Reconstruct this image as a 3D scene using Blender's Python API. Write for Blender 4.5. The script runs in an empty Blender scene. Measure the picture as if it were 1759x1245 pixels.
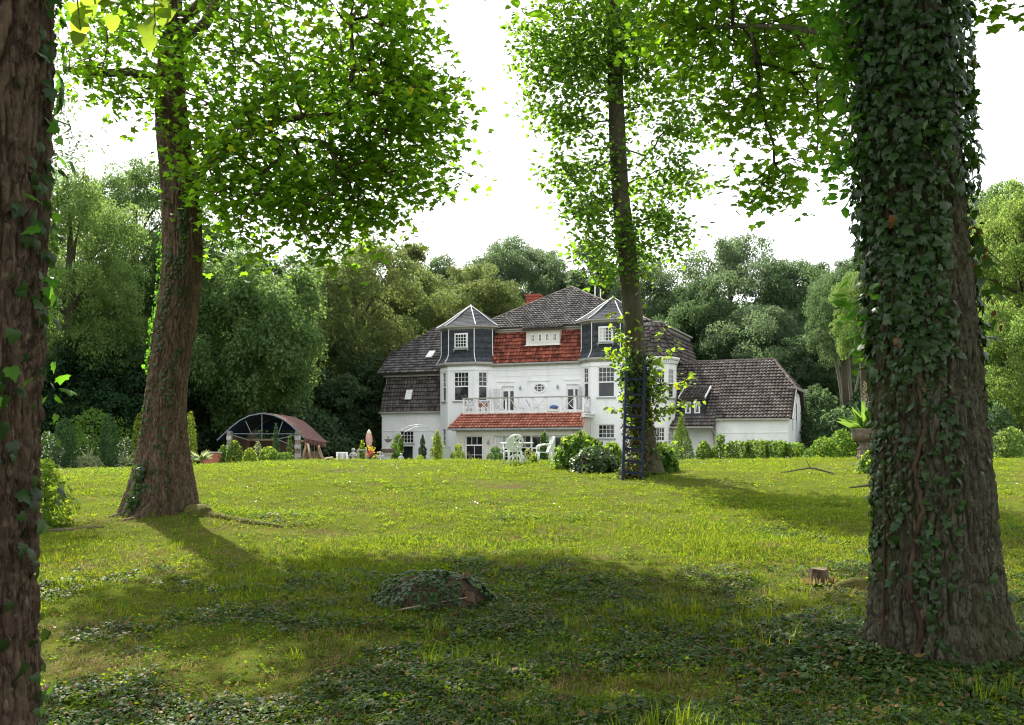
import bpy, math, random
import numpy as np
from mathutils import Vector, Matrix

rng = np.random.default_rng(11)
random.seed(11)
scene = bpy.context.scene
COL = scene.collection
EYE = 1.65                      # eye height above the ground under the camera
FPX, UC, VH = 1710.0, 879.5, 770.0   # focal length, optical axis and horizon measured in the photograph

# ------------------------------------------------------------------ camera
cam_d = bpy.data.cameras.new("camera")
cam = bpy.data.objects.new("camera", cam_d)
COL.objects.link(cam)
cam.location = (0, 0, EYE)
cam.rotation_euler = (math.radians(90), 0, 0)
cam_d.sensor_fit = 'HORIZONTAL'
cam_d.sensor_width = 36
cam_d.lens = 36 * FPX / 1759
cam_d.shift_y = (VH - 622.5) / 1759
cam_d.clip_start, cam_d.clip_end = 0.1, 2000
scene.camera = cam

# ------------------------------------------------------------------ light
SUN_EL = math.radians(47)
SUN_AZ = math.atan2(-0.43, 0.90)           # from +y towards +x: the sun stands behind the scene, to the left
sun_dir = Vector((math.sin(SUN_AZ) * math.cos(SUN_EL), math.cos(SUN_AZ) * math.cos(SUN_EL), math.sin(SUN_EL)))
sun_d = bpy.data.lights.new("sun", 'SUN')
sun_d.energy = 5.0
sun_d.angle = math.radians(0.6)
sun_d.color = (1.0, 0.93, 0.80)
sun = bpy.data.objects.new("sun", sun_d)
COL.objects.link(sun)
sun.rotation_euler = sun_dir.to_track_quat('Z', 'Y').to_euler()

world = bpy.data.worlds.new("World")
scene.world = world
world.use_nodes = True
wn, wl = world.node_tree.nodes, world.node_tree.links
wn.clear()
w_out = wn.new('ShaderNodeOutputWorld')
w_bg = wn.new('ShaderNodeBackground')
w_sky = wn.new('ShaderNodeTexSky')
w_sky.sky_type = 'NISHITA'
w_sky.sun_disc = False
w_sky.sun_elevation = SUN_EL
w_sky.sun_rotation = SUN_AZ
w_sky.air_density, w_sky.dust_density, w_sky.ozone_density = 1.0, 4.0, 1.0
w_hsv = wn.new('ShaderNodeHueSaturation')      # a thin even veil of cloud takes most of the blue out
w_hsv.inputs['Saturation'].default_value = 0.22
w_add = wn.new('ShaderNodeMix'); w_add.data_type = 'RGBA'
w_add.inputs['Factor'].default_value = 0.55
w_add.inputs['B'].default_value = (9.5, 9.7, 10.0, 1)
wl.new(w_sky.outputs['Color'], w_hsv.inputs['Color'])
wl.new(w_hsv.outputs['Color'], w_add.inputs['A'])
wl.new(w_add.outputs['Result'], w_bg.inputs['Color'])
w_bg.inputs['Strength'].default_value = 0.10
wl.new(w_bg.outputs['Background'], w_out.inputs['Surface'])

scene.view_settings.view_transform = 'Standard'
scene.view_settings.look = 'None'
scene.view_settings.gamma = 1
scene.view_settings.use_curve_mapping = False
scene.view_settings.exposure = 1.48
scene.render.engine = 'CYCLES'
cy = scene.cycles
cy.max_bounces, cy.diffuse_bounces, cy.glossy_bounces = 7, 4, 2
cy.transmission_bounces, cy.transparent_max_bounces, cy.volume_bounces = 4, 6, 0
cy.use_denoising = True
cy.filter_width = 1.15
cy.volume_step_rate = 4
cy.volume_max_steps = 64
cy.caustics_reflective = cy.caustics_refractive = False


# ------------------------------------------------------------------ helpers
def at(u, v, d):
    return Vector(((u - UC) / FPX * d, d, EYE + (VH - v) / FPX * d))


def _hash(ix, iy, iz, seed):
    h = (ix * 374761393 + iy * 668265263 + iz * 2147483647 + seed * 1274126177) & 0xFFFFFFFF
    h = ((h ^ (h >> 13)) * 1274126177) & 0xFFFFFFFF
    h = ((h ^ (h >> 16)) * 2246822519) & 0xFFFFFFFF
    return ((h ^ (h >> 15)) & 0xFFFFFF) / float(0xFFFFFF)


def vnoise(x, y, z=0.0, seed=0):
    """smooth value noise in -1..1"""
    x, y, z = np.broadcast_arrays(np.asarray(x, float), np.asarray(y, float), np.asarray(z, float))
    xi, yi, zi = np.floor(x).astype(np.int64), np.floor(y).astype(np.int64), np.floor(z).astype(np.int64)
    fx, fy, fz = x - xi, y - yi, z - zi
    fx, fy, fz = [f * f * (3 - 2 * f) for f in (fx, fy, fz)]
    out = 0
    for dx in (0, 1):
        wx = fx if dx else 1 - fx
        for dy in (0, 1):
            wy = fy if dy else 1 - fy
            for dz in (0, 1):
                wz = fz if dz else 1 - fz
                out = out + wx * wy * wz * _hash(xi + dx, yi + dy, zi + dz, seed)
    return out * 2 - 1


def fbm(x, y, z=0.0, seed=0, n=3):
    s, a, f = 0, 1.0, 1.0
    for k in range(n):
        s = s + a * vnoise(np.asarray(x) * f, np.asarray(y) * f, np.asarray(z) * f, seed + k)
        a *= 0.5
        f *= 2.03
    return s / 1.7


GD = [-20, 0, 5, 7.4, 9, 12, 16, 20, 24, 28, 33, 37, 42, 50, 60, 75, 100, 160, 400]
GZ = [-1.75, -1.66, -1.63, -1.60, -1.50, -1.36, -1.18, -0.93, -0.66, -0.56, -0.50, -0.44, -0.56, -0.92, -1.2, -1.2, -0.9, 1.0, 6.0]


def gz(x, y):
    x, y = np.asarray(x, float), np.asarray(y, float)
    z = np.interp(y, GD, GZ)
    # smooth the kinks of the profile
    z = (z + np.interp(y - 1.5, GD, GZ) + np.interp(y + 1.5, GD, GZ)) / 3
    near = np.clip((y - 18) / 14, 0, 1) * np.clip((70 - y) / 20, 0, 1)
    z = z - 0.36 * np.clip((-x - 7) / 9, 0, 1) * near + 0.10 * np.clip((x - 8) / 8, 0, 1) * near
    z = z + 0.16 * np.exp(-((x + 5.3) ** 2 + (y - 15.4) ** 2) / 3.2) + 0.10 * np.exp(-((x - 5.2) ** 2 + (y - 24.3) ** 2) / 3.0)
    z = z + 0.08 * np.exp(-((x - 3.2) ** 2 + (y - 7.3) ** 2) / 1.5)
    z = z + 0.05 * vnoise(x * 0.5, y * 0.5, 0, 3) + 0.022 * vnoise(x * 1.7, y * 1.7, 0, 4) + 0.010 * vnoise(x * 4.3, y * 4.3, 0, 5)
    return z + EYE


def gzf(x, y):
    return float(gz(x, y))


# ---- objects and their naming
BASE = {}


def tag(o, label=None, cat=None, group=None, kind=None):
    if label: o['label'] = label
    if cat: o['category'] = cat
    if group: o['group'] = group
    if kind: o['kind'] = kind
    return o


def root(name, loc, label, cat, group=None, rz=0.0):
    o = bpy.data.objects.new(name, None)
    o.empty_display_size = 0.3
    COL.objects.link(o)
    o.location = loc
    o.rotation_euler = (0, 0, rz)
    BASE[o.name] = Vector(loc)
    return tag(o, label, cat, group)


def link(name, me, parent=None, loc=None, kind=None):
    o = bpy.data.objects.new(name, me)
    COL.objects.link(o)
    if parent is not None:
        o.parent = parent
        BASE[o.name] = BASE.get(parent.name, Vector((0, 0, 0)))
    elif loc is not None:
        o.location = loc
    if kind: o['kind'] = kind
    return o


def mesh_np(name, V, loops, starts, mats, smooth=False, midx=None):
    me = bpy.data.meshes.new(name)
    V = np.asarray(V, np.float32)
    me.vertices.add(len(V)); me.vertices.foreach_set('co', V.ravel())
    loops = np.asarray(loops, np.int32); starts = np.asarray(starts, np.int32)
    me.loops.add(len(loops)); me.loops.foreach_set('vertex_index', loops)
    me.polygons.add(len(starts)); me.polygons.foreach_set('loop_start', starts)
    if midx is not None: me.polygons.foreach_set('material_index', np.asarray(midx, np.int32))
    if smooth: me.polygons.foreach_set('use_smooth', np.ones(len(starts), bool))
    for m in (mats if isinstance(mats, (list, tuple)) else [mats]): me.materials.append(m)
    me.update(calc_edges=True)
    me.validate()
    return me


class MB:
    """collects simple shapes into one mesh; local=True leaves coordinates as they are (already local to the parent)"""
    def __init__(self): self.v, self.f, self.m = [], [], []

    def add(self, verts, faces, mi=0):
        b = len(self.v)
        self.v += [tuple(p) for p in verts]
        self.f += [tuple(i + b for i in f) for f in faces]
        self.m += [mi] * len(faces)
        return self

    def box(self, c, s, rz=0.0, mi=0):
        cx, cy_, cz = c; a, b, h = s[0] / 2, s[1] / 2, s[2] / 2
        co, si = math.cos(rz), math.sin(rz)
        vs = [(cx + x * co - y * si, cy_ + x * si + y * co, cz + z) for z in (-h, h) for x, y in ((-a, -b), (a, -b), (a, b), (-a, b))]
        return self.add(vs, [(3, 2, 1, 0), (4, 5, 6, 7), (0, 1, 5, 4), (1, 2, 6, 5), (2, 3, 7, 6), (3, 0, 4, 7)], mi)

    def bar(self, p, q, w, h=None, up=(0, 0, 1), mi=0):
        p, q = Vector(p), Vector(q); h = h or w
        d = (q - p).normalized(); up = Vector(up)
        x = d.cross(up)
        if x.length < 1e-4: x = d.cross(Vector((1, 0, 0)))
        x.normalize(); y = x.cross(d)
        vs = [o + x * (sx * w / 2) + y * (sy * h / 2) for o in (p, q) for sx, sy in ((-1, -1), (1, -1), (1, 1), (-1, 1))]
        return self.add(vs, [(0, 1, 2, 3), (7, 6, 5, 4), (4, 5, 1, 0), (5, 6, 2, 1), (6, 7, 3, 2), (7, 4, 0, 3)], mi)

    def tube(self, pts, rad, n=6, cap=True, mi=0):
        pts = [Vector(p) for p in pts]
        rad = list(rad) if hasattr(rad, '__len__') else [rad] * len(pts)
        vs, fs, prev = [], [], None
        for i, p in enumerate(pts):
            d = (pts[min(i + 1, len(pts) - 1)] - pts[max(i - 1, 0)]).normalized()
            if prev is None:
                x = d.cross(Vector((0.13, 0.31, 1)))
                if x.length < 1e-3: x = d.cross(Vector((1, 0, 0)))
            else:
                x = prev - d * prev.dot(d)
            x.normalize(); prev = x
            y = d.cross(x)
            for k in range(n):
                a = 2 * math.pi * k / n
                vs.append(p + (x * math.cos(a) + y * math.sin(a)) * rad[i])
        for i in range(len(pts) - 1):
            for k in range(n):
                k2 = (k + 1) % n
                fs.append((i * n + k, i * n + k2, (i + 1) * n + k2, (i + 1) * n + k))
        if cap:
            fs.append(tuple(range(n))[::-1]); fs.append(tuple((len(pts) - 1) * n + k for k in range(n)))
        return self.add(vs, fs, mi)

    def lathe(self, prof, c=(0, 0, 0), n=20, wob=0.0, lobes=0, mi=0):
        vs, fs = [], []
        for r, z in prof:
            for k in range(n):
                a = 2 * math.pi * k / n
                rr = r * (1 + wob * math.cos(lobes * a))
                vs.append((c[0] + rr * math.cos(a), c[1] + rr * math.sin(a), c[2] + z))
        m = len(prof)
        for i in range(m - 1):
            for k in range(n):
                k2 = (k + 1) % n
                fs.append((i * n + k, i * n + k2, (i + 1) * n + k2, (i + 1) * n + k))
        fs.append(tuple(range(n))[::-1]); fs.append(tuple((m - 1) * n + k for k in range(n)))
        return self.add(vs, fs, mi)

    def poly(self, pts, mi=0):
        return self.add(pts, [tuple(range(len(pts)))], mi)

    def slab(self, pts, n, th, mi=0):
        """a flat polygon given thickness th against its normal n"""
        n = Vector(n).normalized(); k = len(pts)
        top = [Vector(p) for p in pts]; bot = [p - n * th for p in top]
        fs = [tuple(range(k)), tuple(range(2 * k - 1, k - 1, -1))]
        fs += [(i, i + k, (i + 1) % k + k, (i + 1) % k) for i in range(k)]
        return self.add(top + bot, fs, mi)

    def mesh(self, name, mats, smooth=False, off=None):
        me = bpy.data.meshes.new(name)
        vs = self.v if off is None else [(a - off[0], b - off[1], c - off[2]) for a, b, c in self.v]
        me.from_pydata(vs, [], self.f)
        for m in (mats if isinstance(mats, (list, tuple)) else [mats]): me.materials.append(m)
        me.polygons.foreach_set('material_index', self.m)
        if smooth: me.polygons.foreach_set('use_smooth', [True] * len(self.f))
        me.update()
        return me

    def build(self, name, mats, parent=None, smooth=False, local=False, kind=None, loc=None):
        if local: off = None
        elif parent is not None: off = BASE.get(parent.name)
        else: off = loc
        return link(name, self.mesh(name, mats, smooth, off), parent, loc=loc, kind=kind)


# ------------------------------------------------------------------ materials
def nodes_of(m):
    m.use_nodes = True
    return m.node_tree.nodes, m.node_tree.links


def _coord(n, l, kind, scale):
    if kind == 'Position':
        src = n.new('ShaderNodeNewGeometry').outputs['Position']
    else:
        src = n.new('ShaderNodeTexCoord').outputs['Object']
    mp = n.new('ShaderNodeMapping'); mp.inputs['Scale'].default_value = scale
    l.new(src, mp.inputs['Vector'])
    return mp.outputs['Vector']


def _noise(n, l, vec, scale, detail=5.0, rough=0.6):
    t = n.new('ShaderNodeTexNoise')
    t.inputs['Scale'].default_value = scale; t.inputs['Detail'].default_value = detail; t.inputs['Roughness'].default_value = rough
    l.new(vec, t.inputs['Vector'])
    return t.outputs['Fac']


def _ramp(n, l, fac, a, b):
    r = n.new('ShaderNodeMapRange'); r.inputs['From Min'].default_value = a; r.inputs['From Max'].default_value = b
    l.new(fac, r.inputs['Value'])
    return r.outputs['Result']


def _mix(n, l, fac, A, B, mode='MIX'):
    m = n.new('ShaderNodeMix'); m.data_type = 'RGBA'; m.blend_type = mode
    for s, x in (('Factor', fac), ('A', A), ('B', B)):
        if isinstance(x, (int, float)): m.inputs[s].default_value = x
        elif isinstance(x, (tuple, list)): m.inputs[s].default_value = (*x[:3], 1)
        else: l.new(x, m.inputs[s])
    return m.outputs['Result']


def pmat(name, c1, c2=None, scale=4.0, lo=0.4, hi=0.62, c3=None, scale3=1.0, lo3=0.5, hi3=0.7, rough=0.8, bump=0.0, bscale=30.0,
         island=0.0, metallic=0.0, stretch=(1, 1, 1), coords='Object', spec=0.15):
    m = bpy.data.materials.new(name); n, l = nodes_of(m); b = n['Principled BSDF']
    b.inputs['Roughness'].default_value = rough; b.inputs['Metallic'].default_value = metallic
    b.inputs['Specular IOR Level'].default_value = spec
    vec = _coord(n, l, coords, stretch)
    col = None
    if c2:
        col = _mix(n, l, _ramp(n, l, _noise(n, l, vec, scale), lo, hi), c1, c2)
    if c3:
        col = _mix(n, l, _ramp(n, l, _noise(n, l, vec, scale3, 6, 0.7), lo3, hi3), col if col else c1, c3)
    if island:
        g = n.new('ShaderNodeNewGeometry')
        hs = n.new('ShaderNodeHueSaturation')
        mr = n.new('ShaderNodeMapRange'); mr.inputs['To Min'].default_value = 1 - island; mr.inputs['To Max'].default_value = 1 + island
        l.new(g.outputs['Random Per Island'], mr.inputs['Value']); l.new(mr.outputs['Result'], hs.inputs['Value'])
        if col: l.new(col, hs.inputs['Color'])
        else: hs.inputs['Color'].default_value = (*c1, 1)
        col = hs.outputs['Color']
    if col: l.new(col, b.inputs['Base Color'])
    else: b.inputs['Base Color'].default_value = (*c1, 1)
    if bump:
        bp = n.new('ShaderNodeBump'); bp.inputs['Strength'].default_value = bump; bp.inputs['Distance'].default_value = 0.02
        l.new(_noise(n, l, vec, bscale, 6, 0.65), bp.inputs['Height']); l.new(bp.outputs['Normal'], b.inputs['Normal'])
    return m


def leafmat(name, col, trans, mixf=0.42, rough=0.5, var=0.35, spec=0.15, warm=None, warm_amt=0.0, nscale=1.3, hue=0.03, patch=None):
    m = bpy.data.materials.new(name); n, l = nodes_of(m); b = n['Principled BSDF']
    b.inputs['Roughness'].default_value = rough; b.inputs['Specular IOR Level'].default_value = spec
    g = n.new('ShaderNodeNewGeometry'); oi = n.new('ShaderNodeObjectInfo')
    f1 = _noise(n, l, g.outputs['Position'], nscale, 3, 0.7)
    a = n.new('ShaderNodeMath'); a.operation = 'ADD'
    l.new(g.outputs['Random Per Island'], a.inputs[0]); l.new(oi.outputs['Random'], a.inputs[1])
    fr = n.new('ShaderNodeMath'); fr.operation = 'FRACT'; l.new(a.outputs[0], fr.inputs[0])
    val = n.new('ShaderNodeMapRange'); val.inputs['To Min'].default_value = 1 - var; val.inputs['To Max'].default_value = 1 + var
    mx = n.new('ShaderNodeMath'); mx.operation = 'MULTIPLY_ADD'; mx.inputs[1].default_value = 0.5
    l.new(fr.outputs[0], mx.inputs[0])
    h2 = n.new('ShaderNodeMath'); h2.operation = 'MULTIPLY'; h2.inputs[1].default_value = 0.5; l.new(f1, h2.inputs[0])
    l.new(h2.outputs[0], mx.inputs[2])
    l.new(mx.outputs[0], val.inputs['Value'])
    if patch:                                   # broad patches of lusher and drier growth
        pz = _ramp(n, l, _noise(n, l, g.outputs['Position'], patch[0], 5, 0.65), 0.38, 0.64)
    huer = n.new('ShaderNodeMapRange'); huer.inputs['To Min'].default_value = 0.5 - hue; huer.inputs['To Max'].default_value = 0.5 + hue
    l.new(f1, huer.inputs['Value'])

    def tint(c):
        h = n.new('ShaderNodeHueSaturation')
        l.new(val.outputs['Result'], h.inputs['Value']); l.new(huer.outputs['Result'], h.inputs['Hue'])
        if warm:
            k = _ramp(n, l, fr.outputs[0], 1 - warm_amt, 1 - warm_amt + 0.01)
            l.new(_mix(n, l, k, c, warm), h.inputs['Color'])
        else:
            h.inputs['Color'].default_value = (*c, 1)
        return h.outputs['Color']
    def patched(c, k):
        return _mix(n, l, pz, c, patch[k]) if patch else c
    l.new(patched(tint(col), 1), b.inputs['Base Color'])
    t = n.new('ShaderNodeBsdfTranslucent'); l.new(patched(tint(trans), 2), t.inputs['Color'])
    ms = n.new('ShaderNodeMixShader'); ms.inputs['Fac'].default_value = mixf
    l.new(b.outputs['BSDF'], ms.inputs[1]); l.new(t.outputs['BSDF'], ms.inputs[2])
    l.new(ms.outputs['Shader'], n['Material Output'].inputs['Surface'])
    return m


def barkmat(name, c1, c2, c3, moss=None, moss_lo=0.5, scale=7.0, bump=0.5, vstretch=0.22, crack=0.0):
    m = bpy.data.materials.new(name); n, l = nodes_of(m); b = n['Principled BSDF']
    b.inputs['Roughness'].default_value = 0.9; b.inputs['Specular IOR Level'].default_value = 0.2
    vec = _coord(n, l, 'Object', (1, 1, vstretch)); vec1 = _coord(n, l, 'Object', (1, 1, 1))
    col = _mix(n, l, _ramp(n, l, _noise(n, l, vec, scale, 8, 0.7), 0.38, 0.62), c1, c2)
    col = _mix(n, l, _ramp(n, l, _noise(n, l, vec1, 22, 5, 0.7), 0.52, 0.7), col, c3)
    if moss:
        col = _mix(n, l, _ramp(n, l, _noise(n, l, vec1, 1.6, 7, 0.7), moss_lo, moss_lo + 0.18), col, moss)
    if crack:                                    # dark fissures between the bark plates
        vc = _coord(n, l, 'Object', (1, 1, 0.19))
        nz = _noise(n, l, vc, 17, 3, 0.6)
        ab = n.new('ShaderNodeMath'); ab.operation = 'SUBTRACT'; ab.inputs[1].default_value = 0.5; l.new(nz, ab.inputs[0])
        a2 = n.new('ShaderNodeMath'); a2.operation = 'ABSOLUTE'; l.new(ab.outputs[0], a2.inputs[0])
        col = _mix(n, l, _ramp(n, l, a2.outputs[0], 0.045, 0.0), col, tuple(c * (1 - crack) for c in c1))
    l.new(col, b.inputs['Base Color'])
    bp = n.new('ShaderNodeBump'); bp.inputs['Strength'].default_value = bump; bp.inputs['Distance'].default_value = 0.03
    l.new(_noise(n, l, vec, scale * 5, 7, 0.7), bp.inputs['Height']); l.new(bp.outputs['Normal'], b.inputs['Normal'])
    return m


M = {}
M['bark_brown'] = barkmat('bark_brown', (0.085, 0.055, 0.037), (0.185, 0.13, 0.088), (0.22, 0.165, 0.12), scale=14, bump=1.0, vstretch=0.22, crack=0.5)
M['bark_maple'] = barkmat('bark_maple', (0.070, 0.045, 0.029), (0.165, 0.115, 0.076), (0.18, 0.135, 0.09), moss=(0.058, 0.062, 0.020), moss_lo=0.53, bump=1.0, scale=13, crack=0.45, vstretch=0.14)
M['bark_linden'] = barkmat('bark_linden', (0.046, 0.038, 0.026), (0.080, 0.068, 0.045), (0.10, 0.092, 0.064), moss=(0.046, 0.054, 0.020), moss_lo=0.48, bump=0.8)
M['bark_green'] = barkmat('bark_green', (0.070, 0.060, 0.038), (0.120, 0.108, 0.070), (0.14, 0.135, 0.085), moss=(0.070, 0.080, 0.030), moss_lo=0.47, scale=14, bump=1.0, vstretch=0.22, crack=0.5)
M['bark_far'] = barkmat('bark_far', (0.10, 0.085, 0.065), (0.16, 0.14, 0.11), (0.2, 0.18, 0.15), bump=0.2)
M['bark_pale'] = barkmat('bark_pale', (0.13, 0.12, 0.095), (0.18, 0.165, 0.135), (0.20, 0.19, 0.16), bump=0.2)
M['twig'] = pmat('twig', (0.075, 0.058, 0.04), (0.12, 0.10, 0.075), rough=0.9)
M['maple_leaf'] = leafmat('maple_leaf', (0.048, 0.108, 0.014), (0.22, 0.42, 0.016), 0.58, var=0.5, warm=(0.42, 0.38, 0.02), warm_amt=0.012)
M['linden_leaf'] = leafmat('linden_leaf', (0.045, 0.095, 0.018), (0.20, 0.37, 0.025), 0.52, var=0.45)
M['linden_shoot'] = leafmat('linden_shoot', (0.088, 0.16, 0.024), (0.29, 0.42, 0.028), 0.5, var=0.4, warm=(0.45, 0.40, 0.02), warm_amt=0.025)
M['hang_leaf'] = leafmat('hang_leaf', (0.09, 0.17, 0.02), (0.34, 0.50, 0.04), 0.6, var=0.3)
M['ivy_leaf'] = leafmat('ivy_leaf', (0.024, 0.055, 0.012), (0.08, 0.19, 0.012), 0.24, rough=0.42, var=0.7, spec=0.32, warm=(0.16, 0.05, 0.02), warm_amt=0.008)
M['ivy_young_lit'] = leafmat('ivy_young_lit', (0.06, 0.16, 0.02), (0.16, 0.40, 0.02), 0.45, rough=0.4, var=0.35)
M['ivy_dry'] = leafmat('ivy_dry', (0.085, 0.068, 0.034), (0.09, 0.07, 0.03), 0.25, rough=0.7, var=0.4)
M['dead_leaf'] = leafmat('dead_leaf', (0.15, 0.075, 0.035), (0.18, 0.08, 0.03), 0.3, rough=0.7, var=0.4)
M['grass'] = leafmat('grass', (0.068, 0.135, 0.012), (0.25, 0.33, 0.008), 0.46, rough=0.8, var=0.55, spec=0.08, warm=(0.26, 0.22, 0.06), warm_amt=0.07, nscale=0.9, hue=0.045, patch=(0.42, (0.078, 0.125, 0.015), (0.23, 0.285, 0.014)))
M['grass_dry'] = leafmat('grass_dry', (0.20, 0.15, 0.06), (0.28, 0.22, 0.08), 0.35, rough=0.7, var=0.4)
M['clover'] = leafmat('clover', (0.070, 0.138, 0.014), (0.25, 0.34, 0.012), 0.45, rough=0.8, var=0.35, spec=0.08, nscale=0.8)
M['ground_ivy'] = leafmat('ground_ivy', (0.036, 0.072, 0.018), (0.075, 0.145, 0.015), 0.28, rough=0.5, var=0.75, spec=0.12, warm=(0.13, 0.08, 0.03), warm_amt=0.10, nscale=1.0)
M['daisy'] = pmat('daisy', (0.75, 0.75, 0.70), rough=0.7)
M['moss'] = pmat('moss', (0.062, 0.066, 0.014), (0.105, 0.095, 0.028), scale=9, rough=1.0, bump=0.8, bscale=60)
for nm, c, t in (('far_lime', (0.088, 0.145, 0.046), (0.165, 0.255, 0.055)), ('far_green', (0.072, 0.125, 0.046), (0.13, 0.215, 0.05)),  # far_ greens lightened and cooled in colour, in place of haze
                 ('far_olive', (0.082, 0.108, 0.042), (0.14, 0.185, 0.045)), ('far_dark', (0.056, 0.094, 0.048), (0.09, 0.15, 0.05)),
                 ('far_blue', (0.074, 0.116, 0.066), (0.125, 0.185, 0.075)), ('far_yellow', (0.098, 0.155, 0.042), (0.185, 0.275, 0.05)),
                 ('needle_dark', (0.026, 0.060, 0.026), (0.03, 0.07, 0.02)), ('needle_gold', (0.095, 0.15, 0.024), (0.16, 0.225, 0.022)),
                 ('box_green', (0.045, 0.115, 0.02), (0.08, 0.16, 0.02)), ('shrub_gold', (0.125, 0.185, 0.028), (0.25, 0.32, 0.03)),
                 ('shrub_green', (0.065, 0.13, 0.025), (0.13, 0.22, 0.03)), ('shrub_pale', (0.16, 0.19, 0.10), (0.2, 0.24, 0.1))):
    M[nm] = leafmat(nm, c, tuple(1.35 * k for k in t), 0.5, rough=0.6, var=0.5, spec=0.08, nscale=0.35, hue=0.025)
M['blossom'] = pmat('blossom', (0.55, 0.55, 0.48), (0.4, 0.42, 0.32), rough=0.8)
M['plaster'] = pmat('plaster', (0.80, 0.81, 0.82), (0.74, 0.75, 0.76), scale=0.7, c3=(0.50, 0.50, 0.47), scale3=0.9, lo3=0.54, hi3=0.88, stretch=(1, 1, 0.4), rough=0.9, bump=0.15, bscale=60)
M['plaster_warm'] = pmat('plaster_warm', (0.66, 0.64, 0.58), (0.56, 0.54, 0.48), scale=0.8, rough=0.9, bump=0.1)
M['white_paint'] = pmat('white_paint', (0.80, 0.81, 0.81), (0.70, 0.71, 0.70), scale=2.5, rough=0.55)
M['grey_paint'] = pmat('grey_paint', (0.36, 0.35, 0.32), (0.29, 0.28, 0.26), scale=2, rough=0.6)
M['zinc'] = pmat('zinc', (0.36, 0.38, 0.39), (0.27, 0.28, 0.29), scale=3, rough=0.5, metallic=0.4)
M['slate'] = pmat('slate', (0.036, 0.041, 0.049), (0.060, 0.066, 0.076), scale=5, rough=0.8, spec=0.05, island=0.3)
M['tile_dark'] = pmat('tile_dark', (0.078, 0.073, 0.073), (0.118, 0.111, 0.110), scale=1.2, c3=(0.24, 0.23, 0.21), scale3=7, lo3=0.55, hi3=0.74, rough=0.9, island=0.38, spec=0.05)
M['tile_brown'] = pmat('tile_brown', (0.068, 0.059, 0.056), (0.105, 0.092, 0.087), scale=1.2, c3=(0.22, 0.20, 0.18), scale3=7, lo3=0.56, hi3=0.75, rough=0.9, island=0.38, spec=0.05)
M['tile_red'] = pmat('tile_red', (0.26, 0.080, 0.050), (0.185, 0.060, 0.043), scale=1.3, c3=(0.060, 0.034, 0.030), scale3=3.0, lo3=0.50, hi3=0.64, rough=0.85, island=0.45, spec=0.05, stretch=(1, 1, 1.6))
M['tile_coral'] = pmat('tile_coral', (0.36, 0.150, 0.105), (0.28, 0.110, 0.080), scale=1.5, c3=(0.16, 0.10, 0.08), scale3=2.6, lo3=0.6, hi3=0.72, rough=0.85, island=0.28, spec=0.05)
M['ridge_tile'] = pmat('ridge_tile', (0.085, 0.072, 0.068), (0.14, 0.12, 0.11), scale=4, rough=0.9, island=0.3)
M['roof_deck'] = pmat('roof_deck', (0.07, 0.055, 0.05), rough=0.95)
M['brick'] = pmat('brick', (0.30, 0.085, 0.055), (0.22, 0.065, 0.045), scale=6, rough=0.9, bump=0.3)
M['glass'] = pmat('glass', (0.018, 0.022, 0.022), (0.05, 0.055, 0.055), scale=1.6, lo=0.5, hi=0.75, rough=0.04, spec=0.5)
M['dark_room'] = pmat('dark_room', (0.03, 0.026, 0.024), (0.055, 0.04, 0.035), scale=2, rough=0.9)
M['curtain'] = pmat('curtain', (0.62, 0.62, 0.60), (0.5, 0.5, 0.48), scale=3, stretch=(8, 8, 0.3), rough=0.9)
M['blue_paint'] = pmat('blue_paint', (0.012, 0.019, 0.050), (0.013, 0.016, 0.028), scale=7, c3=(0.03, 0.027, 0.03), scale3=9, lo3=0.55, hi3=0.68, rough=0.6)
M['tent_navy'] = pmat('tent_navy', (0.030, 0.042, 0.115), (0.040, 0.055, 0.14), scale=1.5, rough=0.7)
M['tent_maroon'] = pmat('tent_maroon', (0.125, 0.062, 0.052), (0.10, 0.052, 0.046), scale=1.5, rough=0.75)
M['steel'] = pmat('steel', (0.22, 0.25, 0.30), (0.16, 0.19, 0.23), scale=4, rough=0.45, metallic=0.5)
M['tan_wall'] = pmat('tan_wall', (0.26, 0.17, 0.12), (0.20, 0.13, 0.10), scale=1.5, rough=0.9)
M['terracotta'] = pmat('terracotta', (0.40, 0.15, 0.09), (0.32, 0.12, 0.08), scale=4, rough=0.85)
M['stone_light'] = pmat('stone_light', (0.46, 0.45, 0.42), (0.33, 0.32, 0.29), scale=5, c3=(0.16, 0.16, 0.14), scale3=3, lo3=0.55, hi3=0.75, rough=0.95, bump=0.4, bscale=25)
M['stone_dark'] = pmat('stone_dark', (0.17, 0.15, 0.13), (0.25, 0.23, 0.20), scale=7, c3=(0.10, 0.10, 0.07), scale3=3, rough=0.95, bump=0.5, bscale=25)
M['stone_urn'] = pmat('stone_urn', (0.115, 0.088, 0.072), (0.18, 0.145, 0.12), scale=8, c3=(0.055, 0.055, 0.04), scale3=3, lo3=0.52, hi3=0.7, rough=0.95, bump=0.5, bscale=25)
M['wood_grey'] = pmat('wood_grey', (0.26, 0.20, 0.15), (0.36, 0.30, 0.24), scale=5, rough=0.9, stretch=(1, 1, 0.2))
M['wood_cut'] = pmat('wood_cut', (0.17, 0.13, 0.09), (0.09, 0.07, 0.045), scale=14, rough=0.95, bump=0.5)
M['wood_brown'] = pmat('wood_brown', (0.14, 0.09, 0.055), (0.20, 0.14, 0.09), scale=6, rough=0.9, stretch=(1, 1, 0.2), bump=0.4)
M['plastic_white'] = pmat('plastic_white', (0.66, 0.71, 0.66), (0.55, 0.60, 0.54), scale=5, rough=0.45)
M['cloth_pink'] = pmat('cloth_pink', (0.50, 0.27, 0.22), (0.58, 0.40, 0.33), scale=2.0, stretch=(5, 5, 0.4), rough=0.9)
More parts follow.
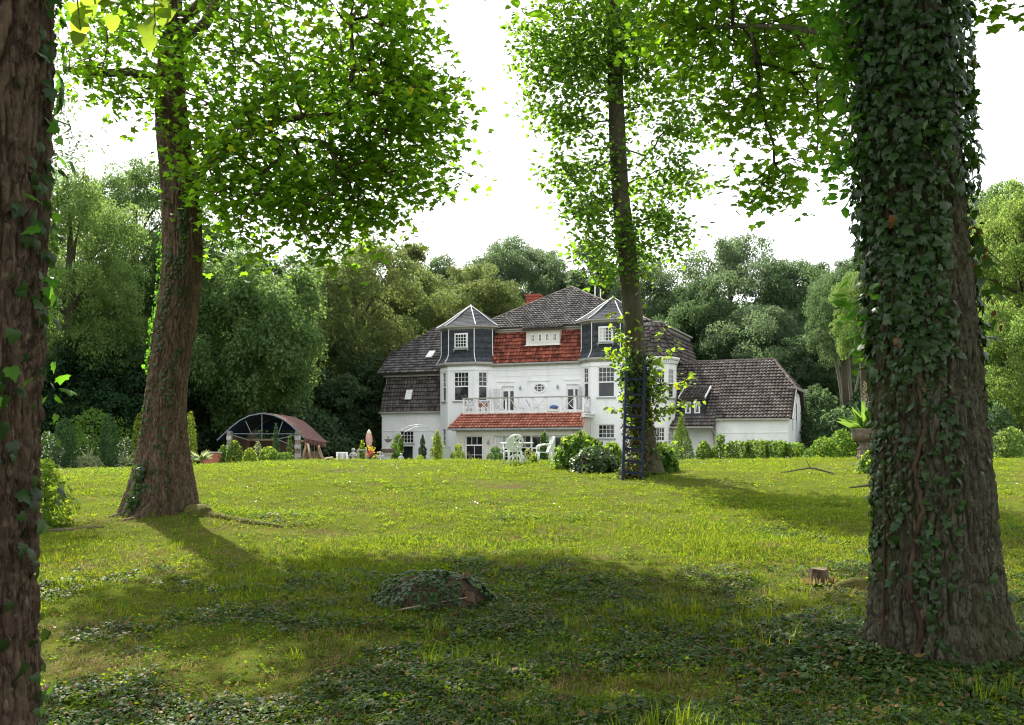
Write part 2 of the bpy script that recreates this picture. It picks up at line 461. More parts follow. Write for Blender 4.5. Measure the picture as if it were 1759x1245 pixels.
M['cloth_cream'] = pmat('cloth_cream', (0.62, 0.58, 0.46), rough=0.9)
M['cloth_blue'] = pmat('cloth_blue', (0.10, 0.15, 0.34), rough=0.9)
M['bin_grey'] = pmat('bin_grey', (0.32, 0.36, 0.32), (0.26, 0.29, 0.26), scale=3, rough=0.6)
M['petal_red'] = pmat('petal_red', (0.62, 0.16, 0.12), rough=0.8)
M['petal_yellow'] = pmat('petal_yellow', (0.70, 0.55, 0.05), rough=0.8)
M['ivy_stem'] = pmat('ivy_stem', (0.040, 0.022, 0.014), (0.085, 0.058, 0.034), scale=5, c3=(0.03, 0.017, 0.012), scale3=4, rough=0.9, bump=0.5)
M['soil'] = pmat('soil', (0.055, 0.04, 0.026), (0.08, 0.06, 0.04), scale=8, rough=1.0)
# ------------------------------------------------------------------ ground
def make_ground():
    ys = np.concatenate([np.linspace(-25, 3, 15), np.arange(3.2, 20, 0.16), np.arange(20, 46, 0.4), np.arange(46, 110, 2.0), np.linspace(110, 420, 20)])
    xs = np.concatenate([np.linspace(-320, -30, 24), np.arange(-29, -9, 0.6), np.arange(-9, 9, 0.16), np.arange(9, 29, 0.6), np.linspace(30, 320, 24)])
    X, Y = np.meshgrid(xs, ys)
    Z = gz(X, Y)
    V = np.stack([X, Y, Z], -1).reshape(-1, 3)
    nx, ny = len(xs), len(ys)
    i, j = np.meshgrid(np.arange(nx - 1), np.arange(ny - 1))
    a = (j * nx + i).ravel()
    F = np.stack([a, a + 1, a + 1 + nx, a + nx], -1)
    m = bpy.data.materials.new('lawn'); n, l = nodes_of(m); b = n['Principled BSDF']
    b.inputs['Roughness'].default_value = 1.0; b.inputs['Specular IOR Level'].default_value = 0.0
    pos = n.new('ShaderNodeNewGeometry').outputs['Position']
    g = _mix(n, l, _ramp(n, l, _noise(n, l, pos, 0.9, 8, 0.7), 0.35, 0.65), (0.048, 0.066, 0.010), (0.095, 0.098, 0.018))
    g = _mix(n, l, _ramp(n, l, _noise(n, l, pos, 9, 6, 0.75), 0.42, 0.66), g, (0.055, 0.085, 0.018))
    soil = _mix(n, l, _noise(n, l, pos, 14, 6, 0.7), (0.045, 0.034, 0.022), (0.10, 0.078, 0.045))
    g = _mix(n, l, _ramp(n, l, _noise(n, l, pos, 0.55, 9, 0.72), 0.52, 0.66), g, soil)
    l.new(g, b.inputs['Base Color'])
    bp = n.new('ShaderNodeBump'); bp.inputs['Strength'].default_value = 0.8; bp.inputs['Distance'].default_value = 0.03
    l.new(_noise(n, l, pos, 22, 8, 0.75), bp.inputs['Height']); l.new(bp.outputs['Normal'], b.inputs['Normal'])
    me = mesh_np('ground', V, F.ravel(), np.arange(len(F)) * 4, m, smooth=True)
    return link('ground', me, kind='structure')


ground = make_ground()

# ------------------------------------------------------------------ house
TH = math.radians(22)
HZ = EYE - 1.2                                   # level of the terrace round the house
house = root('white_villa', (1.86, 70.0, HZ), 'white two-storey villa with slate tower dormers, red mansard roof and a balcony', 'house', rz=-TH)


def L(s, t, z): return (s, -t, z)                # s along the front, t towards the garden, z up


def frame2(p0, p1):
    """panel frame from plan point p0 to p1 (s,t); the outward normal is on the viewer's side when p0 is the left end"""
    d = Vector((p1[0] - p0[0], p1[1] - p0[1])); ln = d.length; d /= ln
    return (Vector(p0), d, Vector((-d.y, d.x)), ln)


def fp(fr, a, z, dep=0.0):
    o, d, nrm, _ = fr
    q = o + d * a - nrm * dep
    return L(q.x, q.y, z)


def fbox(mb, fr, a0, a1, z0, z1, d0, d1, mi=0):
    vs = [fp(fr, a, z, dd) for dd in (d0, d1) for a, z in ((a0, z0), (a1, z0), (a1, z1), (a0, z1))]
    return mb.add(vs, [(0, 1, 2, 3), (7, 6, 5, 4), (4, 5, 1, 0), (5, 6, 2, 1), (6, 7, 3, 2), (7, 4, 0, 3)], mi)


def wall_panel(mb, fr, z0, z1, holes=(), depth=0.16, a0=0.0, a1=None):
    a1 = fr[3] if a1 is None else a1
    A = sorted({a0, a1, *[h[0] for h in holes], *[h[1] for h in holes]})
    Z = sorted({z0, z1, *[h[2] for h in holes], *[h[3] for h in holes]})
    for i in range(len(A) - 1):
        for j in range(len(Z) - 1):
            am, zm = (A[i] + A[i + 1]) / 2, (Z[j] + Z[j + 1]) / 2
            if any(h[0] < am < h[1] and h[2] < zm < h[3] for h in holes): continue
            mb.poly([fp(fr, A[i], Z[j]), fp(fr, A[i + 1], Z[j]), fp(fr, A[i + 1], Z[j + 1]), fp(fr, A[i], Z[j + 1])])
    for h in holes:
        c = [(h[0], h[2]), (h[1], h[2]), (h[1], h[3]), (h[0], h[3])]
        for k in range(4):
            p, q = c[k], c[(k + 1) % 4]
            mb.poly([fp(fr, *p), fp(fr, *p, depth), fp(fr, *q, depth), fp(fr, *q)])


def window(parent, fr, a0, a1, z0, z1, sections, name='window', dep=0.10, bw=0.06, fmat='white_paint', glass='glass', sill=True, bar=0.028, curtains=()):
    """sections: list of (z fraction from, to, columns, rows)"""
    w, h = a1 - a0, z1 - z0
    mb = MB()
    fbox(mb, fr, a0, a0 + bw, z0, z1, dep - 0.05, dep + 0.03)
    fbox(mb, fr, a1 - bw, a1, z0, z1, dep - 0.05, dep + 0.03)
    fbox(mb, fr, a0 + bw, a1 - bw, z1 - bw, z1, dep - 0.05, dep + 0.03)
    fbox(mb, fr, a0 + bw, a1 - bw, z0, z0 + bw, dep - 0.05, dep + 0.03)
    for f0, f1, nx, ny in sections[1:]:
        zz = z0 + f0 * h
        fbox(mb, fr, a0 + bw, a1 - bw, zz - 0.045, zz + 0.045, dep - 0.06, dep + 0.025)
    win = mb.build(name, M[fmat], parent, local=True)
    for k, (f0, f1, nx, ny) in enumerate(sections):
        za, zb = z0 + f0 * h + (bw if k == 0 else 0.045), z0 + f1 * h - (bw if k == len(sections) - 1 else 0.045)
        aa, ab = a0 + bw, a1 - bw
        g = MB(); g.poly([fp(fr, aa, za, dep), fp(fr, ab, za, dep), fp(fr, ab, zb, dep), fp(fr, aa, zb, dep)])
        g.build('pane', M[glass], win, local=True)
        if nx * ny > 1:
            s = MB()
            for i in range(1, nx):
                c = aa + (ab - aa) * i / nx
                fbox(s, fr, c - bar / 2, c + bar / 2, za, zb, dep - 0.03, dep + 0.004)
            for j in range(1, ny):
                c = za + (zb - za) * j / ny
                fbox(s, fr, aa, ab, c - bar / 2, c + bar / 2, dep - 0.027, dep + 0.003)
            s.build('sash_bars', M[fmat], win, local=True)
    for c0, c1, f0, f1 in curtains:
        c = MB(); n = 8
        for i in range(n):
            x0, x1 = a0 + bw + (w - 2 * bw) * (c0 + (c1 - c0) * i / n), a0 + bw + (w - 2 * bw) * (c0 + (c1 - c0) * (i + 1) / n)
            d0, d1 = dep - 0.006 - 0.006 * (i % 2), dep - 0.006 - 0.006 * ((i + 1) % 2)
            c.poly([fp(fr, x0, z0 + f0 * h, d0), fp(fr, x1, z0 + f0 * h, d1), fp(fr, x1, z0 + f1 * h, d1), fp(fr, x0, z0 + f1 * h, d0)])
        c.build('curtain', M['curtain'], win, local=True)
    if sill:
        s = MB(); fbox(s, fr, a0 - 0.09, a1 + 0.09, z0 - 0.09, z0 - 0.002, -0.08, dep)
        s.build('sill', M['zinc'], win, local=True)
    return win


def in_poly(p, poly):
    x, y = p; ins = False; n = len(poly)
    for i in range(n):
        x1, y1 = poly[i]; x2, y2 = poly[(i + 1) % n]
        if (y1 > y) != (y2 > y) and x < (x2 - x1) * (y - y1) / (y2 - y1) + x1: ins = not ins
    return ins


def roof_plane(parent, corners, mat, tw=0.25, th=0.32, name='roof_tiles', deck=True, amp=0.055, seed=1, cut=None):
    """corners: local points, first two along the eave left to right as seen from outside. Lays overlapping pantiles on a boarded plane"""
    P = [Vector(c) for c in corners]
    U = (P[1] - P[0]).normalized()
    N = U.cross(P[2] - P[0]).normalized()
    Vv = N.cross(U)
    pl = [((p - P[0]).dot(U), (p - P[0]).dot(Vv)) for p in P]
    rg = random.Random(seed)
    if deck:
        mb = MB(); mb.slab([p - N * 0.03 for p in P], N, 0.12); mb.build('roof_boards', M['roof_deck'], parent, local=True)
    u0, u1 = min(p[0] for p in pl), max(p[0] for p in pl); v0, v1 = min(p[1] for p in pl), max(p[1] for p in pl)
    mb = MB(); K = 5
    prof = [0.0, 0.75, 1.0, 0.55, 0.0, 0.12]
    nr = max(1, int(round((v1 - v0) / th))); th2 = (v1 - v0) / nr
    nc = int((u1 - u0) / tw) + 2
    for j in range(nr):
        for i in range(nc):
            ua, va = u0 + i * tw, v0 + j * th2
            c = (ua + tw * 0.5, va + th2 * 0.5)
            if not in_poly(c, pl): continue
            if cut and in_poly(c, cut(P[0], U, Vv)): continue
            du, dv, dl = rg.uniform(-.006, .006), rg.uniform(-.012, .012), rg.uniform(0, .012)
            sk = rg.uniform(-.01, .01)
            bot, top, lip = [], [], []
            for k in range(K + 1):
                x = ua + du + k / K * tw * 0.99; hgt = prof[k] * amp
                p = P[0] + U * x + Vv * (va + dv + sk * k / K)
                bot.append(p + N * (hgt + 0.075 + dl)); lip.append(p + N * (hgt * .3 - 0.01) + Vv * 0.02)
                top.append(P[0] + U * x + Vv * (va + dv + th2 * 1.12) + N * (hgt * .8 - 0.004))
            vs = lip + bot + top; n = K + 1
            fs = [(k, k + 1, n + k + 1, n + k) for k in range(K)] + [(n + k, n + k + 1, 2 * n + k + 1, 2 * n + k) for k in range(K)]
            mb.add(vs, fs)
    return mb.build(name, M[mat], parent, local=True, kind='stuff')


def ridge_caps(parent, p, q, mat='ridge_tile', r=0.10, step=0.36, name='ridge_tiles'):
    p, q = Vector(p), Vector(q); ln = (q - p).length; n = max(1, int(ln / step)); d = (q - p) / n
    mb = MB(); rg = random.Random(int(ln * 100))
    for i in range(n):
        a = p + d * i; b = p + d * (i + 1.08)
        lift = Vector((0, 0, rg.uniform(0, 0.015)))
        mb.tube([a + lift, b + lift], [r * 1.06, r * 0.94], n=8)
    return mb.build(name, M[mat], parent, local=True, kind='stuff')


TC_L, TC_R = -5.55, 5.20        # centres of the two towers along the front

# --- main wall between the towers, with two balcony doors
W0 = frame2((-3.45, 0), (3.40, 0))
w = MB()
sh = 3.45
door_l, door_r = (-2.80 + sh, -1.86 + sh, 3.62, 5.62), (2.08 + sh, 3.02 + sh, 3.62, 5.65)
wall_panel(w, W0, -0.1, 7.2, [door_l, door_r], 0.22)
w.build('wall', M['plaster'], house, local=True)
for dd, hinge in ((door_l, 0), (door_r, 1)):
    dm = MB()
    fbox(dm, W0, dd[0], dd[0] + 0.07, dd[2], dd[3], 0.12, 0.2); fbox(dm, W0, dd[1] - 0.07, dd[1], dd[2], dd[3], 0.12, 0.2)
    fbox(dm, W0, dd[0] + 0.07, dd[1] - 0.07, dd[3] - 0.34, dd[3], 0.12, 0.2)
    mid = dd[0] + 0.56 * (dd[1] - dd[0])
    fbox(dm, W0, mid - 0.07, mid + 0.07, dd[2], dd[3] - 0.34, 0.13, 0.2)
    fbox(dm, W0, dd[0] + 0.07, dd[1] - 0.07, dd[2], dd[2] + 0.3, 0.14, 0.2)
    dob = dm.build('balcony_door', M['white_paint'], house, local=True)
    g = MB()
    for x0, x1 in ((dd[0] + 0.07, mid - 0.07), (mid + 0.07, dd[1] - 0.07)):
        g.poly([fp(W0, x0, dd[2] + 0.3, 0.18), fp(W0, x1, dd[2] + 0.3, 0.18), fp(W0, x1, dd[3] - 0.34, 0.18), fp(W0, x0, dd[3] - 0.34, 0.18)])
    g.build('pane', M['glass'], dob, local=True)
# open white shutter leaf beside the left door, open casement at the right door
lf = frame2((-3.38, 0.5), (-2.82, 0.06))
mb = MB(); fbox(mb, lf, 0, lf[3], 3.68, 5.6, 0, 0.05)
sh_l = mb.build('door_leaf', M['white_paint'], house, local=True)
mb = MB(); fbox(mb, lf, 0.1, lf[3] - 0.1, 4.0, 5.45, -0.006, 0.004); mb.build('door_panel', M['curtain'], sh_l, local=True)
lf = frame2((2.94, 0.06), (3.10, 0.62))
mb = MB(); fbox(mb, lf, 0, lf[3], 3.68, 5.6, 0, 0.05)
mb.build('door_leaf', M['white_paint'], house, local=True)

mb = MB()                                          # mouldings over the doors and the oval window
for a, b, zz in ((-3.15, -1.81, 5.96), (-0.83, 0.87, 5.96), (1.95, 3.3, 5.98)):
    fbox(mb, W0, a + sh, b + sh, zz - 0.04, zz + 0.05, -0.05, 0.01)
fbox(mb, W0, 0, W0[3], 6.76, 6.82, -0.035, 0.01)
fbox(mb, W0, 0, W0[3], 6.32, 6.345, -0.02, 0.01)
mb.build('moulding', M['plaster'], house, local=True)
# oval window
mb = MB(); n = 28; oc = (0.08 + sh, 5.45); ra, rb = 0.44, 0.30
for r0, r1, d0, d1 in ((1.0, 1.16, -0.05, 0.0), (0.86, 1.0, -0.02, 0.0)):
    for k in range(n):
        a, b = 2 * math.pi * k / n, 2 * math.pi * (k + 1) / n
        q = [(oc[0] + ra * r * math.cos(x), oc[1] + rb * r * math.sin(x)) for r in (r0, r1) for x in (a, b)]
        vs = [fp(W0, *p, d0) for p in q] + [fp(W0, *p, 0.0) for p in q]
        mb.add(vs, [(0, 1, 3, 2), (2, 3, 7, 6), (0, 4, 5, 1)])
ov = mb.build('oval_window', M['white_paint'], house, local=True)
g = MB(); g.poly([fp(W0, oc[0] + ra * .86 * math.cos(2 * math.pi * k / n), oc[1] + rb * .86 * math.sin(2 * math.pi * k / n), -0.006) for k in range(n)])
g.build('pane', M['glass'], ov, local=True)
s = MB()
for x in (-0.14, 0.14): fbox(s, W0, oc[0] + x - 0.018, oc[0] + x + 0.018, oc[1] - 0.24, oc[1] + 0.24, -0.025, -0.004)
for zz in (-0.09, 0.09): fbox(s, W0, oc[0] - 0.36, oc[0] + 0.36, oc[1] + zz - 0.018, oc[1] + zz + 0.018, -0.023, -0.003)
s.build('sash_bars', M['white_paint'], ov, local=True)
for a in (-1.35, 1.45):                            # wall lanterns
    mb = MB(); c = fp(W0, a + sh, 5.5, -0.10)
    mb.lathe([(0.02, -0.16), (0.06, -0.12), (0.075, 0.04), (0.03, 0.10), (0.01, 0.16)], c, n=8)
    mb.bar(fp(W0, a + sh, 5.56, -0.10), fp(W0, a + sh, 5.62, 0.0), 0.025)
    mb.build('wall_lantern', M['zinc'], house, local=True)
# garden door and window of the ground floor behind the balcony are hidden by the porch

# --- towers
def tower(cx, wins):
    fw, bw_, t1 = 1.05, 2.12, 0.95
    pts = [(cx - bw_, -0.6), (cx - bw_, 0.0), (cx - fw, t1), (cx + fw, t1), (cx + bw_, 0.0), (cx + bw_, -0.6)]
    frs = [frame2(pts[i], pts[i + 1]) for i in range(5)]
    holes = {i: [] for i in range(5)}
    for wi in wins: holes[wi[0]].append(wi[1:5])
    mb = MB()
    for i, fr in enumerate(frs): wall_panel(mb, fr, -0.1, 7.15, holes[i])
    mb.build('tower_wall', M['plaster'], house, local=True)
    mb = MB()                                      # string course round the tower and corner strips
    for fr in frs[1:4]: fbox(mb, fr, -0.01, fr[3] + 0.01, 6.78, 6.86, -0.04, 0.01)
    mb.build('moulding', M['plaster'], house, local=True)
    for wi in wins: window(house, frs[wi[0]], *wi[1:5], wi[5])
    # gutter / cornice
    def octa(k, z, sh_t=0.0):
        return [L(cx - bw_ * k, -0.5, z), L(cx - bw_ * k, 0.0 + sh_t, z), L(cx - fw * k, t1 * k + sh_t, z), L(cx + fw * k, t1 * k + sh_t, z), L(cx + bw_ * k, 0.0 + sh_t, z), L(cx + bw_ * k, -0.5, z)]
    def ring(mb, A, B):
        b = A + B; n = len(A); mb.add(b, [(i, i + 1, n + i + 1, n + i) for i in range(n - 1)])
    mb = MB()
    ring(mb, octa(1.02, 7.05), octa(1.10, 7.16)); ring(mb, octa(1.10, 7.16), octa(1.18, 7.22)); ring(mb, octa(1.18, 7.22), octa(1.18, 7.36)); ring(mb, octa(1.18, 7.36), octa(1.10, 7.37))
    mb.build('cornice', M['grey_paint'], house, local=True)
    # slate body with a flared skirt, built in courses
    sl = MB()
    prof = [(1.12, 7.37, 0.0)]
    zz = 7.37
    def kk(z): return 0.935 + 0.185 * max(0.0, (8.05 - z) / 0.68) ** 1.8 if z < 8.05 else 0.935
    nz = 22
    for j in range(nz):
        za, zb = 7.37 + 2.45 * j / nz, 7.37 + 2.45 * (j + 1) / nz
        ring(sl, octa(kk(za) + 0.014, za), octa(kk(zb), zb + 0.03))
        ring(sl, octa(kk(za), za), octa(kk(za) + 0.014, za))
    body = sl.build('slate_cladding', M['slate'], house, local=True)
    mb = MB()                                      # white lead strips on the corners
    for idx in (1, 2, 3, 4):
        pts3 = [Vector(octa(kk(z) + 0.025, z)[idx]) for z in (7.38, 7.6, 7.8, 8.1, 9.8)]
        MB().tube(pts3, 0.03, n=6).build('corner_strip', M['white_paint'], house, local=True)
    # tower window
    bf = frame2((cx - fw * 0.935, t1 * 0.935), (cx + fw * 0.935, t1 * 0.935))
    a = bf[3] / 2
    mb = MB(); fbox(mb, bf, a - 0.52, a + 0.52, 8.36, 9.44, -0.07, 0.05)
    box = mb.build('window_surround', M['white_paint'], house, local=True)
    window(house, bf, a - 0.46, a + 0.46, 8.42, 9.38, [(0, 1, 4, 4)], dep=-0.10, bw=0.05, sill=False, curtains=[(0.0, 0.42, 0.02, 0.98)] if cx > 0 else ())
    mb = MB(); fbox(mb, bf, a - 0.6, a + 0.6, 8.26, 8.33, -0.16, 0.04)
    for x in (a - 0.55, a + 0.5): fbox(mb, bf, x, x + 0.05, 8.14, 8.26, -0.14, -0.02)
    mb.build('sill', M['zinc'], house, local=True)
    # eaves and pyramidal slate cap
    mb = MB()
    ring(mb, octa(0.95, 9.72), octa(1.02, 9.80)); ring(mb, octa(1.02, 9.80), octa(1.14, 9.88)); ring(mb, octa(1.14, 9.88), octa(1.14, 9.97))
    mb.poly(octa(1.139, 9.965)[::-1])
    mb.build('cornice', M['grey_paint'], house, local=True)
    apex = Vector(L(cx + 0.08, -0.55, 11.6))
    base = [Vector(p) for p in octa(1.15, 9.98)]
    base[0].y = 2.1; base[5].y = 2.1
    cap = MB(); nc = 14
    loop = base
    for i in range(6):
        p, q = loop[i], loop[(i + 1) % 6]
        for j in range(nc):
            f0, f1 = j / nc, (j + 1) / nc
            # slight bell-cast at the foot
            def pt(e, f): 
                r = e.lerp(apex, f); r.z -= 0.05 * math.sin(math.pi * min(1, f * 1.6)) if f < 0.62 else 0
                return r
            a0, b0, a1, b1 = pt(p, f0), pt(q, f0), pt(p, f1), pt(q, f1)
            up = Vector((0, 0, 0.018))
            cap.add([a0 + up, b0 + up, b1, a1], [(0, 1, 2, 3)])
            cap.add([a0, b0, b0 + up, a0 + up], [(0, 1, 2, 3)])
    cap.build('tower_roof', M['slate'], house, local=True)
    mb = MB()
    for i in (1, 2, 3, 4):
        pts3 = []
        for f in (0, .15, .3, .45, .62, .8, 1):
            r = base[i].lerp(apex, f); r.z -= (0.05 * math.sin(math.pi * min(1, f * 1.6)) if f < 0.62 else 0) - 0.03
            pts3.append(r)
        MB().tube(pts3, 0.032, n=6).build('hip_strip', M['white_paint'], house, local=True)
    mb.tube([apex - Vector((0, 0, .05)), apex + Vector((0, 0, 0.12))], [0.06, 0.02], n=6)
    mb.build('finial', M['white_paint'], house, local=True)


fwin = [(0, 0.5, 1, 1), (0.5, 1, 4, 3)]
cant = 1.42
tower(TC_L, [(2, 0.47, 1.64, 4.60, 6.66, fwin), (3, 0.30, 0.98, 4.60, 6.66, [(0, .5, 1, 1), (.5, 1, 2, 3)]), (1, 0.40, 1.04, 4.60, 6.66, [(0, .5, 1, 1), (.5, 1, 2, 3)]),
             (1, 0.40, 1.04, 1.3, 2.6, [(0, 1, 2, 3)]), (3, 0.30, 0.98, 1.7, 2.75, [(0, 1, 2, 3)])])
tower(TC_R, [(2, 0.50, 1.66, 4.66, 6.70, fwin), (1, 0.44, 1.08, 4.66, 6.70, [(0, .5, 1, 1), (.5, 1, 2, 3)]), (3, 0.40, 1.04, 4.66, 6.70, [(0, .5, 1, 1), (.5, 1, 2, 3)]),
             (2, 0.50, 1.66, 1.88, 2.82, [(0, 1, 4, 3)])])

# --- red mansard and its dormer, gutter and cornice
mb = MB()
fbox(mb, W0, -0.2, W0[3] + 0.2, 7.12, 7.24, -0.30, 0.0)
fbox(mb, W0, -0.2, W0[3] + 0.2, 7.03, 7.118, -0.16, 0.0)
mb.build('gutter', M['grey_paint'], house, local=True)
roof_plane(house, [L(-3.9, 0.22, 7.24), L(4.0, 0.22, 7.24), L(4.0, -0.85, 9.62), L(-3.9, -0.85, 9.62)], 'tile_red', tw=0.245, th=0.30, name='red_roof_tiles', seed=3)
mb = MB()
fr = frame2((-4.6, -0.80), (5.0, -0.80))
fbox(mb, fr, 0, fr[3], 9.55, 9.84, -0.06, 0.3)
mb.build('cornice', M['grey_paint'], house, local=True)
# dormer with four small windows
dfr = frame2((-1.0, -0.20), (1.5, -0.20))
mb = MB()
hs = [(0.36 + 0.55 * i, 0.62 + 0.55 * i, 8.74, 9.26) for i in range(4)]
wall_panel(mb, dfr, 8.52, 9.66, hs, 0.10)
for a0 in (0, dfr[3]): mb.poly([fp(dfr, a0, 8.52), fp(dfr, a0, 9.66), fp(dfr, a0, 9.66, 0.9), fp(dfr, a0, 8.52, 0.3)])
dm = mb.build('dormer', M['plaster_warm'], house, local=True)
for h in hs:
    m2 = MB()
    for q in ((h[0], h[0] + 0.045, h[2], h[3]), (h[1] - 0.045, h[1], h[2], h[3]), (h[0] + .045, h[1] - .045, h[3] - .045, h[3]), (h[0] + .045, h[1] - .045, h[2], h[2] + .045),
              ((h[0] + h[1]) / 2 - .014, (h[0] + h[1]) / 2 + .014, h[2] + .045, h[3] - .045), (h[0] + .045, h[1] - .045, (h[2] + h[3]) / 2 - .014, (h[2] + h[3]) / 2 + .014)):
        fbox(m2, dfr, q[0], q[1], q[2], q[3], -0.012, 0.05)
    m2.build('dormer_window', M['white_paint'], dm, local=True)
    g = MB(); g.poly([fp(dfr, h[0], h[2], .045), fp(dfr, h[1], h[2], .045), fp(dfr, h[1], h[3], .045), fp(dfr, h[0], h[3], .045)]); g.build('pane', M['glass'], dm, local=True)
m2 = MB(); fbox(m2, dfr, -0.08, dfr[3] + 0.08, 8.44, 8.515, -0.10, 0.25); m2.build('sill', M['white_paint'], dm, local=True)

# --- upper roof: pyramid front with a ridge running back
A = L(0.55, -5.6, 13.35); B = L(0.55, -9.5, 13.35)
cl, cr = L(-5.7, -0.55, 9.84), L(7.9, -0.55, 9.84)
roof_plane(house, [cl, cr, A], 'tile_dark', name='dark_roof_tiles', tw=0.25, th=0.33, seed=5)
roof_plane(house, [cr, L(7.9, -12, 9.84), B, A], 'tile_dark', name='dark_roof_tiles', tw=0.3, th=0.33, seed=6)
roof_plane(house, [L(-5.7, -12, 9.84), cl, A, B], 'tile_dark', name='dark_roof_tiles', tw=0.3, th=0.33, seed=7)
# the dormer's roof: the main slope swept a little lower
roof_plane(house, [L(-1.25, 0.12, 9.64), L(1.75, 0.12, 9.64), L(1.75, -0.62, 9.95), L(-1.25, -0.62, 9.95)], 'tile_dark', name='dormer_roof_tiles', tw=0.25, th=0.27, seed=8)
ridge_caps(house, cl, A); ridge_caps(house, cr, A); ridge_caps(house, A, B)
mb = MB()                                          # eave fascia of the upper roof
fr = frame2((-5.7, -0.60), (7.9, -0.60)); fbox(mb, fr, 0, fr[3], 9.70, 9.80, 0, 0.25)
mb.build('fascia', M['grey_paint'], house, local=True)
# chimney
ch = MB(); c = L(-2.75, -6.4, 12.1)
ch.box(c, (1.05, 0.7, 1.7)); ch.box((c[0], c[1], c[2] + 0.66), (1.14, 0.79, 0.12)); ch.box((c[0], c[1], c[2] + 0.90), (1.16, 0.81, 0.16))
ch.build('chimney', M['brick'], house, local=True)
mb = MB()                                          # two slim vent pipes by the right hip
for x, t, z0, z1 in ((2.75, -4.5, 11.4, 13.1), (3.05, -4.9, 11.4, 12.95)): mb.tube([L(x, t, z0), L(x, t, z1)], 0.05, n=6)
mb.build('vent_pipe', M['white_paint'], house, local=True)

# --- left block: half-hipped roof over a tiled steep lower slope
LF = frame2((-13.1, -1.0), (-7.55, -1.0))
mb = MB()
lw = (1.55, 2.72, 1.58, 2.50); ld = (1.62, 2.66, 0.0, 1.36)
wall_panel(mb, LF, -0.1, 3.85, [lw, ld], 0.2)
mb.poly([L(-13.1, -1.0, -0.1), L(-13.1, -1.0, 3.85), L(-13.1, -10.4, 3.85), L(-13.1, -10.4, -0.1)])
gab = [L(-13.1, -1.0, 3.85), L(-12.95, -1.55, 6.72), L(-12.95, -3.6, 8.5), L(-12.95, -7.8, 8.5), L(-13.1, -10.4, 3.85)]
mb.poly(gab)
mb.build('wall', M['plaster'], house, local=True)
window(house, LF, *lw, [(0, 1, 4, 3)])
dk = MB(); dk.poly([fp(LF, ld[0], ld[2], .19), fp(LF, ld[1], ld[2], .19), fp(LF, ld[1], ld[3], .19), fp(LF, ld[0], ld[3], .19)])
cd = dk.build('cellar_door', M['glass'], house, local=True)
mb = MB(); fbox(mb, LF, ld[0], ld[0] + .06, 0, ld[3], .08, .18); fbox(mb, LF, ld[1] - .06, ld[1], 0, ld[3], .08, .18); fbox(mb, LF, ld[0] - .1, ld[1] + .1, ld[3], ld[3] + .08, -.05, .1)
mb.build('door_frame', M['white_paint'], cd, local=True)
mb = MB(); fbox(mb, LF, 0, LF[3], 2.50, 2.55, -0.03, 0.01); fbox(mb, LF, -0.04, 0.25, 3.6, 3.84, -0.05, 0.01)
mb.build('moulding', M['plaster'], house, local=True)
mb = MB(); fbox(mb, LF, -0.15, LF[3], 3.85, 3.97, -0.24, 0.05); mb.build('gutter', M['grey_paint'], house, local=True)
roof_plane(house, [L(-13.15, -0.86, 3.97), L(-7.5, -0.86, 3.97), L(-7.5, -1.62, 6.66), L(-12.95, -1.62, 6.66)], 'tile_brown', name='brown_roof_tiles', tw=0.25, th=0.30, seed=11)
mb = MB(); fbox(mb, frame2((-13.2, -1.5), (-7.3, -1.5)), 0, 5.9, 6.64, 6.86, -0.12, 0.25); mb.build('cornice', M['grey_paint'], house, local=True)
e0, e1 = L(-13.55, -1.12, 6.90), L(-7.2, -1.12, 6.90)
k0 = L(-13.45, -3.35, 8.82); rl = L(-10.2, -6.0, 11.1); rr = L(-5.0, -6.0, 11.1)
roof_plane(house, [e0, e1, L(-5.0, -2.5, 8.1), rr, rl, k0], 'tile_dark', name='dark_roof_tiles', tw=0.25, th=0.33, seed=12)
roof_plane(house, [L(-13.45, -8.6, 8.82), k0, rl], 'tile_dark', name='dark_roof_tiles', tw=0.3, th=0.33, seed=13)
ridge_caps(house, e0, k0, r=0.08); ridge_caps(house, k0, rl); ridge_caps(house, rl, rr)
mb = MB(); mb.poly([L(-13.45, -10.8, 6.9), L(-13.45, -8.6, 8.82), rl, rr, L(-5, -10.8, 6.9)]); mb.build('rear_slope', M['roof_deck'], house, local=True)
for (s, t, z), (dz, dt) in (((-9.85, -2.78, 8.36), (0.26, 0.30)), ((-10.85, -1.12, 5.18), (0.36, 0.11))):
    mb = MB()
    mb.slab([L(s - .26, t + dt, z - dz), L(s + .26, t + dt, z - dz), L(s + .30, t - dt, z + dz), L(s - .2, t - dt, z + dz)], (0, -dz, dt), 0.10)
    for v in range(len(mb.v)): mb.v[v] = (mb.v[v][0], mb.v[v][1] - 0.10, mb.v[v][2] + 0.08)
    mb.build('roof_hatch', M['white_paint'], house, local=True)
mb = MB()
for zz in (4.5,): mb.bar(L(-13.1, -0.92, zz), L(-7.6, -0.92, zz), 0.03)
mb.build('snow_guard', M['zinc'], house, local=True)

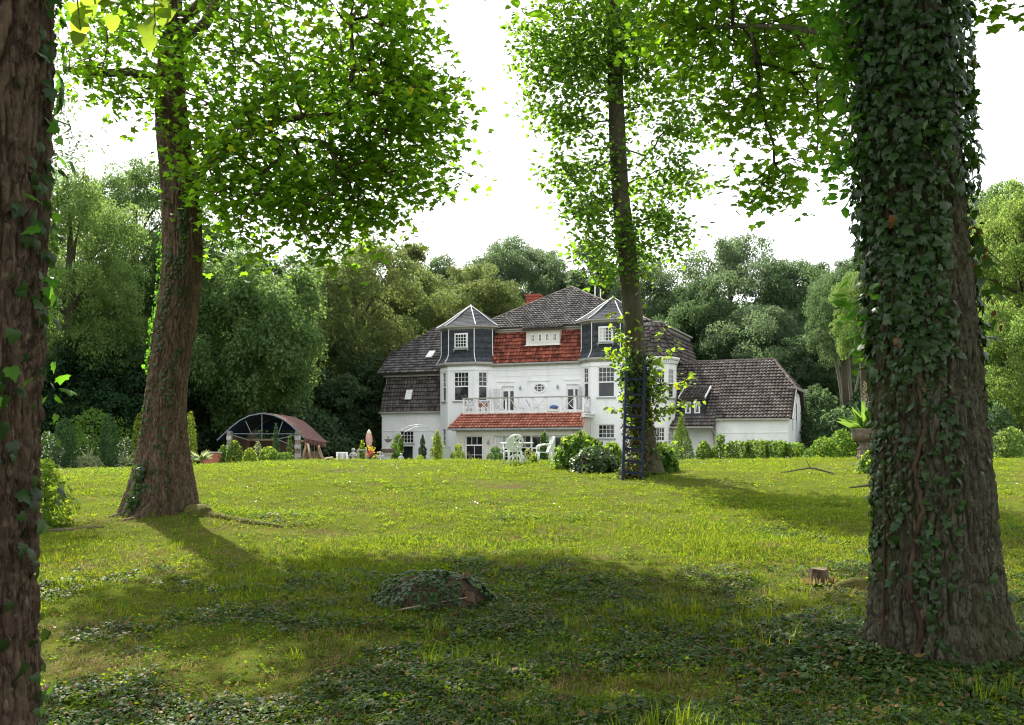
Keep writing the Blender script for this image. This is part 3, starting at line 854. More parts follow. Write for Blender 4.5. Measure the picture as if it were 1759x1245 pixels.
# --- right part: round bay, brown mansard, upper eave running back
bc = (8.05, 0.0); br = 1.72
ang = [-95, -70, -45, -20, 0, 20, 50, 56, 82, 105, 130]
wb = MB(); bw_list = []
for i in range(len(ang) - 1):
    a, b = math.radians(ang[i]), math.radians(ang[i + 1])
    fr = frame2((bc[0] + br * math.sin(a), bc[1] + br * math.cos(a)), (bc[0] + br * math.sin(b), bc[1] + br * math.cos(b)))
    hl = []
    if ang[i] in (20, 56):
        mgn = 0.06
        hl = [(mgn, fr[3] - mgn, 4.55, 6.42), (mgn, fr[3] - mgn, 1.66, 2.58)]
        bw_list += [(fr, hl[0], fwin), (fr, hl[1], [(0, 1, 4, 3)])]
    wall_panel(wb, fr, -0.1, 7.1, hl)
wb.build('bay_wall', M['plaster'], house, local=True)
for fr, h, sec in bw_list: window(house, fr, *h, sec)
cb = MB(); segs = 40
def arc_ring(mb, r0, z0, r1, z1):
    for k in range(segs):
        a, b = math.radians(-95 + 225 * k / segs), math.radians(-95 + 225 * (k + 1) / segs)
        P = lambda r, x, z: L(bc[0] + r * math.sin(x), bc[1] + r * math.cos(x), z)
        mb.poly([P(r0, a, z0), P(r0, b, z0), P(r1, b, z1), P(r1, a, z1)])
for q in ((1.74, 6.80, 1.80, 6.84), (1.80, 6.84, 1.80, 6.92), (1.72, 7.0, 1.88, 7.05), (1.88, 7.05, 1.94, 7.12), (1.94, 7.12, 1.94, 7.24), (1.94, 7.24, 1.7, 7.26)): arc_ring(cb, *q)
for k in range(36):
    a = math.radians(-80 + 205 * k / 36); c = L(bc[0] + 1.80 * math.sin(a), bc[1] + 1.80 * math.cos(a), 6.97)
    cb.box(c, (0.09, 0.10, 0.09), rz=-a)
cb.build('dentil_cornice', M['plaster'], house, local=True)
ap = MB(); pts_t = []
for k in range(9):                                  # tiled mansard following the curve, in flat strips
    a, b = math.radians(-90 + 225 * k / 9), math.radians(-90 + 225 * (k + 1) / 9)
    P = lambda r, x, z: L(bc[0] + r * math.sin(x), bc[1] - (1.9 - r) * 0.35 + r * math.cos(x), z)
    roof_plane(house, [P(1.9, a, 7.26), P(1.9, b, 7.26), P(0.85, b, 9.6), P(0.85, a, 9.6)], 'tile_brown', name='bay_roof_tiles', tw=0.25, th=0.32, seed=30 + k)
mb = MB()
wall_panel(mb, frame2((9.0, 0.0), (9.0, -11.0)), -0.1, 7.1); wall_panel(mb, frame2((6.5, -0.7), (9.0, -0.7)), 6.9, 9.6)
mb.build('wall', M['plaster'], house, local=True)
roof_plane(house, [L(9.15, -0.9, 7.2), L(9.15, -11, 7.2), L(8.3, -11, 9.6), L(8.3, -0.9, 9.6)], 'tile_brown', name='brown_roof_tiles', tw=0.25, th=0.32, seed=21)
mb = MB(); fr = frame2((8.42, -0.3), (8.42, -11)); fbox(mb, fr, 0, fr[3], 9.50, 9.78, -0.02, 0.3); fbox(mb, fr, -0.1, fr[3], 9.70, 9.80, -0.2, 0.2)
mb.build('fascia', M['grey_paint'], house, local=True)

# --- porch with coral tiles and the balcony over it
pt = 3.2
PF = frame2((-4.75, pt), (4.12, pt)); ps = 4.75
ph = [(-4.20 + ps, -2.86 + ps, 0.05, 2.06), (-1.98 + ps, 1.98 + ps, 0.05, 2.06), (2.30 + ps, 3.60 + ps, 0.05, 2.0)]
mb = MB(); wall_panel(mb, PF, -0.1, 2.36, ph, 0.22)
RS = frame2((4.12, pt), (4.12, 0.9)); wall_panel(mb, RS, -0.1, 3.3)
LS = frame2((-4.75, 0.8), (-4.75, pt)); wall_panel(mb, LS, -0.1, 2.4)
mb.build('porch_wall', M['plaster_warm'], house, local=True)
mb = MB(); fbox(mb, PF, -0.1, PF[3] + 0.1, 2.06, 2.42, -0.10, 0.02)
fbox(mb, PF, -0.06, 0.56, 1.86, 2.05, -0.07, 0.02); fbox(mb, PF, 1.94, 2.72, 1.86, 2.05, -0.07, 0.02)
fbox(mb, PF, 0.0, 0.50, 0, 1.86, -0.04, 0.02); fbox(mb, PF, 2.0, 2.66, 0, 1.86, -0.04, 0.02)
mb.build('porch_beam', M['plaster_warm'], house, local=True)
window(house, PF, *ph[0], [(0, 0.68, 2, 2), (0.68, 1, 3, 1)], sill=False, bw=0.08)
m0, m1 = ph[1][0], ph[1][1]; wd = (m1 - m0) / 3
window(house, PF, m0, m0 + wd, 0.05, 2.06, [(0, 0.58, 2, 2), (0.58, 1, 2, 1)], sill=False, bw=0.07, curtains=[(0, 0.45, .6, .96), (.55, 1, .6, .96), (0, .4, .05, .55)])
window(house, PF, m0 + wd, m0 + 2 * wd, 1.22, 2.06, [(0, 1, 3, 1)], sill=False, bw=0.05)
window(house, PF, m0 + 2 * wd, m1, 0.05, 2.06, [(0, 0.58, 2, 2), (0.58, 1, 2, 1)], sill=False, bw=0.07, curtains=[(.55, 1, .6, .96), (.5, 1, .05, .55)])
mb = MB(); mb.poly([fp(PF, m0 + wd, 0, .6), fp(PF, m0 + 2 * wd, 0, .6), fp(PF, m0 + 2 * wd, 1.22, .6), fp(PF, m0 + wd, 1.22, .6)])
for x in (m0 + wd, m0 + 2 * wd): mb.poly([fp(PF, x, 0, .2), fp(PF, x, 0, .6), fp(PF, x, 1.22, .6), fp(PF, x, 1.22, .2)])
mb.poly([fp(PF, m0 + wd, 1.22, .2), fp(PF, m0 + 2 * wd, 1.22, .2), fp(PF, m0 + 2 * wd, 1.22, .6), fp(PF, m0 + wd, 1.22, .6)])
mb.build('open_doorway', M['dark_room'], house, local=True)
window(house, PF, *ph[2], [(0, 0.6, 3, 1), (0.6, 1, 3, 1)], sill=False, bw=0.06)
mb = MB(); c = fp(PF, 3.62 + 0.0, 1.55, -0.10)
mb = MB(); c = fp(PF, 2.34, 1.62, -0.12); mb.lathe([(0.02, -0.15), (0.06, -0.1), (0.07, 0.05), (0.02, 0.14)], c, n=8); mb.bar(c, (c[0], c[1] + 0.12, c[2] + 0.05), 0.025); mb.build('wall_lantern', M['zinc'], house, local=True)
# porch roof
ez, dz = 2.58, 3.62
pe0, pe1 = L(-5.25, 3.66, ez), L(4.42, 3.66, ez)
pt0, pt1 = L(-4.82, 2.24, dz), L(4.16, 2.24, dz)
roof_plane(house, [pe0, pe1, pt1, pt0], 'tile_coral', name='coral_roof_tiles', tw=0.24, th=0.30, seed=17)
roof_plane(house, [L(-5.25, 1.0, ez), pe0, pt0, L(-4.82, 1.0, dz)], 'tile_coral', name='coral_roof_tiles', tw=0.24, th=0.30, seed=18)
ridge_caps(house, pe0, pt0, 'tile_coral', r=0.07); ridge_caps(house, pe1, pt1, 'tile_coral', r=0.07)
mb = MB(); fr = frame2((-5.3, 3.74), (4.45, 3.74)); fbox(mb, fr, 0, fr[3], 2.46, 2.565, -0.04, 0.08)
fbox(mb, fr, 0.3, fr[3] - 0.2, 2.40, 2.455, 0.1, 0.5)
mb.build('gutter', M['zinc'], house, local=True)
mb = MB(); fr = frame2((4.14, 2.9), (4.14, 0.8)); fbox(mb, fr, 0, fr[3], 3.28, 3.44, -0.22, 0.02); fbox(mb, fr, 0, fr[3], 3.45, 3.56, -0.30, 0.02)
mb.build('side_cornice', M['white_paint'], house, local=True)
mb = MB(); mb.box(((-4.8 + 4.15) / 2, -1.15, 3.60), (8.9, 2.28, 0.1)); mb.build('balcony_floor', M['grey_paint'], house, local=True)
# balcony railing: posts, rails and diagonal crosses, each its own piece
rail_root = MB(); RF = frame2((-4.72, 2.30), (4.05, 2.30)); RL = RF[3]
fbox(rail_root, RF, -0.1, RL + 0.1, 4.64, 4.72, -0.06, 0.10)
railing = rail_root.build('balcony_railing', M['grey_paint'], house, local=True)
lowr = MB(); fbox(lowr, RF, 0, RL, 3.70, 3.77, -0.01, 0.05); fbox(lowr, RF, -0.1, RL + 0.1, 3.60, 3.66, -0.04, 0.1); lowr.build('bottom_rail', M['white_paint'], railing, local=True)
def post(fr, a):
    m = MB(); fbox(m, fr, a - 0.06, a + 0.06, 3.66, 4.64, -0.03, 0.07); return m.build('post', M['white_paint'], railing, local=True)
def cross(fr, a, b):
    for p, q, d in (((a, 3.79), (b, 4.62), 0.0), ((a, 4.62), (b, 3.79), 0.032)):
        m = MB(); m.bar(fp(fr, *p, d + .012), fp(fr, *q, d + .012), 0.03, 0.095, up=Vector(fp(fr, 0, 0, -1)) - Vector(fp(fr, 0, 0, 0)))
        m.build('cross_brace', M['white_paint'], railing, local=True)
posts = [0.0, 1.02, 2.06, 2.20, 3.20, 4.08, 5.12, 6.12, 7.2, 8.22, RL]
for a in posts: post(RF, a)
for a, b in ((0.05, 0.97), (1.07, 2.01), (2.25, 3.15), (5.17, 6.07), (7.25, 8.17)): cross(RF, a, b)
for x, t0, t1 in ((-4.66, 2.30, 0.85), (4.0, 2.30, 0.75)):
    fr = frame2((x, t0), (x, t1)); m = MB(); fbox(m, fr, 0.1, fr[3], 4.645, 4.715, -0.05, 0.08); m.build('handrail', M['grey_paint'], railing, local=True)
    m = MB(); fbox(m, fr, 0.1, fr[3], 3.70, 3.77, -0.01, 0.05); m.build('bottom_rail', M['white_paint'], railing, local=True)
    post(fr, fr[3] / 2); post(fr, fr[3] - 0.06); cross(fr, 0.1, fr[3] / 2 - 0.06); cross(fr, fr[3] / 2 + 0.06, fr[3] - 0.12)
# ------------------------------------------------------------------ low wing on the right
wing = root('low_wing', (1.86, 70.0, HZ), 'long low white wing with big brown tiled half-hipped roof beside the villa', 'house', rz=-TH)
WF = frame2((12.45, 0.0), (17.05, 0.0))
mb = MB()
wall_panel(mb, WF, -0.1, 3.12)
wall_panel(mb, frame2((9.6, -0.75), (12.45, -0.75)), -0.1, 2.7); mb.poly([L(12.45, -0.75, -0.1), L(12.45, 0, -0.1), L(12.45, 0, 3.12), L(12.45, -0.75, 3.12)])
GE = frame2((17.05, 0.0), (17.05, -8.4))
gw = [(2.2, 2.75, 2.35, 4.25), (4.3, 4.85, 2.35, 4.25)]
wall_panel(mb, GE, -0.1, 3.12, [(g[0], g[1], g[2], 3.12) for g in gw])
zt = lambda a: 3.12 + 0.93 * min(a, 8.4 - a)
# gable triangle, cut at the half hip
cuts = [0, 1.9, gw[0][0], gw[0][1], 4.2, gw[1][0], gw[1][1], 6.5, 8.4]
for a, b in zip(cuts[:-1], cuts[1:]):
    za, zb = min(zt(a), 5.1), min(zt(b), 5.1); lo = 3.12
    if (a, b) in ((gw[0][0], gw[0][1]), (gw[1][0], gw[1][1])): lo = 4.25
    mb.poly([fp(GE, a, lo), fp(GE, b, lo), fp(GE, b, max(zb, lo)), fp(GE, a, max(za, lo))] if za > lo else [fp(GE, a, lo), fp(GE, b, lo), fp(GE, b, zb)])
mb.build('wall', M['plaster'], wing, local=True)
for g in gw:
    m = MB(); fbox(m, GE, g[0], g[1], g[2], g[3], 0.05, 0.12)
    for k in range(9): fbox(m, GE, g[0] + .05, g[1] - .05, g[2] + .08 + .2 * k, g[2] + .2 + .2 * k, 0.03, 0.048)
    m.build('shutter', M['grey_paint'], wing, local=True)
mb = MB(); fbox(mb, WF, 0, WF[3], 2.20, 2.24, -0.03, 0.01); mb.build('moulding', M['plaster'], wing, local=True)
mb = MB(); fbox(mb, WF, -0.05, WF[3] + 0.12, 3.02, 3.14, -0.26, 0.0); mb.tube([L(12.40, 0.12, 3.05), L(12.40, 0.1, 2.7), L(12.38, 0.06, 0)], 0.05, n=6)
fr = frame2((9.4, 0.62), (12.38, 0.62)); fbox(mb, fr, 0, fr[3], 2.53, 2.64, -0.12, 0.03); mb.tube([L(12.25, 0.66, 2.5), L(12.25, 0.1, 2.2), L(12.2, -0.6, 2.0), L(12.2, -0.6, 0)], 0.05, n=6)
mb.build('gutter', M['grey_paint'], wing, local=True)
sl = 0.93
def wz(t): return 3.16 + sl * (0.22 - t)
rt = -4.2
Rl, Rr = L(8.6, rt, wz(rt)), L(15.6, rt, wz(rt)); kk_ = L(17.3, -1.95, wz(-1.95))
roof_plane(wing, [L(12.4, 0.22, wz(.22)), L(17.3, 0.22, wz(.22)), kk_, Rr, L(12.4, rt, wz(rt))], 'tile_brown', name='brown_roof_tiles', tw=0.24, th=0.32, seed=41)
def dcut(O, U, V):
    q = [Vector(L(s, t, wz(t))) for s, t in ((10.15, -0.05), (11.65, -0.05), (11.65, -1.9), (10.15, -1.9))]
    return [((p - O).dot(U), (p - O).dot(V)) for p in q]
roof_plane(wing, [L(9.0, 0.74, wz(.74)), L(12.4, 0.74, wz(.74)), L(12.4, rt, wz(rt)), L(8.6, rt, wz(rt))], 'tile_brown', name='brown_roof_tiles', tw=0.24, th=0.32, seed=42, cut=dcut)
kb = L(17.3, -6.45, wz(-1.95))
roof_plane(wing, [kk_, kb, Rr], 'tile_brown', name='brown_roof_tiles', tw=0.28, th=0.32, seed=43)
mb = MB(); mb.poly([L(17.3, -8.62, wz(.22)), L(8.6, -8.62, wz(.22)), Rl, Rr, kb]); mb.build('rear_slope', M['roof_deck'], wing, local=True)
ridge_caps(wing, Rl, Rr, r=0.11); ridge_caps(wing, kk_, Rr, r=0.09)
mb = MB()                                          # barge boards and the small half-hip eave
mb.bar(Vector(L(17.34, 0.24, wz(.24) - .1)), Vector(L(17.34, -1.95, wz(-1.95) - .1)), 0.06, 0.18)
mb.bar(Vector(L(17.42, -1.7, wz(-1.95) - .06)), Vector(L(17.42, -6.7, wz(-1.95) - .06)), 0.12, 0.12)
mb.bar(Vector(L(16.8, -1.72, wz(-1.95) + .02)), Vector(L(17.42, -1.72, wz(-1.95) - .02)), 0.08, 0.10)
mb.build('barge_board', M['grey_paint'], wing, local=True)
# dormer: grey boarded front with two little windows under a mossy shed roof
DFr = frame2((10.18, 0.05), (11.62, 0.05))
dh = [(0.22, 0.60, 3.52, 4.30), (0.84, 1.22, 3.52, 4.30)]
mb = MB(); wall_panel(mb, DFr, 3.28, 4.52, dh, 0.08)
for a in (0, DFr[3]): mb.poly([fp(DFr, a, 3.28), fp(DFr, a, 4.52), fp(DFr, a, 5.3, 1.9), fp(DFr, a, 5.0, 1.9)])
dor = mb.build('dormer', M['slate'], wing, local=True)
for h in dh:
    m = MB()
    for q in ((h[0], h[0] + .06, h[2], h[3]), (h[1] - .06, h[1], h[2], h[3]), (h[0] + .06, h[1] - .06, h[3] - .06, h[3]), (h[0] + .06, h[1] - .06, h[2], h[2] + .06)): fbox(m, DFr, *q, -0.02, 0.06)
    m.build('dormer_window', M['white_paint'], dor, local=True)
    m = MB(); m.poly([fp(DFr, h[0], h[2], .05), fp(DFr, h[1], h[2], .05), fp(DFr, h[1], h[3], .05), fp(DFr, h[0], h[3], .05)]); m.build('pane', M['glass'], dor, local=True)
    m = MB()                                       # parted curtain
    m.poly([fp(DFr, h[0] + .06, h[3] - .06, .045), fp(DFr, h[0] + .06, h[2] + .06, .045), fp(DFr, h[0] + .10, h[2] + .06, .045), fp(DFr, (h[0] + h[1]) / 2, h[3] - .06, .045)])
    m.poly([fp(DFr, h[1] - .06, h[3] - .06, .045), fp(DFr, (h[0] + h[1]) / 2, h[3] - .06, .045), fp(DFr, h[1] - .10, h[2] + .06, .045), fp(DFr, h[1] - .06, h[2] + .06, .045)])
    m.build('curtain', M['curtain'], dor, local=True)
m = MB(); fbox(m, DFr, -0.05, DFr[3] + 0.05, 3.18, 3.275, -0.12, 0.3); m.build('sill', M['white_paint'], dor, local=True)
roof_plane(wing, [L(10.05, 0.28, 4.50), L(11.75, 0.28, 4.50), L(11.75, -1.75, 5.32), L(10.05, -1.75, 5.32)], 'tile_brown', name='dormer_roof_tiles', tw=0.24, th=0.30, seed=44)
m = MB()
for s in (10.02, 11.78): m.bar(L(s, 0.32, 4.54), L(s, -1.7, 5.36), 0.05, 0.14)
m.build('barge_board', M['white_paint'], wing, local=True)
# ------------------------------------------------------------------ leaves
def norm(a): return a / np.maximum(np.linalg.norm(a, axis=-1, keepdims=True), 1e-9)


def frames(nrm, tip):
    z = norm(nrm); y = norm(tip - (tip * z).sum(-1, keepdims=True) * z); x = np.cross(y, z)
    return np.stack([x, y, z], 1)               # rows are the leaf's axes


def leaf_template(kind):
    if kind == 'maple':
        a = [(0, 0), (.16, .02), (.50, .02), (.42, .22), (.62, .46), (.36, .52), (.22, .56), (.20, .74), (0, 1.0)]
        out = a + [(-x, y) for x, y in a[-2:0:-1]]
        V = [(x, y, -0.10 * abs(x) - 0.12 * y * y) for x, y in out] + [(0, .42, 0.03)]
        c = len(V) - 1; n = c
        F = [(c, i, (i + 1) % n) for i in range(n)]
    elif kind == 'ivy':
        a = [(0, 0.02), (.24, -.08), (.50, .10), (.40, .30), (.46, .52), (.24, .56), (0, 1.0)]
        out = a + [(-x, y) for x, y in a[-2:0:-1]]
        V = [(x, y, -0.16 * abs(x) - 0.15 * y * y) for x, y in out] + [(0, .40, 0.06)]
        c = len(V) - 1
        F = [(c, i, (i + 1) % c) for i in range(c)]
    elif kind == 'heart':
        out = [(0, 0.04), (.30, -.04), (.47, .22), (.34, .62), (0, 1.0), (-.34, .62), (-.47, .22), (-.30, -.04)]
        V = [(x, y, -0.14 * abs(x) - 0.2 * y * y) for x, y in out] + [(0, .4, 0.04)]
        F = [(8, i, (i + 1) % 8) for i in range(8)]
    elif kind == 'oval':
        V = [(0, 0, 0), (.28, .32, -.05), (.22, .7, -.10), (0, 1, -.18), (-.22, .7, -.10), (-.28, .32, -.05), (0, .5, .0)]
        F = [(6, i, (i + 1) % 6) for i in range(6)]
    elif kind == 'round':
        out = [(math.sin(t) * .5, .5 - math.cos(t) * .5) for t in [2 * math.pi * k / 7 for k in range(7)]]
        V = [(x, y, -.12 * (x * x + (y - .5) ** 2)) for x, y in out] + [(0, .45, -.06)]
        F = [(7, i, (i + 1) % 7) for i in range(7)]
    elif kind == 'lance':
        V = [(0, 0, 0), (.13, .35, 0), (0, 1, -.12), (-.13, .35, 0)]
        F = [(0, 1, 2), (0, 2, 3)]
    else:                                        # 'card': a small folded spray seen far off
        V = [(0, 0, 0), (.42, .5, -.10), (0, 1, 0), (-.42, .5, -.10)]
        F = [(0, 1, 2), (0, 2, 3)]
    return np.array(V, float), F


TPL = {k: leaf_template(k) for k in ('maple', 'ivy', 'heart', 'oval', 'round', 'lance', 'card')}


def leaves_mesh(name, kind, pos, fr, size, mat, off=(0, 0, 0)):
    tv, tf = TPL[kind]
    V = pos[:, None, :] + size[:, None, None] * np.einsum('kc,ncd->nkd', tv, fr) - np.asarray(off)
    k = len(tv); F = np.asarray(tf)
    loops = (F[None] + (np.arange(len(pos)) * k)[:, None, None]).reshape(-1)
    return mesh_np(name, V.reshape(-1, 3), loops, np.arange(len(pos) * len(F)) * 3, mat)


LEAF1 = {}


def leaves(parent, name, kind, pos, fr, size, mat, singles=0, single_name='leaf', plural='leaves', within=None):
    """the leaves that show largest in the photograph become single parts, all others one mass"""
    pos, fr, size = np.asarray(pos), np.asarray(fr), np.asarray(size)
    base = BASE.get(parent.name, Vector((0, 0, 0)))
    keep = np.ones(len(pos), bool)
    if singles:
        d = np.maximum(pos[:, 1], 0.5)
        u = UC + pos[:, 0] / d * FPX; v = VH - (pos[:, 2] - EYE) / d * FPX
        face = np.abs((fr[:, 2] * norm(pos - np.array([0, 0, EYE]))).sum(1))
        score = size / d * (0.3 + face) * ((u > 2) & (u < 1757) & (v > 2) & (v < 1243))
        if within is not None: score = score * within
        idx = np.argsort(-score)[:singles]; idx = idx[score[idx] > 0]
        key = (kind, mat)
        if key not in LEAF1: LEAF1[key] = mesh_np(single_name, TPL[kind][0], np.asarray(TPL[kind][1]).ravel(), np.arange(len(TPL[kind][1])) * 3, M[mat])
        for i in idx:
            o = bpy.data.objects.new(single_name, LEAF1[key]); COL.objects.link(o); o.parent = parent
            m = Matrix.Identity(4)
            for c in range(3):
                for r in range(3): m[r][c] = fr[i, c, r] * size[i]
                m[c][3] = pos[i, c] - base[c]
            o.matrix_basis = m
        keep[idx] = False
    if keep.any():
        link(plural, leaves_mesh(plural, kind, pos[keep], fr[keep], size[keep], M[mat], base), parent, kind='stuff')


# ------------------------------------------------------------------ trunks
def px_trunk(tab, d, z_top=None, lean=(0, 0), top_r=0.12):
    """tab: rows (v, u left, u right) measured at distance d -> arrays z, x, y, r"""
    z = [EYE + (VH - v) / FPX * d for v, a, b in tab]
    x = [((a + b) / 2 - UC) / FPX * d for v, a, b in tab]
    r = [(b - a) / 2 / FPX * d for v, a, b in tab]
    y = [d] * len(tab)
    o = np.argsort(z); z, x, y, r = [np.array(q)[o] for q in (z, x, y, r)]
    if z_top:
        n = 6
        zz = np.linspace(z[-1], z_top, n + 1)[1:]
        f = (zz - z[-1]) / (z_top - z[-1])
        x = np.append(x, x[-1] + lean[0] * f); y = np.append(y, y[-1] + lean[1] * f); r = np.append(r, r[-1] * (1 - f) + top_r * f); z = np.append(z, zz)
    return z, x, y, r


def smooth_interp(zq, z, a):
    v = np.interp(zq, z, a)
    for k in (0.10, 0.2): v = (v + np.interp(zq - k, z, a) + np.interp(zq + k, z, a)) / 3
    return v


def trunk_mesh(name, prof, nseg, dz, mat, off, relief=0.03, freq=13.0, vs=0.17, flare=0.0, lobes=5, seed=1, zdetail=99):
    z, x, y, r = prof
    zq = np.concatenate([np.arange(z[0], min(zdetail, z[-1]), dz), np.arange(min(zdetail, z[-1]), z[-1], dz * 4), [z[-1]]])
    X, Y, Rr = smooth_interp(zq, z, x), smooth_interp(zq, z, y), smooth_interp(zq, z, r)
    th = np.linspace(0, 2 * np.pi, nseg, endpoint=False)
    T, Zg = np.meshgrid(th, zq)
    Rg = Rr[:, None] * np.ones_like(T)
    h = Zg - z[0]
    fl = np.exp(-h / 0.45)
    lob = 0.5 + 0.5 * np.cos(lobes * T + 1.3 + 0.6 * np.sin(2 * T + seed))
    Rg = Rg * (1 + flare * fl * (0.25 + 1.0 * lob ** 2) + 0.05 * vnoise(np.cos(T) * 1.3, np.sin(T) * 1.3, Zg * 0.8, seed + 9))
    cx, sy = np.cos(T) * Rr[:, None].clip(0.2), np.sin(T) * Rr[:, None].clip(0.2)
    wx = 0.05 * vnoise(cx * 3, sy * 3, Zg * 2.2, seed + 1)
    n1 = vnoise((cx + wx) * freq, (sy + wx) * freq, Zg * freq * vs, seed)
    n2 = vnoise((cx + wx) * freq * 2.1, (sy - wx) * freq * 2.1, Zg * freq * vs * 2.6, seed + 3)
    n3 = vnoise(cx * freq * 1.2, sy * freq * 1.2, Zg * freq * 0.9, seed + 5)
    def groove(n, w): q = np.clip(np.abs(n) / w, 0, 1); return q * q * (3 - 2 * q)
    plate = groove(n1, .30) * (.55 + .45 * groove(n2, .22)) * (.7 + .3 * groove(n3, .16))
    Rg = Rg + relief * (plate - 0.6) + relief * 0.20 * vnoise(cx * 38, sy * 38, Zg * 26, seed + 7) + relief * 0.22 * vnoise(cx * 55, sy * 55, Zg * 9, seed + 8)
    V = np.stack([X[:, None] + Rg * np.cos(T), Y[:, None] + Rg * np.sin(T), Zg], -1).reshape(-1, 3) - np.asarray(off)
    nz = len(zq)
    i, j = np.meshgrid(np.arange(nseg), np.arange(nz - 1))
    i2 = (i + 1) % nseg
    F = np.stack([j * nseg + i, j * nseg + i2, (j + 1) * nseg + i2, (j + 1) * nseg + i], -1).reshape(-1, 4)
    return mesh_np(name, V, F.ravel(), np.arange(len(F)) * 4, mat, smooth=True)


def ell_points(ells, spacing, gap=-0.35, gseed=5, gscale=0.9):
    out = []
    for (c, r) in ells:
        c, r = np.array(c), np.array(r)
        n = np.ceil(2 * r / spacing).astype(int) + 1
        g = np.stack(np.meshgrid(*[np.arange(k) for k in n], indexing='ij'), -1).reshape(-1, 3) * spacing - r + c
        g = g + rng.uniform(-.5, .5, g.shape) * spacing
        q = ((g - c) / r)
        lum = 1 + 0.28 * vnoise(g[:, 0] * gscale, g[:, 1] * gscale, g[:, 2] * gscale, gseed + 3)
        keep = ((q ** 2).sum(1) < lum) & (vnoise(g[:, 0] * gscale * 1.4, g[:, 1] * gscale * 1.4, g[:, 2] * gscale * 2.0, gseed) > gap)
        out.append(g[keep])
    P = np.concatenate(out)
    # thin overlapping points
    key = np.floor(P / spacing).astype(int)
    _, idx = np.unique(key, axis=0, return_index=True)
    return P[idx]


def grow(points, nodes, node_r, seed=0, droop=0.0, taper=0.0035, rmax=0.05):
    """joins every leaf cluster to the nearest wood, nearest first; returns tubes' mesh arrays"""
    nodes = [np.array(p, float) for p in nodes]; par = [-1] * len(nodes); base_n = len(nodes)
    P = np.asarray(points)
    N = np.array(nodes)
    d0 = np.min(np.linalg.norm(P[:, None] - N[None], axis=2), axis=1)
    order = np.argsort(d0)
    cap = len(nodes) + len(P) * 2
    arr = np.zeros((cap, 3)); arr[:len(nodes)] = N; cnt = len(nodes)
    parent = np.full(cap, -1)
    tips = []
    depth = np.zeros(cap)
    for i in order:
        p = P[i]
        dd = np.linalg.norm(arr[:cnt] - p, axis=1) + 0.12 * depth[:cnt]
        k = int(np.argmin(dd)); q = arr[k]
        mid = (p + q) / 2 + rng.normal(0, 0.06, 3) * np.linalg.norm(p - q) * 1.2 + np.array([0, 0, -droop * np.linalg.norm(p - q)])
        arr[cnt] = mid; parent[cnt] = k; depth[cnt] = depth[k] + 1; arr[cnt + 1] = p; parent[cnt + 1] = cnt; depth[cnt + 1] = depth[k] + 1
        tips.append(cnt + 1); cnt += 2
    load = np.zeros(cnt)
    load[tips] = 1
    for i in range(cnt - 1, base_n - 1, -1): load[parent[i]] += load[i]
    V, F = [], []
    for i in range(base_n, cnt):
        k = parent[i]
        ra = min(rmax, taper * math.sqrt(load[i]) + 0.002); rb = min(rmax, (taper * math.sqrt(load[k]) + 0.002)) if k >= base_n else ra * 1.15
        p, q = arr[i], arr[k]; d = p - q; ln = np.linalg.norm(d)
        if ln < 1e-4: continue
        d = d / ln; x = np.cross(d, [0.21, 0.11, 1.0] if abs(d[2]) < .9 else [1, 0, 0]); x /= np.linalg.norm(x); y = np.cross(d, x)
        b = len(V)
        for o, r in ((q, rb), (p, ra)):
            for a in (0, 2.094, 4.189): V.append(o + (x * math.cos(a) + y * math.sin(a)) * r)
        F += [(b, b + 1, b + 4, b + 3), (b + 1, b + 2, b + 5, b + 4), (b + 2, b, b + 3, b + 5)]
    return np.array(V), np.array(F)


def cluster_leaves(P, n, sig, size, up=0.75, seed=0, outward=None, tipdown=0.3):
    k = np.repeat(np.arange(len(P)), n)
    pos = P[k] + rng.normal(0, 1, (len(k), 3)) * np.asarray(sig)
    nr = rng.normal(0, 1, (len(k), 3)); nr[:, 2] = np.abs(nr[:, 2]); nr = norm(nr) * (1 - up) + np.array([0, 0, up])
    tip = norm(pos - P[k]) + rng.normal(0, .5, (len(k), 3)) + np.array([0, 0, -tipdown])
    sz = size * rng.uniform(0.65, 1.2, len(k))
    return pos, frames(nr, tip), sz


def stuff_mesh(name, VF, mat, parent, kind=None):
    V, F = VF
    base = BASE.get(parent.name, Vector((0, 0, 0)))
    return link(name, mesh_np(name, V - np.asarray(base), F.ravel(), np.arange(len(F)) * 4, mat, smooth=True), parent, kind=kind)


def limb(parent, name, pts, rads, mat, n=10, wob=0.03):
    mb = MB(); P = [Vector(p) for p in pts]
    # resample
    out, rr = [], []
    for i in range(len(P) - 1):
        for k in range(5):
            f = k / 5; out.append(P[i].lerp(P[i + 1], f) + Vector(rng.normal(0, wob * rads[i], 3))); rr.append(rads[i] * (1 - f) + rads[i + 1] * f)
    out.append(P[-1]); rr.append(rads[-1])
    mb.tube(out, rr, n=n)
    return mb.build(name, M[mat], parent, smooth=True), out


def trunk_surface(prof, zq, th):
    z, x, y, r = prof
    X, Y, Rr = smooth_interp(zq, z, x), smooth_interp(zq, z, y), smooth_interp(zq, z, r)
    return np.stack([X + Rr * np.cos(th), Y + Rr * np.sin(th), zq], -1), np.stack([np.cos(th), np.sin(th), 0 * zq], -1)


def ivy_frames(out, spread=0.45, tip=(0, 0, -1)):
    n = len(out)
    nr = out + rng.normal(0, spread, (n, 3)) + np.array([0, 0, 0.25])
    tp = np.array(tip) + rng.normal(0, 0.5, (n, 3))
    return frames(nr, tp)


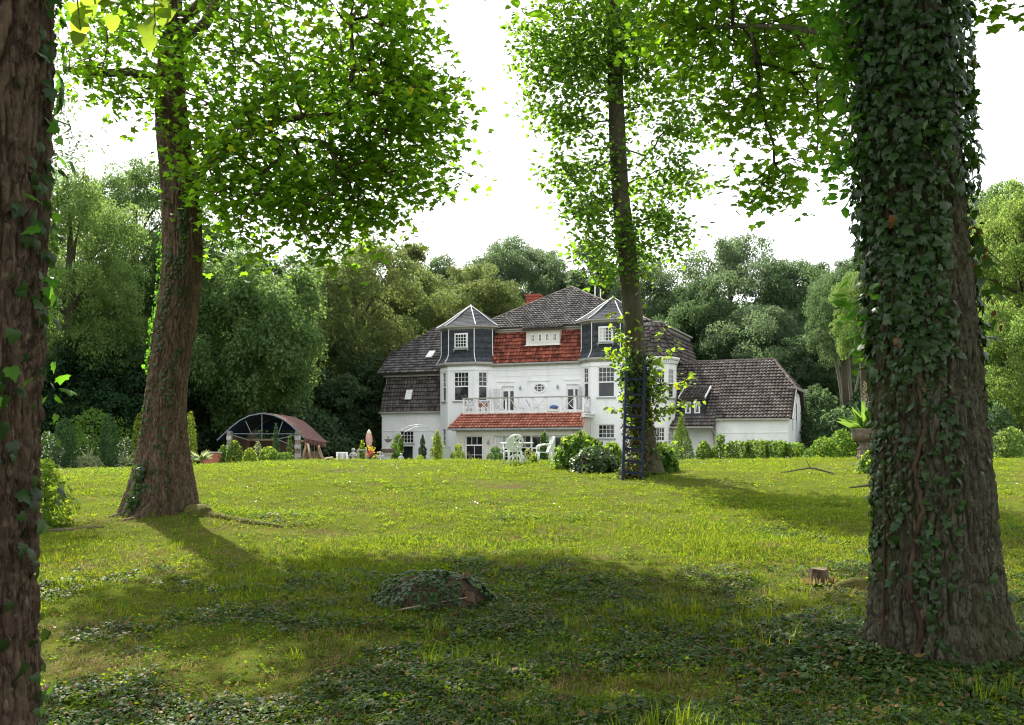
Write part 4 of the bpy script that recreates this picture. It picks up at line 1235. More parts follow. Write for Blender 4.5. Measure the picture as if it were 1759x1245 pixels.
# ---- 1. big furrowed trunk at the left edge
pr = px_trunk([(1420, -228, 70), (1330, -215, 55), (1245, -210, 47), (1100, -207, 47), (900, -205, 48), (600, -200, 56), (300, -195, 66), (0, -190, 74), (-300, -180, 84)], 4.3, 15, (0.6, -0.5), 0.16)
b0 = Vector((pr[1][0], 4.3, gzf(pr[1][0], 4.3)))
near = root('furrowed_tree', b0, 'huge tree trunk with deep furrowed brown bark at the left edge of the photo', 'tree')
link('trunk', trunk_mesh('trunk', pr, 420, 0.014, M['bark_brown'], b0, relief=0.048, freq=19.0, vs=0.17, flare=0.08, seed=2, zdetail=4.4), near)
cp = ell_points([((-2.4, 2.6, 10.5), (5.4, 5.6, 3.6)), ((1.0, -1.5, 9.5), (4.5, 4.0, 3.0))], 0.80, -0.3)  # unseen crown, spread over the viewer to darken the foreground
cp = cp[(cp[:, 2] > 6.2) & (cp[:, 2] > EYE + .52 * cp[:, 1])]
stuff_mesh('branches', grow(cp, np.stack([np.interp(np.arange(5, 15, .4), pr[0], pr[k]) for k in (1, 2, 0)], -1), None, rmax=0.12, taper=.008), M['bark_brown'], near)
leaves(near, 'crown', 'heart', *cluster_leaves(cp, 26, (.40, .40, .22), 0.27), 'linden_leaf', plural='crown')
# ivy along its right edge and up the front
n = 300
zq = rng.uniform(-0.6, 3.7, n); th = np.where(rng.random(n) < .85, rng.normal(-0.02, 0.26, n), rng.normal(-1.2, .3, n))
vq = VH - (zq - EYE) / 4.3 * FPX
sel = (th > -0.62) & ((vq < 560) | (rng.random(n) < .55))
zq, th = zq[sel], th[sel]
extra = 85
ze = rng.uniform(EYE - (1010 - VH) / FPX * 4.3, EYE - (650 - VH) / FPX * 4.3, extra); te = np.interp(ze, [1.0, 1.3, 2.0], [-0.85, -.95, -.65]) + rng.normal(0, .10, extra)
zq, th = np.append(zq, ze), np.append(th, te)
pos, out = trunk_surface(pr, zq, th)
pos = pos + out * rng.uniform(0.01, 0.09, len(pos))[:, None]
leaves(near, 'ivy', 'ivy', pos, ivy_frames(out, .5), rng.uniform(.035, .078, len(pos)), 'ivy_leaf', singles=280, single_name='ivy_leaf', plural='ivy_leaves')
sel = rng.random(len(pos)) < .10
leaves(near, 'ivy', 'ivy', pos[sel] + out[sel] * 0.05 + np.array([.01, -.02, .03]), ivy_frames(out[sel], .5), rng.uniform(.05, .085, sel.sum()), 'ivy_young_lit', singles=60, single_name='young_ivy_leaf', plural='young_lit_ivy_leaves')
ivz = np.linspace(EYE - 0.15, -0.25, 16)
pv, po = trunk_surface(pr, ivz, -1.1 + 0.25 * np.sin(ivz * 4) + 0.5 * np.clip((0.4 - ivz), 0, 1))
mb = MB(); mb.tube([Vector(p + o * .03) for p, o in zip(pv, po)], [.014] * 16, n=6); mb.build('ivy_stem', M['ivy_stem'], near, smooth=True)
# leaves hanging into the picture from a branch of the same tree
tw = MB(); hp, hf, hs = [], [], []
for (u0, v0, u1, v1, k) in ((128, -60, 138, 30, 5), (160, -60, 150, 5, 3), (262, -70, 266, 22, 5), (285, -60, 262, 40, 4), (180, -50, 192, 0, 3)):
    d = 3.7 + rng.uniform(-.15, .15)
    a, b = at(u0, v0 + 16, d), at(u1, v1 + 20, d)
    top = Vector((a.x - 0.3, d + 0.1, 5.2))
    tw.tube([top, a.lerp(top, .4), a, a.lerp(b, .5), b], [.006, .005, .004, .003, .002], n=5)
    for j in range(k):
        p = a.lerp(b, 0.35 + 0.65 * j / max(1, k - 1)) + Vector(rng.normal(0, .012, 3))
        hp.append(p); hf.append(None); hs.append(rng.uniform(.062, .088))
tw.build('hanging_twig', M['twig'], near, smooth=True)
hp = np.array(hp); nn = rng.normal(0, 1, hp.shape) * .55 + np.array([0, -.75, .5]); tt = np.array([0, 0, -1.0]) + rng.normal(0, .55, hp.shape)
leaves(near, 'leaf', 'heart', hp, frames(nn, tt), np.array(hs), 'hang_leaf', singles=40, single_name='hanging_leaf', plural='hanging_leaves')

# ---- 2. maple on its mound, left
tabm = [(915, 200, 342), (900, 206, 338), (875, 214, 337), (847, 222, 334), (794, 236, 323), (740, 244, 319), (687, 251, 318), (620, 260, 324), (580, 264, 332), (540, 271, 338), (500, 278, 343), (450, 282, 346), (375, 281, 344), (300, 276, 335), (240, 270, 325), (190, 268, 319), (90, 274, 312), (0, 283, 311), (-150, 288, 310)]
pr = px_trunk(tabm, 16.0, 14.5, (0.6, 0.8), 0.05)
b0 = Vector((pr[1][0], 16.0, gzf(pr[1][0], 16.0) - .05))
maple = root('maple_tree', b0, 'maple with smooth brown trunk flaring on a grassy mound, leafy limb reaching right', 'tree')
link('trunk', trunk_mesh('trunk', pr, 230, 0.028, M['bark_maple'], b0, relief=0.030, freq=24.0, vs=0.14, flare=0.16, lobes=5, seed=12, zdetail=8.5), maple)
_, l1 = limb(maple, 'limb', [at(318, 318, 16.0), at(352, 285, 15.8), at(400, 240, 15.6), at(450, 218, 15.4), at(500, 203, 15.2), at(560, 197, 15.0), at(598, 180, 15.0)], [.11, .085, .07, .06, .05, .035, .02], 'bark_maple')
_, l2 = limb(maple, 'limb', [at(268, 135, 16.0), at(225, 124, 15.8), at(160, 126, 15.7), at(108, 118, 15.6)], [.075, .07, .06, .045], 'bark_maple')
_, l3 = limb(maple, 'limb', [at(320, 60, 16.0), at(352, 40, 16.1), at(385, -20, 16.2), at(420, -140, 16.6)], [.10, .09, .08, .06], 'bark_maple')
_, l4 = limb(maple, 'limb', [at(305, 40, 16.2), at(420, -60, 17.5), at(560, -180, 19.5), at(640, -260, 21.5)], [.10, .08, .06, .04], 'bark_maple')
_, l5 = limb(maple, 'limb', [at(470, 212, 15.3), at(462, 232, 15.2), at(490, 244, 15.1), at(530, 240, 15.0)], [.03, .028, .022, .015], 'bark_maple')
tn = np.stack([np.interp(np.arange(6.2, 14.3, .3), pr[0], pr[k]) for k in (1, 2, 0)], -1)
wood = np.concatenate([tn, *[np.array([tuple(p) for p in q]) for q in (l1, l2, l3, l4, l5)]])
def E(u, v, d, ru, rv, rd): c = at(u, v, d); return ((c.x, c.y, c.z), (ru / FPX * d, rd, rv / FPX * d))
vis = [E(560, 290, 15.2, 190, 135, 2.3), E(640, 170, 15.6, 150, 130, 2.2), E(430, 130, 16.2, 180, 165, 2.4), E(205, 75, 16.0, 115, 85, 1.8), E(520, 395, 15.0, 130, 60, 1.4), 
       E(600, 30, 16.0, 110, 90, 2.0), E(180, 160, 15.6, 70, 35, 1.0), E(330, 240, 15.0, 45, 110, 0.7), E(395, 330, 15.4, 60, 70, 1.2)]
cpv = ell_points(vis, 0.46, 0.0, 5, 1.2)


def sprays(tips, anchor, dmin, dmax, spacing, width, pull=(.35, .6)):
    """flat sprays of leaf clusters that run from the boughs out to a tip and droop a little at the end"""
    out = []
    for (u, v) in tips:
        d = rng.uniform(dmin, dmax); tip = np.array(at(u, v, d))
        k = rng.uniform(*pull); a = np.array(anchor(u, v)); st = tip + (a - tip) * k + np.array([0, 0, .25])
        ln = np.linalg.norm(tip - st); n = max(3, int(ln / spacing * 2.2)); f = rng.random(n) ** .8
        w = width * np.sin(math.pi * np.clip(f * .85 + .12, 0, 1))
        p = st + (tip - st) * f[:, None] + np.stack([rng.normal(0, 1, n) * w, rng.normal(0, 1, n) * w * 1.3, rng.normal(0, .10, n) + .22 * np.sin(math.pi * f)], -1)
        out.append(p)
    return np.concatenate(out)


edge = [(352, 425), (400, 395), (430, 440), (462, 458), (505, 440), (545, 452), (598, 462), (640, 415), (690, 400), (728, 362), (768, 348), (772, 318), (806, 292), (785, 245), (805, 190), (770, 168), (768, 115), (722, 62), (722, 12), (655, 330), (690, 300), (560, 400), (118, 172), (140, 150), (205, 205), (252, 205), (180, 190), (112, 90), (740, 210), (700, 130), (620, 440), (660, 380), (750, 270), (795, 215)]
inner = [(u, v) for u, v in zip(rng.uniform(330, 760, 80), rng.uniform(-10, 400, 80)) if v < 430 - max(0, u - 560) * .55 and v > max(-20, (u - 700) * 1.0)] + [(u, v) for u, v in zip(rng.uniform(110, 330, 20), rng.uniform(-10, 185, 20))]
anc = lambda u, v: at(300 + .35 * (u - 300), min(v - 20, 200 + .3 * (v - 200)), 15.9)
cpv = np.concatenate([cpv, sprays(edge, anc, 14.4, 16.2, .30, .17), sprays(inner, anc, 13.8, 17.6, .32, .20, (.2, .45))])
cpa = ell_points([((-3.8, 18.0, 12.2), (4.8, 4.6, 4.2)), ((-1.6, 20.0, 10.0), (3.2, 3.0, 2.3)), ((-1.4, 16.0, 10.6), (3.0, 3.0, 2.4))], 0.72, -0.02, 6)
cpa = cpa[cpa[:, 2] > EYE + (VH + 40) / FPX * cpa[:, 1]]
sd = np.array(sun_dir)
for (hx, hy, hr) in ((-2.5, 7.4, .75), (.35, 9.2, .6), (2.9, 10.6, .9), (-1.0, 13.0, .5)):      # gaps that let the sun through to the lawn
    for nm_ in ('cpa', 'cpv'):
        q_ = globals()[nm_]; rel = q_ - np.array([hx, hy, .2]); along = rel @ sd; far_ = np.linalg.norm(rel - along[:, None] * sd, axis=1)
        globals()[nm_] = q_[(far_ > hr) | ((nm_ == 'cpv') & (far_ > hr * .5))]
allp = np.concatenate([cpv, cpa])
stuff_mesh('branches', grow(allp, wood, None, taper=.0042, rmax=.06), M['bark_maple'], maple)
p1, f1, s1 = cluster_leaves(cpv, 15, (.19, .19, .12), 0.112, up=.42, tipdown=.7)
leaves(maple, 'leaf', 'maple', p1, f1, s1, 'maple_leaf', singles=300, single_name='leaf', plural='leaves')
leaves(maple, 'crown', 'heart', *cluster_leaves(cpa, 15, (.34, .34, .2), 0.17, up=.6), 'maple_leaf', plural='crown')
n = 1100                                            # thin ivy on the maple's trunk
zq = rng.uniform(0.6, 5.6, n); th = -math.pi / 2 + np.where(rng.random(n) < .62, rng.normal(-.50, .20, n) + .22 * np.sin(zq * 1.7), rng.normal(.35, .14, n))
dens = np.clip(vnoise(zq * 1.7, th * 4, 0, 8) + .45, 0, 1); sel = rng.random(n) < dens
pos, out = trunk_surface(pr, zq[sel], th[sel])
leaves(maple, 'ivy', 'ivy', pos + out * .03, ivy_frames(out, .5), rng.uniform(.035, .075, sel.sum()), 'ivy_leaf', plural='ivy_leaves')
n = 260; zq = EYE + (VH - rng.uniform(400, 640, n)) / FPX * 16; th = math.pi + rng.normal(-.1, .3, n)  # left-edge ivy in a brighter green: sunlight painted into the leaf colour
pos, out = trunk_surface(pr, zq, th); leaves(maple, 'ivy', 'ivy', pos + out * rng.uniform(.02, .10, n)[:, None], ivy_frames(out, .6), rng.uniform(.04, .085, n), 'ivy_young_lit', plural='young_lit_ivy_leaves')
n = 160; zq = EYE - rng.uniform(25, 120, n) / FPX * 16; th = -math.pi / 2 + rng.normal(-.42, .12, n)
pos, out = trunk_surface(pr, np.clip(zq, pr[0][0], None), th); leaves(maple, 'ivy', 'ivy', pos + out * rng.uniform(.03, .12, n)[:, None], ivy_frames(out, .6), rng.uniform(.04, .08, n), 'ivy_leaf', plural='ivy_leaves')
zq = np.linspace(0.55, 4.4, 40); th = -math.pi / 2 + .55 + .10 * np.sin(zq * 3.1) + .05 * np.sin(zq * 7)
pos, out = trunk_surface(pr, zq, th)
mb = MB(); mb.tube([Vector(p + o * .03) for p, o in zip(pos, out)], [.008] * 40, n=6); mb.build('creeper_stem', M['ivy_stem'], maple, smooth=True)
# surface roots
for pts, rr in (([(332, 872, 15.6), (352, 884, 15.4), (385, 893, 15.2), (430, 900, 15.0), (484, 914, 14.8)], [.16, .13, .05, .075, .03]), ([(222, 890, 15.9), (205, 905, 15.7), (188, 912, 15.6)], [.12, .06, .03]), ([(235, 905, 15.3), (222, 918, 15.1), (208, 925, 15.0)], [.05, .035, .02])):
    q = []
    for (u, v, d), r in zip(pts, rr):
        p = at(u, v, d); q.append(Vector((p.x, p.y, gzf(p.x, p.y) + r * .05)))
    limb(maple, 'surface_root', q, rr, 'moss' if rr[0] > .13 else 'bark_maple', n=10, wob=.16)

# ---- 3. slender linden with the ladder
tabl = [(812, 1081, 1143), (800, 1082, 1138), (780, 1084, 1130), (740, 1083, 1123), (700, 1080, 1118), (650, 1077, 1112), (618, 1076, 1109), (560, 1072, 1106), (500, 1067, 1099), (418, 1060, 1092), (334, 1051, 1080), (250, 1047, 1075), (167, 1045, 1071), (0, 1040, 1066), (-150, 1038, 1060)]
DL = 24.6
pr = px_trunk(tabl, DL, 19, (0.2, 0.2), 0.05)
b0 = Vector((pr[1][0], DL, gzf(pr[1][0], DL) - .05))
linden = root('linden_tree', b0, 'tall slender linden trunk in the middle with a blue ladder against it', 'tree')
link('trunk', trunk_mesh('trunk', pr, 90, 0.05, M['bark_linden'], b0, relief=0.018, freq=20.0, vs=0.14, flare=0.0, seed=22, zdetail=13), linden)
ll = [E(1000, 60, 24.6, 105, 75, 1.8), E(985, 175, 24.5, 75, 60, 1.6), E(1010, 300, 24.5, 62, 70, 1.4), E(1030, 400, 24.4, 52, 45, 1.2), E(1120, 100, 24.8, 80, 110, 1.8), E(1130, 220, 24.6, 75, 45, 1.4), E(1128, 310, 24.5, 62, 45, 1.2), E(1112, 400, 24.4, 48, 50, 1.1), E(1060, 440, 24.2, 60, 45, 0.9)]
cpv = ell_points(ll, 0.44, -0.25, 15, 0.8)
tips = []
for (u, v, u2, v2) in ((1070, 130, 905, 130), (1060, 90, 890, 45), (1060, 200, 950, 200), (1060, 260, 940, 300), (1070, 330, 975, 365), (1075, 150, 1222, 240), (1080, 260, 1205, 318), (1085, 330, 1180, 400), (1085, 300, 1170, 440), (1060, 60, 890, 110)):
    for f in np.linspace(.5, 1, 6):
        p = at(u + (u2 - u) * f, v + (v2 - v) * f, DL + rng.uniform(-.4, .4)); tips.append((p.x, p.y, p.z))
cpv = np.concatenate([cpv, np.array(tips)])
cpa = ell_points([((pr[1][-1], DL, 16), (2.8, 2.8, 3.4))], 0.7, -0.3, 16); cpa = cpa[cpa[:, 2] > 12.9]
tn = np.stack([np.interp(np.arange(5.5, 18.5, .25), pr[0], pr[k]) for k in (1, 2, 0)], -1)
stuff_mesh('branches', grow(np.concatenate([cpv, cpa]), tn, None, taper=.0055, rmax=.05, droop=-.05), M['bark_linden'], linden)
leaves(linden, 'leaf', 'heart', *cluster_leaves(cpv, 36, (.25, .25, .14), 0.12, up=.35, tipdown=.6), 'linden_leaf', plural='leaves')
leaves(linden, 'crown', 'heart', *cluster_leaves(cpa, 24, (.34, .34, .2), 0.17, up=.5), 'linden_leaf', plural='crown')
# bright shoots round the lower trunk
sp = []
for (u, v, u2, v2, k) in ((1085, 640, 1030, 480, 6), (1090, 700, 1050, 540, 9), (1095, 720, 1048, 600, 8), (1085, 660, 1040, 610, 6), (1100, 700, 1140, 560, 7), (1110, 690, 1160, 590, 8), (1105, 730, 1195, 645, 14), (1105, 740, 1200, 690, 12), (1110, 740, 1165, 700, 12), (1100, 760, 1050, 700, 5), (1105, 720, 1130, 620, 12), (1090, 780, 1065, 640, 10), (1115, 790, 1165, 770, 6), (1110, 760, 1150, 660, 12), (1085, 620, 1060, 575, 8), (1090, 650, 1105, 470, 5)):
    for f in np.linspace(.2, 1, k + 3): p = at(u + (u2 - u) * f, v + (v2 - v) * f - 14 * math.sin(math.pi * f), 24.3 - .3 * f + rng.uniform(-.2, .2)); sp.append((p.x, p.y, p.z))
sp = np.array(sp)
stuff_mesh('shoots', grow(sp, np.stack([np.interp(np.arange(1.3, 6.5, .25), pr[0], pr[k]) for k in (1, 2, 0)], -1), None, taper=.002, rmax=.01), M['twig'], linden, kind='stuff')
pos, fr, sz = cluster_leaves(sp, 3, (.075, .075, .065), 0.125, up=.35, tipdown=.8)
leaves(linden, 'shoot_leaf', 'heart', pos, fr, sz, 'linden_shoot', singles=120, single_name='shoot_leaf', plural='shoot_leaves')
# ivy sleeve on the lower trunk, dry below
n = 2300; zq = EYE + (VH - rng.uniform(600, 800, n)) / FPX * DL; th = -math.pi / 2 + rng.uniform(-1.7, 1.5, n)
vq = VH - (zq - EYE) / DL * FPX
q = np.sin(th + math.pi / 2)
dens = np.where(vq < 690, np.clip((vq - 598) / 45, 0, 1), np.where(q < 0.15, .9, .12)); sel = rng.random(n) < dens
pos, out = trunk_surface(pr, zq[sel], th[sel]); vq = vq[sel]
dry = rng.random(len(vq)) < np.clip((vq - 675) / 40, 0.02, .72)
pos = pos + out * rng.uniform(.02, .22, len(pos))[:, None]
leaves(linden, 'ivy', 'ivy', pos[~dry], ivy_frames(out[~dry], .6), rng.uniform(.06, .11, (~dry).sum()), 'ivy_leaf', plural='ivy_leaves')
leaves(linden, 'ivy', 'ivy', pos[dry], ivy_frames(out[dry], .6), rng.uniform(.05, .10, dry.sum()), 'ivy_dry', plural='dry_ivy_leaves')

# ---- 4. great ivy-clad trunk on the right
tabi = [(1165, 1478, 1760), (1140, 1490, 1746), (1100, 1499, 1734), (1050, 1504, 1722), (950, 1508, 1705), (800, 1507, 1694), (700, 1505, 1684), (600, 1500, 1674), (450, 1495, 1656), (300, 1490, 1642), (150, 1486, 1634), (0, 1482, 1628), (-200, 1478, 1618)]
DI = 7.4
pr = px_trunk(tabi, DI, 15.5, (-0.3, 0.5), 0.14)
b0 = Vector((pr[1][0], DI, gzf(pr[1][0], DI) - .03))
ivyt = root('ivy_clad_tree', b0, 'massive ridged trunk on the right thickly hung with dark glossy ivy', 'tree')
link('trunk', trunk_mesh('trunk', pr, 420, 0.014, M['bark_green'], b0, relief=0.048, freq=19.0, vs=0.19, flare=0.07, lobes=6, seed=31, zdetail=5.4), ivyt)
N = 19000
zq = EYE + (VH - rng.uniform(-180, 1135, N)) / FPX * DI; th = rng.uniform(-math.pi, math.pi, N)
vq = VH - (zq - EYE) / DI * FPX
q = np.sin(th + math.pi / 2); front = np.cos(th + math.pi / 2)
wav = .14 * vnoise(zq * 1.6, 0, 0, 61)
den = np.zeros(N)
up_ = vq < 350; mid_ = (vq >= 350) & (vq < 660); low_ = (vq >= 660) & (vq < 870); bot_ = vq >= 870
den = np.where(up_, np.where((q > .42) & (q < .82) & (vq > 200), .3, 1.0), den)
den = np.where(mid_, np.where(q < .20 + wav, 1.0, np.where(q > .86, .7 * np.clip((640 - vq) / 60, 0, 1), .03)), den)
den = np.where(low_, np.where((q > -.62 + wav) & (q < .04 + wav), .95, np.where(q < -.72, .55, np.where(q < -.3, .22, np.where(q > .88, .2 * np.clip((800 - vq) / 100, 0, 1), .02)))), den)
den = np.where(bot_, np.where((q > -.62 + wav) & (q < -.22 + wav), .6, np.where((q > -.22) & (q < .08) & (vq < 1000), .35, np.where(q < -.82, .4, .03))), den)
den = np.where(front < -.2, den * .5, den)
den = den * np.clip(.75 + .9 * vnoise(q * 3, zq * 2.2, 0, 62), np.where(vq < 620, .55, .10), 1)
sel = rng.random(N) < den
zq, th, vq, q = zq[sel], th[sel], vq[sel], q[sel]
pos, out = trunk_surface(pr, zq, th)
thick = np.clip((760 - vq) / 500, .25, 1.0)
pos = pos + out * (rng.uniform(.015, .15, len(pos)) * thick)[:, None]
leaves(ivyt, 'ivy', 'ivy', pos, ivy_frames(out, .42), (.034 + .062 * rng.random(len(pos)) ** 1.6) * np.where(vq > 640, .8, 1), 'ivy_leaf', singles=300, single_name='ivy_leaf', plural='ivy_leaves', within=(np.cos(th + math.pi / 2) > .15))
# ivy sprigs standing off the outline, and lit young sprigs on the left side
sp = []
for (u, v, s) in ((1640, 110, 1), (1645, 180, 1), (1648, 260, 1), (1650, 300, 1), (1655, 420, 1), (1672, 500, 1), (1675, 560, 1), (1640, 50, 1), (1600, 235, 0), (1610, 250, 0), (1640, 20, 1), (1632, -10, 1)):
    p = at(u, v, DI - (.45 if s == 0 else 0)); sp.append((p.x, p.y, p.z))
leaves(ivyt, 'ivy', 'ivy', *cluster_leaves(np.array(sp), 16, (.06, .07, .09), .085, up=.2, tipdown=1.0), 'ivy_leaf', plural='ivy_sprig_leaves')
sp = []
for (u, v) in ((1455, 60), (1440, 40), (1425, 80), (1460, 110), (1470, 30), (1450, 140), (1475, 180), (1470, 240), (1455, 270), (1440, 280), (1480, 265), (1470, 330), (1500, 262), (1465, 90), (1480, 5), (1490, 520), (1488, 590), (1430, 20), (1475, 130)):
    for k in range(2): p = at(u + rng.normal(0, 8), v + rng.normal(0, 10), DI + rng.uniform(-.15, .25)); sp.append((p.x, p.y, p.z))
sp = np.array(sp)
stuff_mesh('sprigs', grow(sp, np.stack([np.interp(np.arange(1.5, 5.4, .15), pr[0], pr[k]) for k in (1, 2, 0)], -1) - np.array([.3, 0, 0]), None, taper=.0018, rmax=.006), M['twig'], ivyt)
leaves(ivyt, 'ivy', 'oval', *cluster_leaves(sp, 17, (.07, .07, .07), .10, up=.3, tipdown=.7), 'ivy_young_lit', plural='young_lit_ivy_leaves')
# thick ivy stems
for pts in ([(1572, 1118), (1583, 1060), (1570, 1000), (1576, 930), (1588, 870), (1577, 800), (1592, 740), (1583, 660), (1596, 560)], [(1540, 640), (1548, 520), (1540, 400), (1556, 250), (1552, 100), (1562, -60)], [(1600, 60), (1606, 150), (1596, 260), (1604, 420)], [(1512, 1085), (1524, 980), (1518, 880), (1522, 760)]):
    zz = np.array([EYE + (VH - v) / FPX * DI for u, v in pts])
    cx = np.interp(zz, pr[0], pr[1]); rr = np.interp(zz, pr[0], pr[3]); xx = np.array([(u - UC) / FPX * (DI - .4) for u, v in pts])
    qq = np.clip((xx - cx) / (rr + .02), -.95, .95)
    P3 = [Vector((cx[i] + (rr[i] + .02) * qq[i], DI - (rr[i] + .02) * math.sqrt(1 - qq[i] ** 2), zz[i])) for i in range(len(zz))]
    r0 = .019 if pts[0][0] == 1572 else .012
    limb(ivyt, 'ivy_stem', P3, [r0 * (1 - .5 * i / len(P3)) for i in range(len(P3))], 'ivy_stem', n=8, wob=.25)
# its leafy limb reaching left and back
_, k1 = limb(ivyt, 'limb', [at(1490, 75, 7.5), at(1410, 55, 8.6), at(1350, 46, 9.8), at(1290, 44, 11.0), at(1215, 48, 12.2)], [.035, .03, .026, .02, .014], 'bark_green')
_, k2 = limb(ivyt, 'limb', [at(1500, -150, 7.6), at(1430, -120, 9.5), at(1330, -60, 11.5), at(1180, -40, 13.5)], [.06, .05, .035, .02], 'bark_green')
ff = [E(1340, 120, 11.8, 115, 85, 1.4), E(1215, 70, 12.6, 90, 75, 1.4), E(1385, 240, 11.2, 55, 65, .9), E(1290, 190, 11.8, 75, 40, .8), E(1245, 165, 12.0, 40, 45, .6), E(1340, 315, 11.2, 45, 28, .5), E(1400, 290, 11.0, 40, 40, .6), E(1400, 80, 10.6, 70, 90, 1.0), E(1150, 30, 13.2, 70, 60, 1.0), E(1330, 40, 12.0, 150, 60, 1.6), E(1420, 200, 10.0, 40, 90, .6)]
cpv = ell_points(ff, 0.31, -0.24, 25, 1.4)
tips = []
for (u, v, u2, v2) in ((1330, 280, 1290, 355), (1290, 180, 1245, 225), (1310, 300, 1285, 320), (1350, 300, 1340, 350), (1330, 180, 1310, 225)):
    for f in np.linspace(0, 1, 4): p = at(u + (u2 - u) * f, v + (v2 - v) * f, 11.4); tips.append((p.x, p.y, p.z))
cpv = np.concatenate([cpv, np.array(tips)])
cpa = ell_points([((3.4, 7.6, 9.8), (5.0, 6.4, 3.0)), ((2.6, 12.5, 8.6), (2.4, 2.4, 1.6))], 0.66, -0.36, 26); cpa = cpa[cpa[:, 2] > EYE + (VH + 40) / FPX * cpa[:, 1]]  # unseen upper crown, widened and thickened to keep skylight off the near lawn
tn = np.stack([np.interp(np.arange(6, 15, .4), pr[0], pr[k]) for k in (1, 2, 0)], -1)
stuff_mesh('branches', grow(np.concatenate([cpv, cpa]), np.concatenate([tn, *[np.array([tuple(p) for p in qq]) for qq in (k1, k2)]]), None, taper=.004, rmax=.05), M['bark_green'], ivyt)
p1, f1, s1 = cluster_leaves(cpv, 19, (.17, .17, .11), 0.10, up=.42, tipdown=.7)
leaves(ivyt, 'leaf', 'maple', p1, f1, s1, 'maple_leaf', singles=300, single_name='leaf', plural='leaves')
leaves(ivyt, 'crown', 'heart', *cluster_leaves(cpa, 22, (.34, .34, .18), 0.21, up=.6), 'maple_leaf', plural='crown')
cr_ = []
for (u, v) in ((1745, 5), (1725, 12), (1755, 20), (1735, -20), (1700, -12), (1720, -35)): p = at(u, v, 8.5); cr_.append((p.x, p.y, p.z))
leaves(ivyt, 'leaf', 'maple', *cluster_leaves(np.array(cr_), 16, (.10, .15, .05), .10, up=.6), 'maple_leaf', plural='corner_leaves')
mb = MB(); mb.tube([at(1640, -260, 7.6), at(1700, -120, 8.2), at(1745, 0, 8.5)], [.02, .014, .006], n=6); mb.build('twig', M['twig'], ivyt)
# dry twigs with russet leaves on the right flank
tw = MB(); dp = []
for pts in ([(1655, 330), (1672, 385), (1688, 410)], [(1660, 440), (1678, 425), (1690, 424)], [(1665, 470), (1690, 500), (1710, 520), (1722, 552)], [(1690, 424), (1730, 460)]):
    tw.tube([at(u, v, 7.35) for u, v in pts], [.005, .004, .003, .002][:len(pts)], n=5)
for (u, v, k) in ((1678, 400, 3), (1688, 425, 4), (1690, 440, 3), (1702, 515, 4), (1708, 530, 3), (1724, 520, 2), (1722, 552, 2), (1672, 385, 2)):
    for j in range(k): p = at(u + rng.normal(0, 2.5), v + rng.normal(0, 5), 7.35 + rng.uniform(-.03, .03)); dp.append((p.x, p.y, p.z))
tw.build('dry_twig', M['twig'], ivyt)
dp = np.array(dp); leaves(ivyt, 'leaf', 'oval', dp, frames(rng.normal(0, 1, dp.shape) + np.array([0, -.8, 0]), np.array([0, 0, -1.]) + rng.normal(0, .3, dp.shape)), rng.uniform(.04, .075, len(dp)), 'dead_leaf', singles=40, single_name='dry_leaf', plural='dry_leaves')
# ------------------------------------------------------------------ the wood behind: crowns built once per kind, shared by the trees
def crown_mesh(name, seed, nbough, nleaf, leaf, shape='round', flat=0.75, hang=0.0):
    """a crown of boughs, each carrying lumps of foliage with gaps between"""
    r = np.random.default_rng(seed)
    B, Rb = [], []
    tries = 0
    while len(B) < nbough:
        p = r.uniform(-1, 1, 3); q = np.linalg.norm(p); tries += 1
        if shape == 'cone':
            h = (p[2] + 1) / 2
            if math.hypot(p[0], p[1]) > 0.85 * (1 - h) ** .8 + .04: continue
            B.append(p); Rb.append(r.uniform(.10, .20)); continue
        if not (.38 < q < .80): continue
        if B and tries < 4000 and min(np.linalg.norm(np.array(B) - p, axis=1)) < .30: continue
        B.append(p); Rb.append(r.uniform(.24, .42))
    B, Rb = np.array(B), np.array(Rb)
    ns = 9 if shape != 'cone' else 4
    k = np.repeat(np.arange(nbough), ns)
    d = norm(r.normal(0, 1, (len(k), 3)) + B[k] * .9 + np.array([0, 0, .25]))
    C = B[k] + d * (Rb[k] * r.uniform(.55, 1.0, len(k)))[:, None] * np.array([1, 1, .85])
    Rc = Rb[k] * r.uniform(.30, .55, len(k))
    w = Rc ** 2; k = r.choice(len(C), nleaf, p=w / w.sum())
    d = norm(r.normal(0, 1, (nleaf, 3)))
    d[:, 2] = np.where((d[:, 2] < -.1) & (r.random(nleaf) < .6), -d[:, 2], d[:, 2])
    P = C[k] + d * (Rc[k] * (.55 + .6 * r.random(nleaf) ** .6))[:, None] * np.array([1, 1, flat])
    keep = vnoise(P[:, 0] * 8, P[:, 1] * 8, P[:, 2] * 11, seed + 7) > -.45
    P, d = P[keep], d[keep]
    if hang: P[:, 2] -= hang * .06 * r.random(len(P)) ** 2
    nr = norm(d * .7 + r.normal(0, .6, P.shape) + np.array([0, 0, .45]))
    tip = d * .6 + r.normal(0, .6, P.shape) + np.array([0, 0, -hang])
    return leaves_mesh(name, 'card', P, frames(nr, tip), leaf * r.uniform(.55, 1.35, len(P)), [None], (0, 0, 0)), B


CROWNS = {}
for key, args in {'a': (101, 20, 44000, .044), 'b': (102, 24, 44000, .043), 'c': (103, 18, 42000, .046, 'round', .6), 'fine': (104, 30, 85000, .026, 'round', .7),
                  'weep': (105, 26, 52000, .040, 'round', .95, 1.5), 'tall': (106, 22, 36000, .048, 'round', .8), 'cone': (107, 60, 30000, .050, 'cone', .5, .5)}.items():
    CROWNS[key] = crown_mesh('crown_' + key, *args)
CR_CACHE = {}


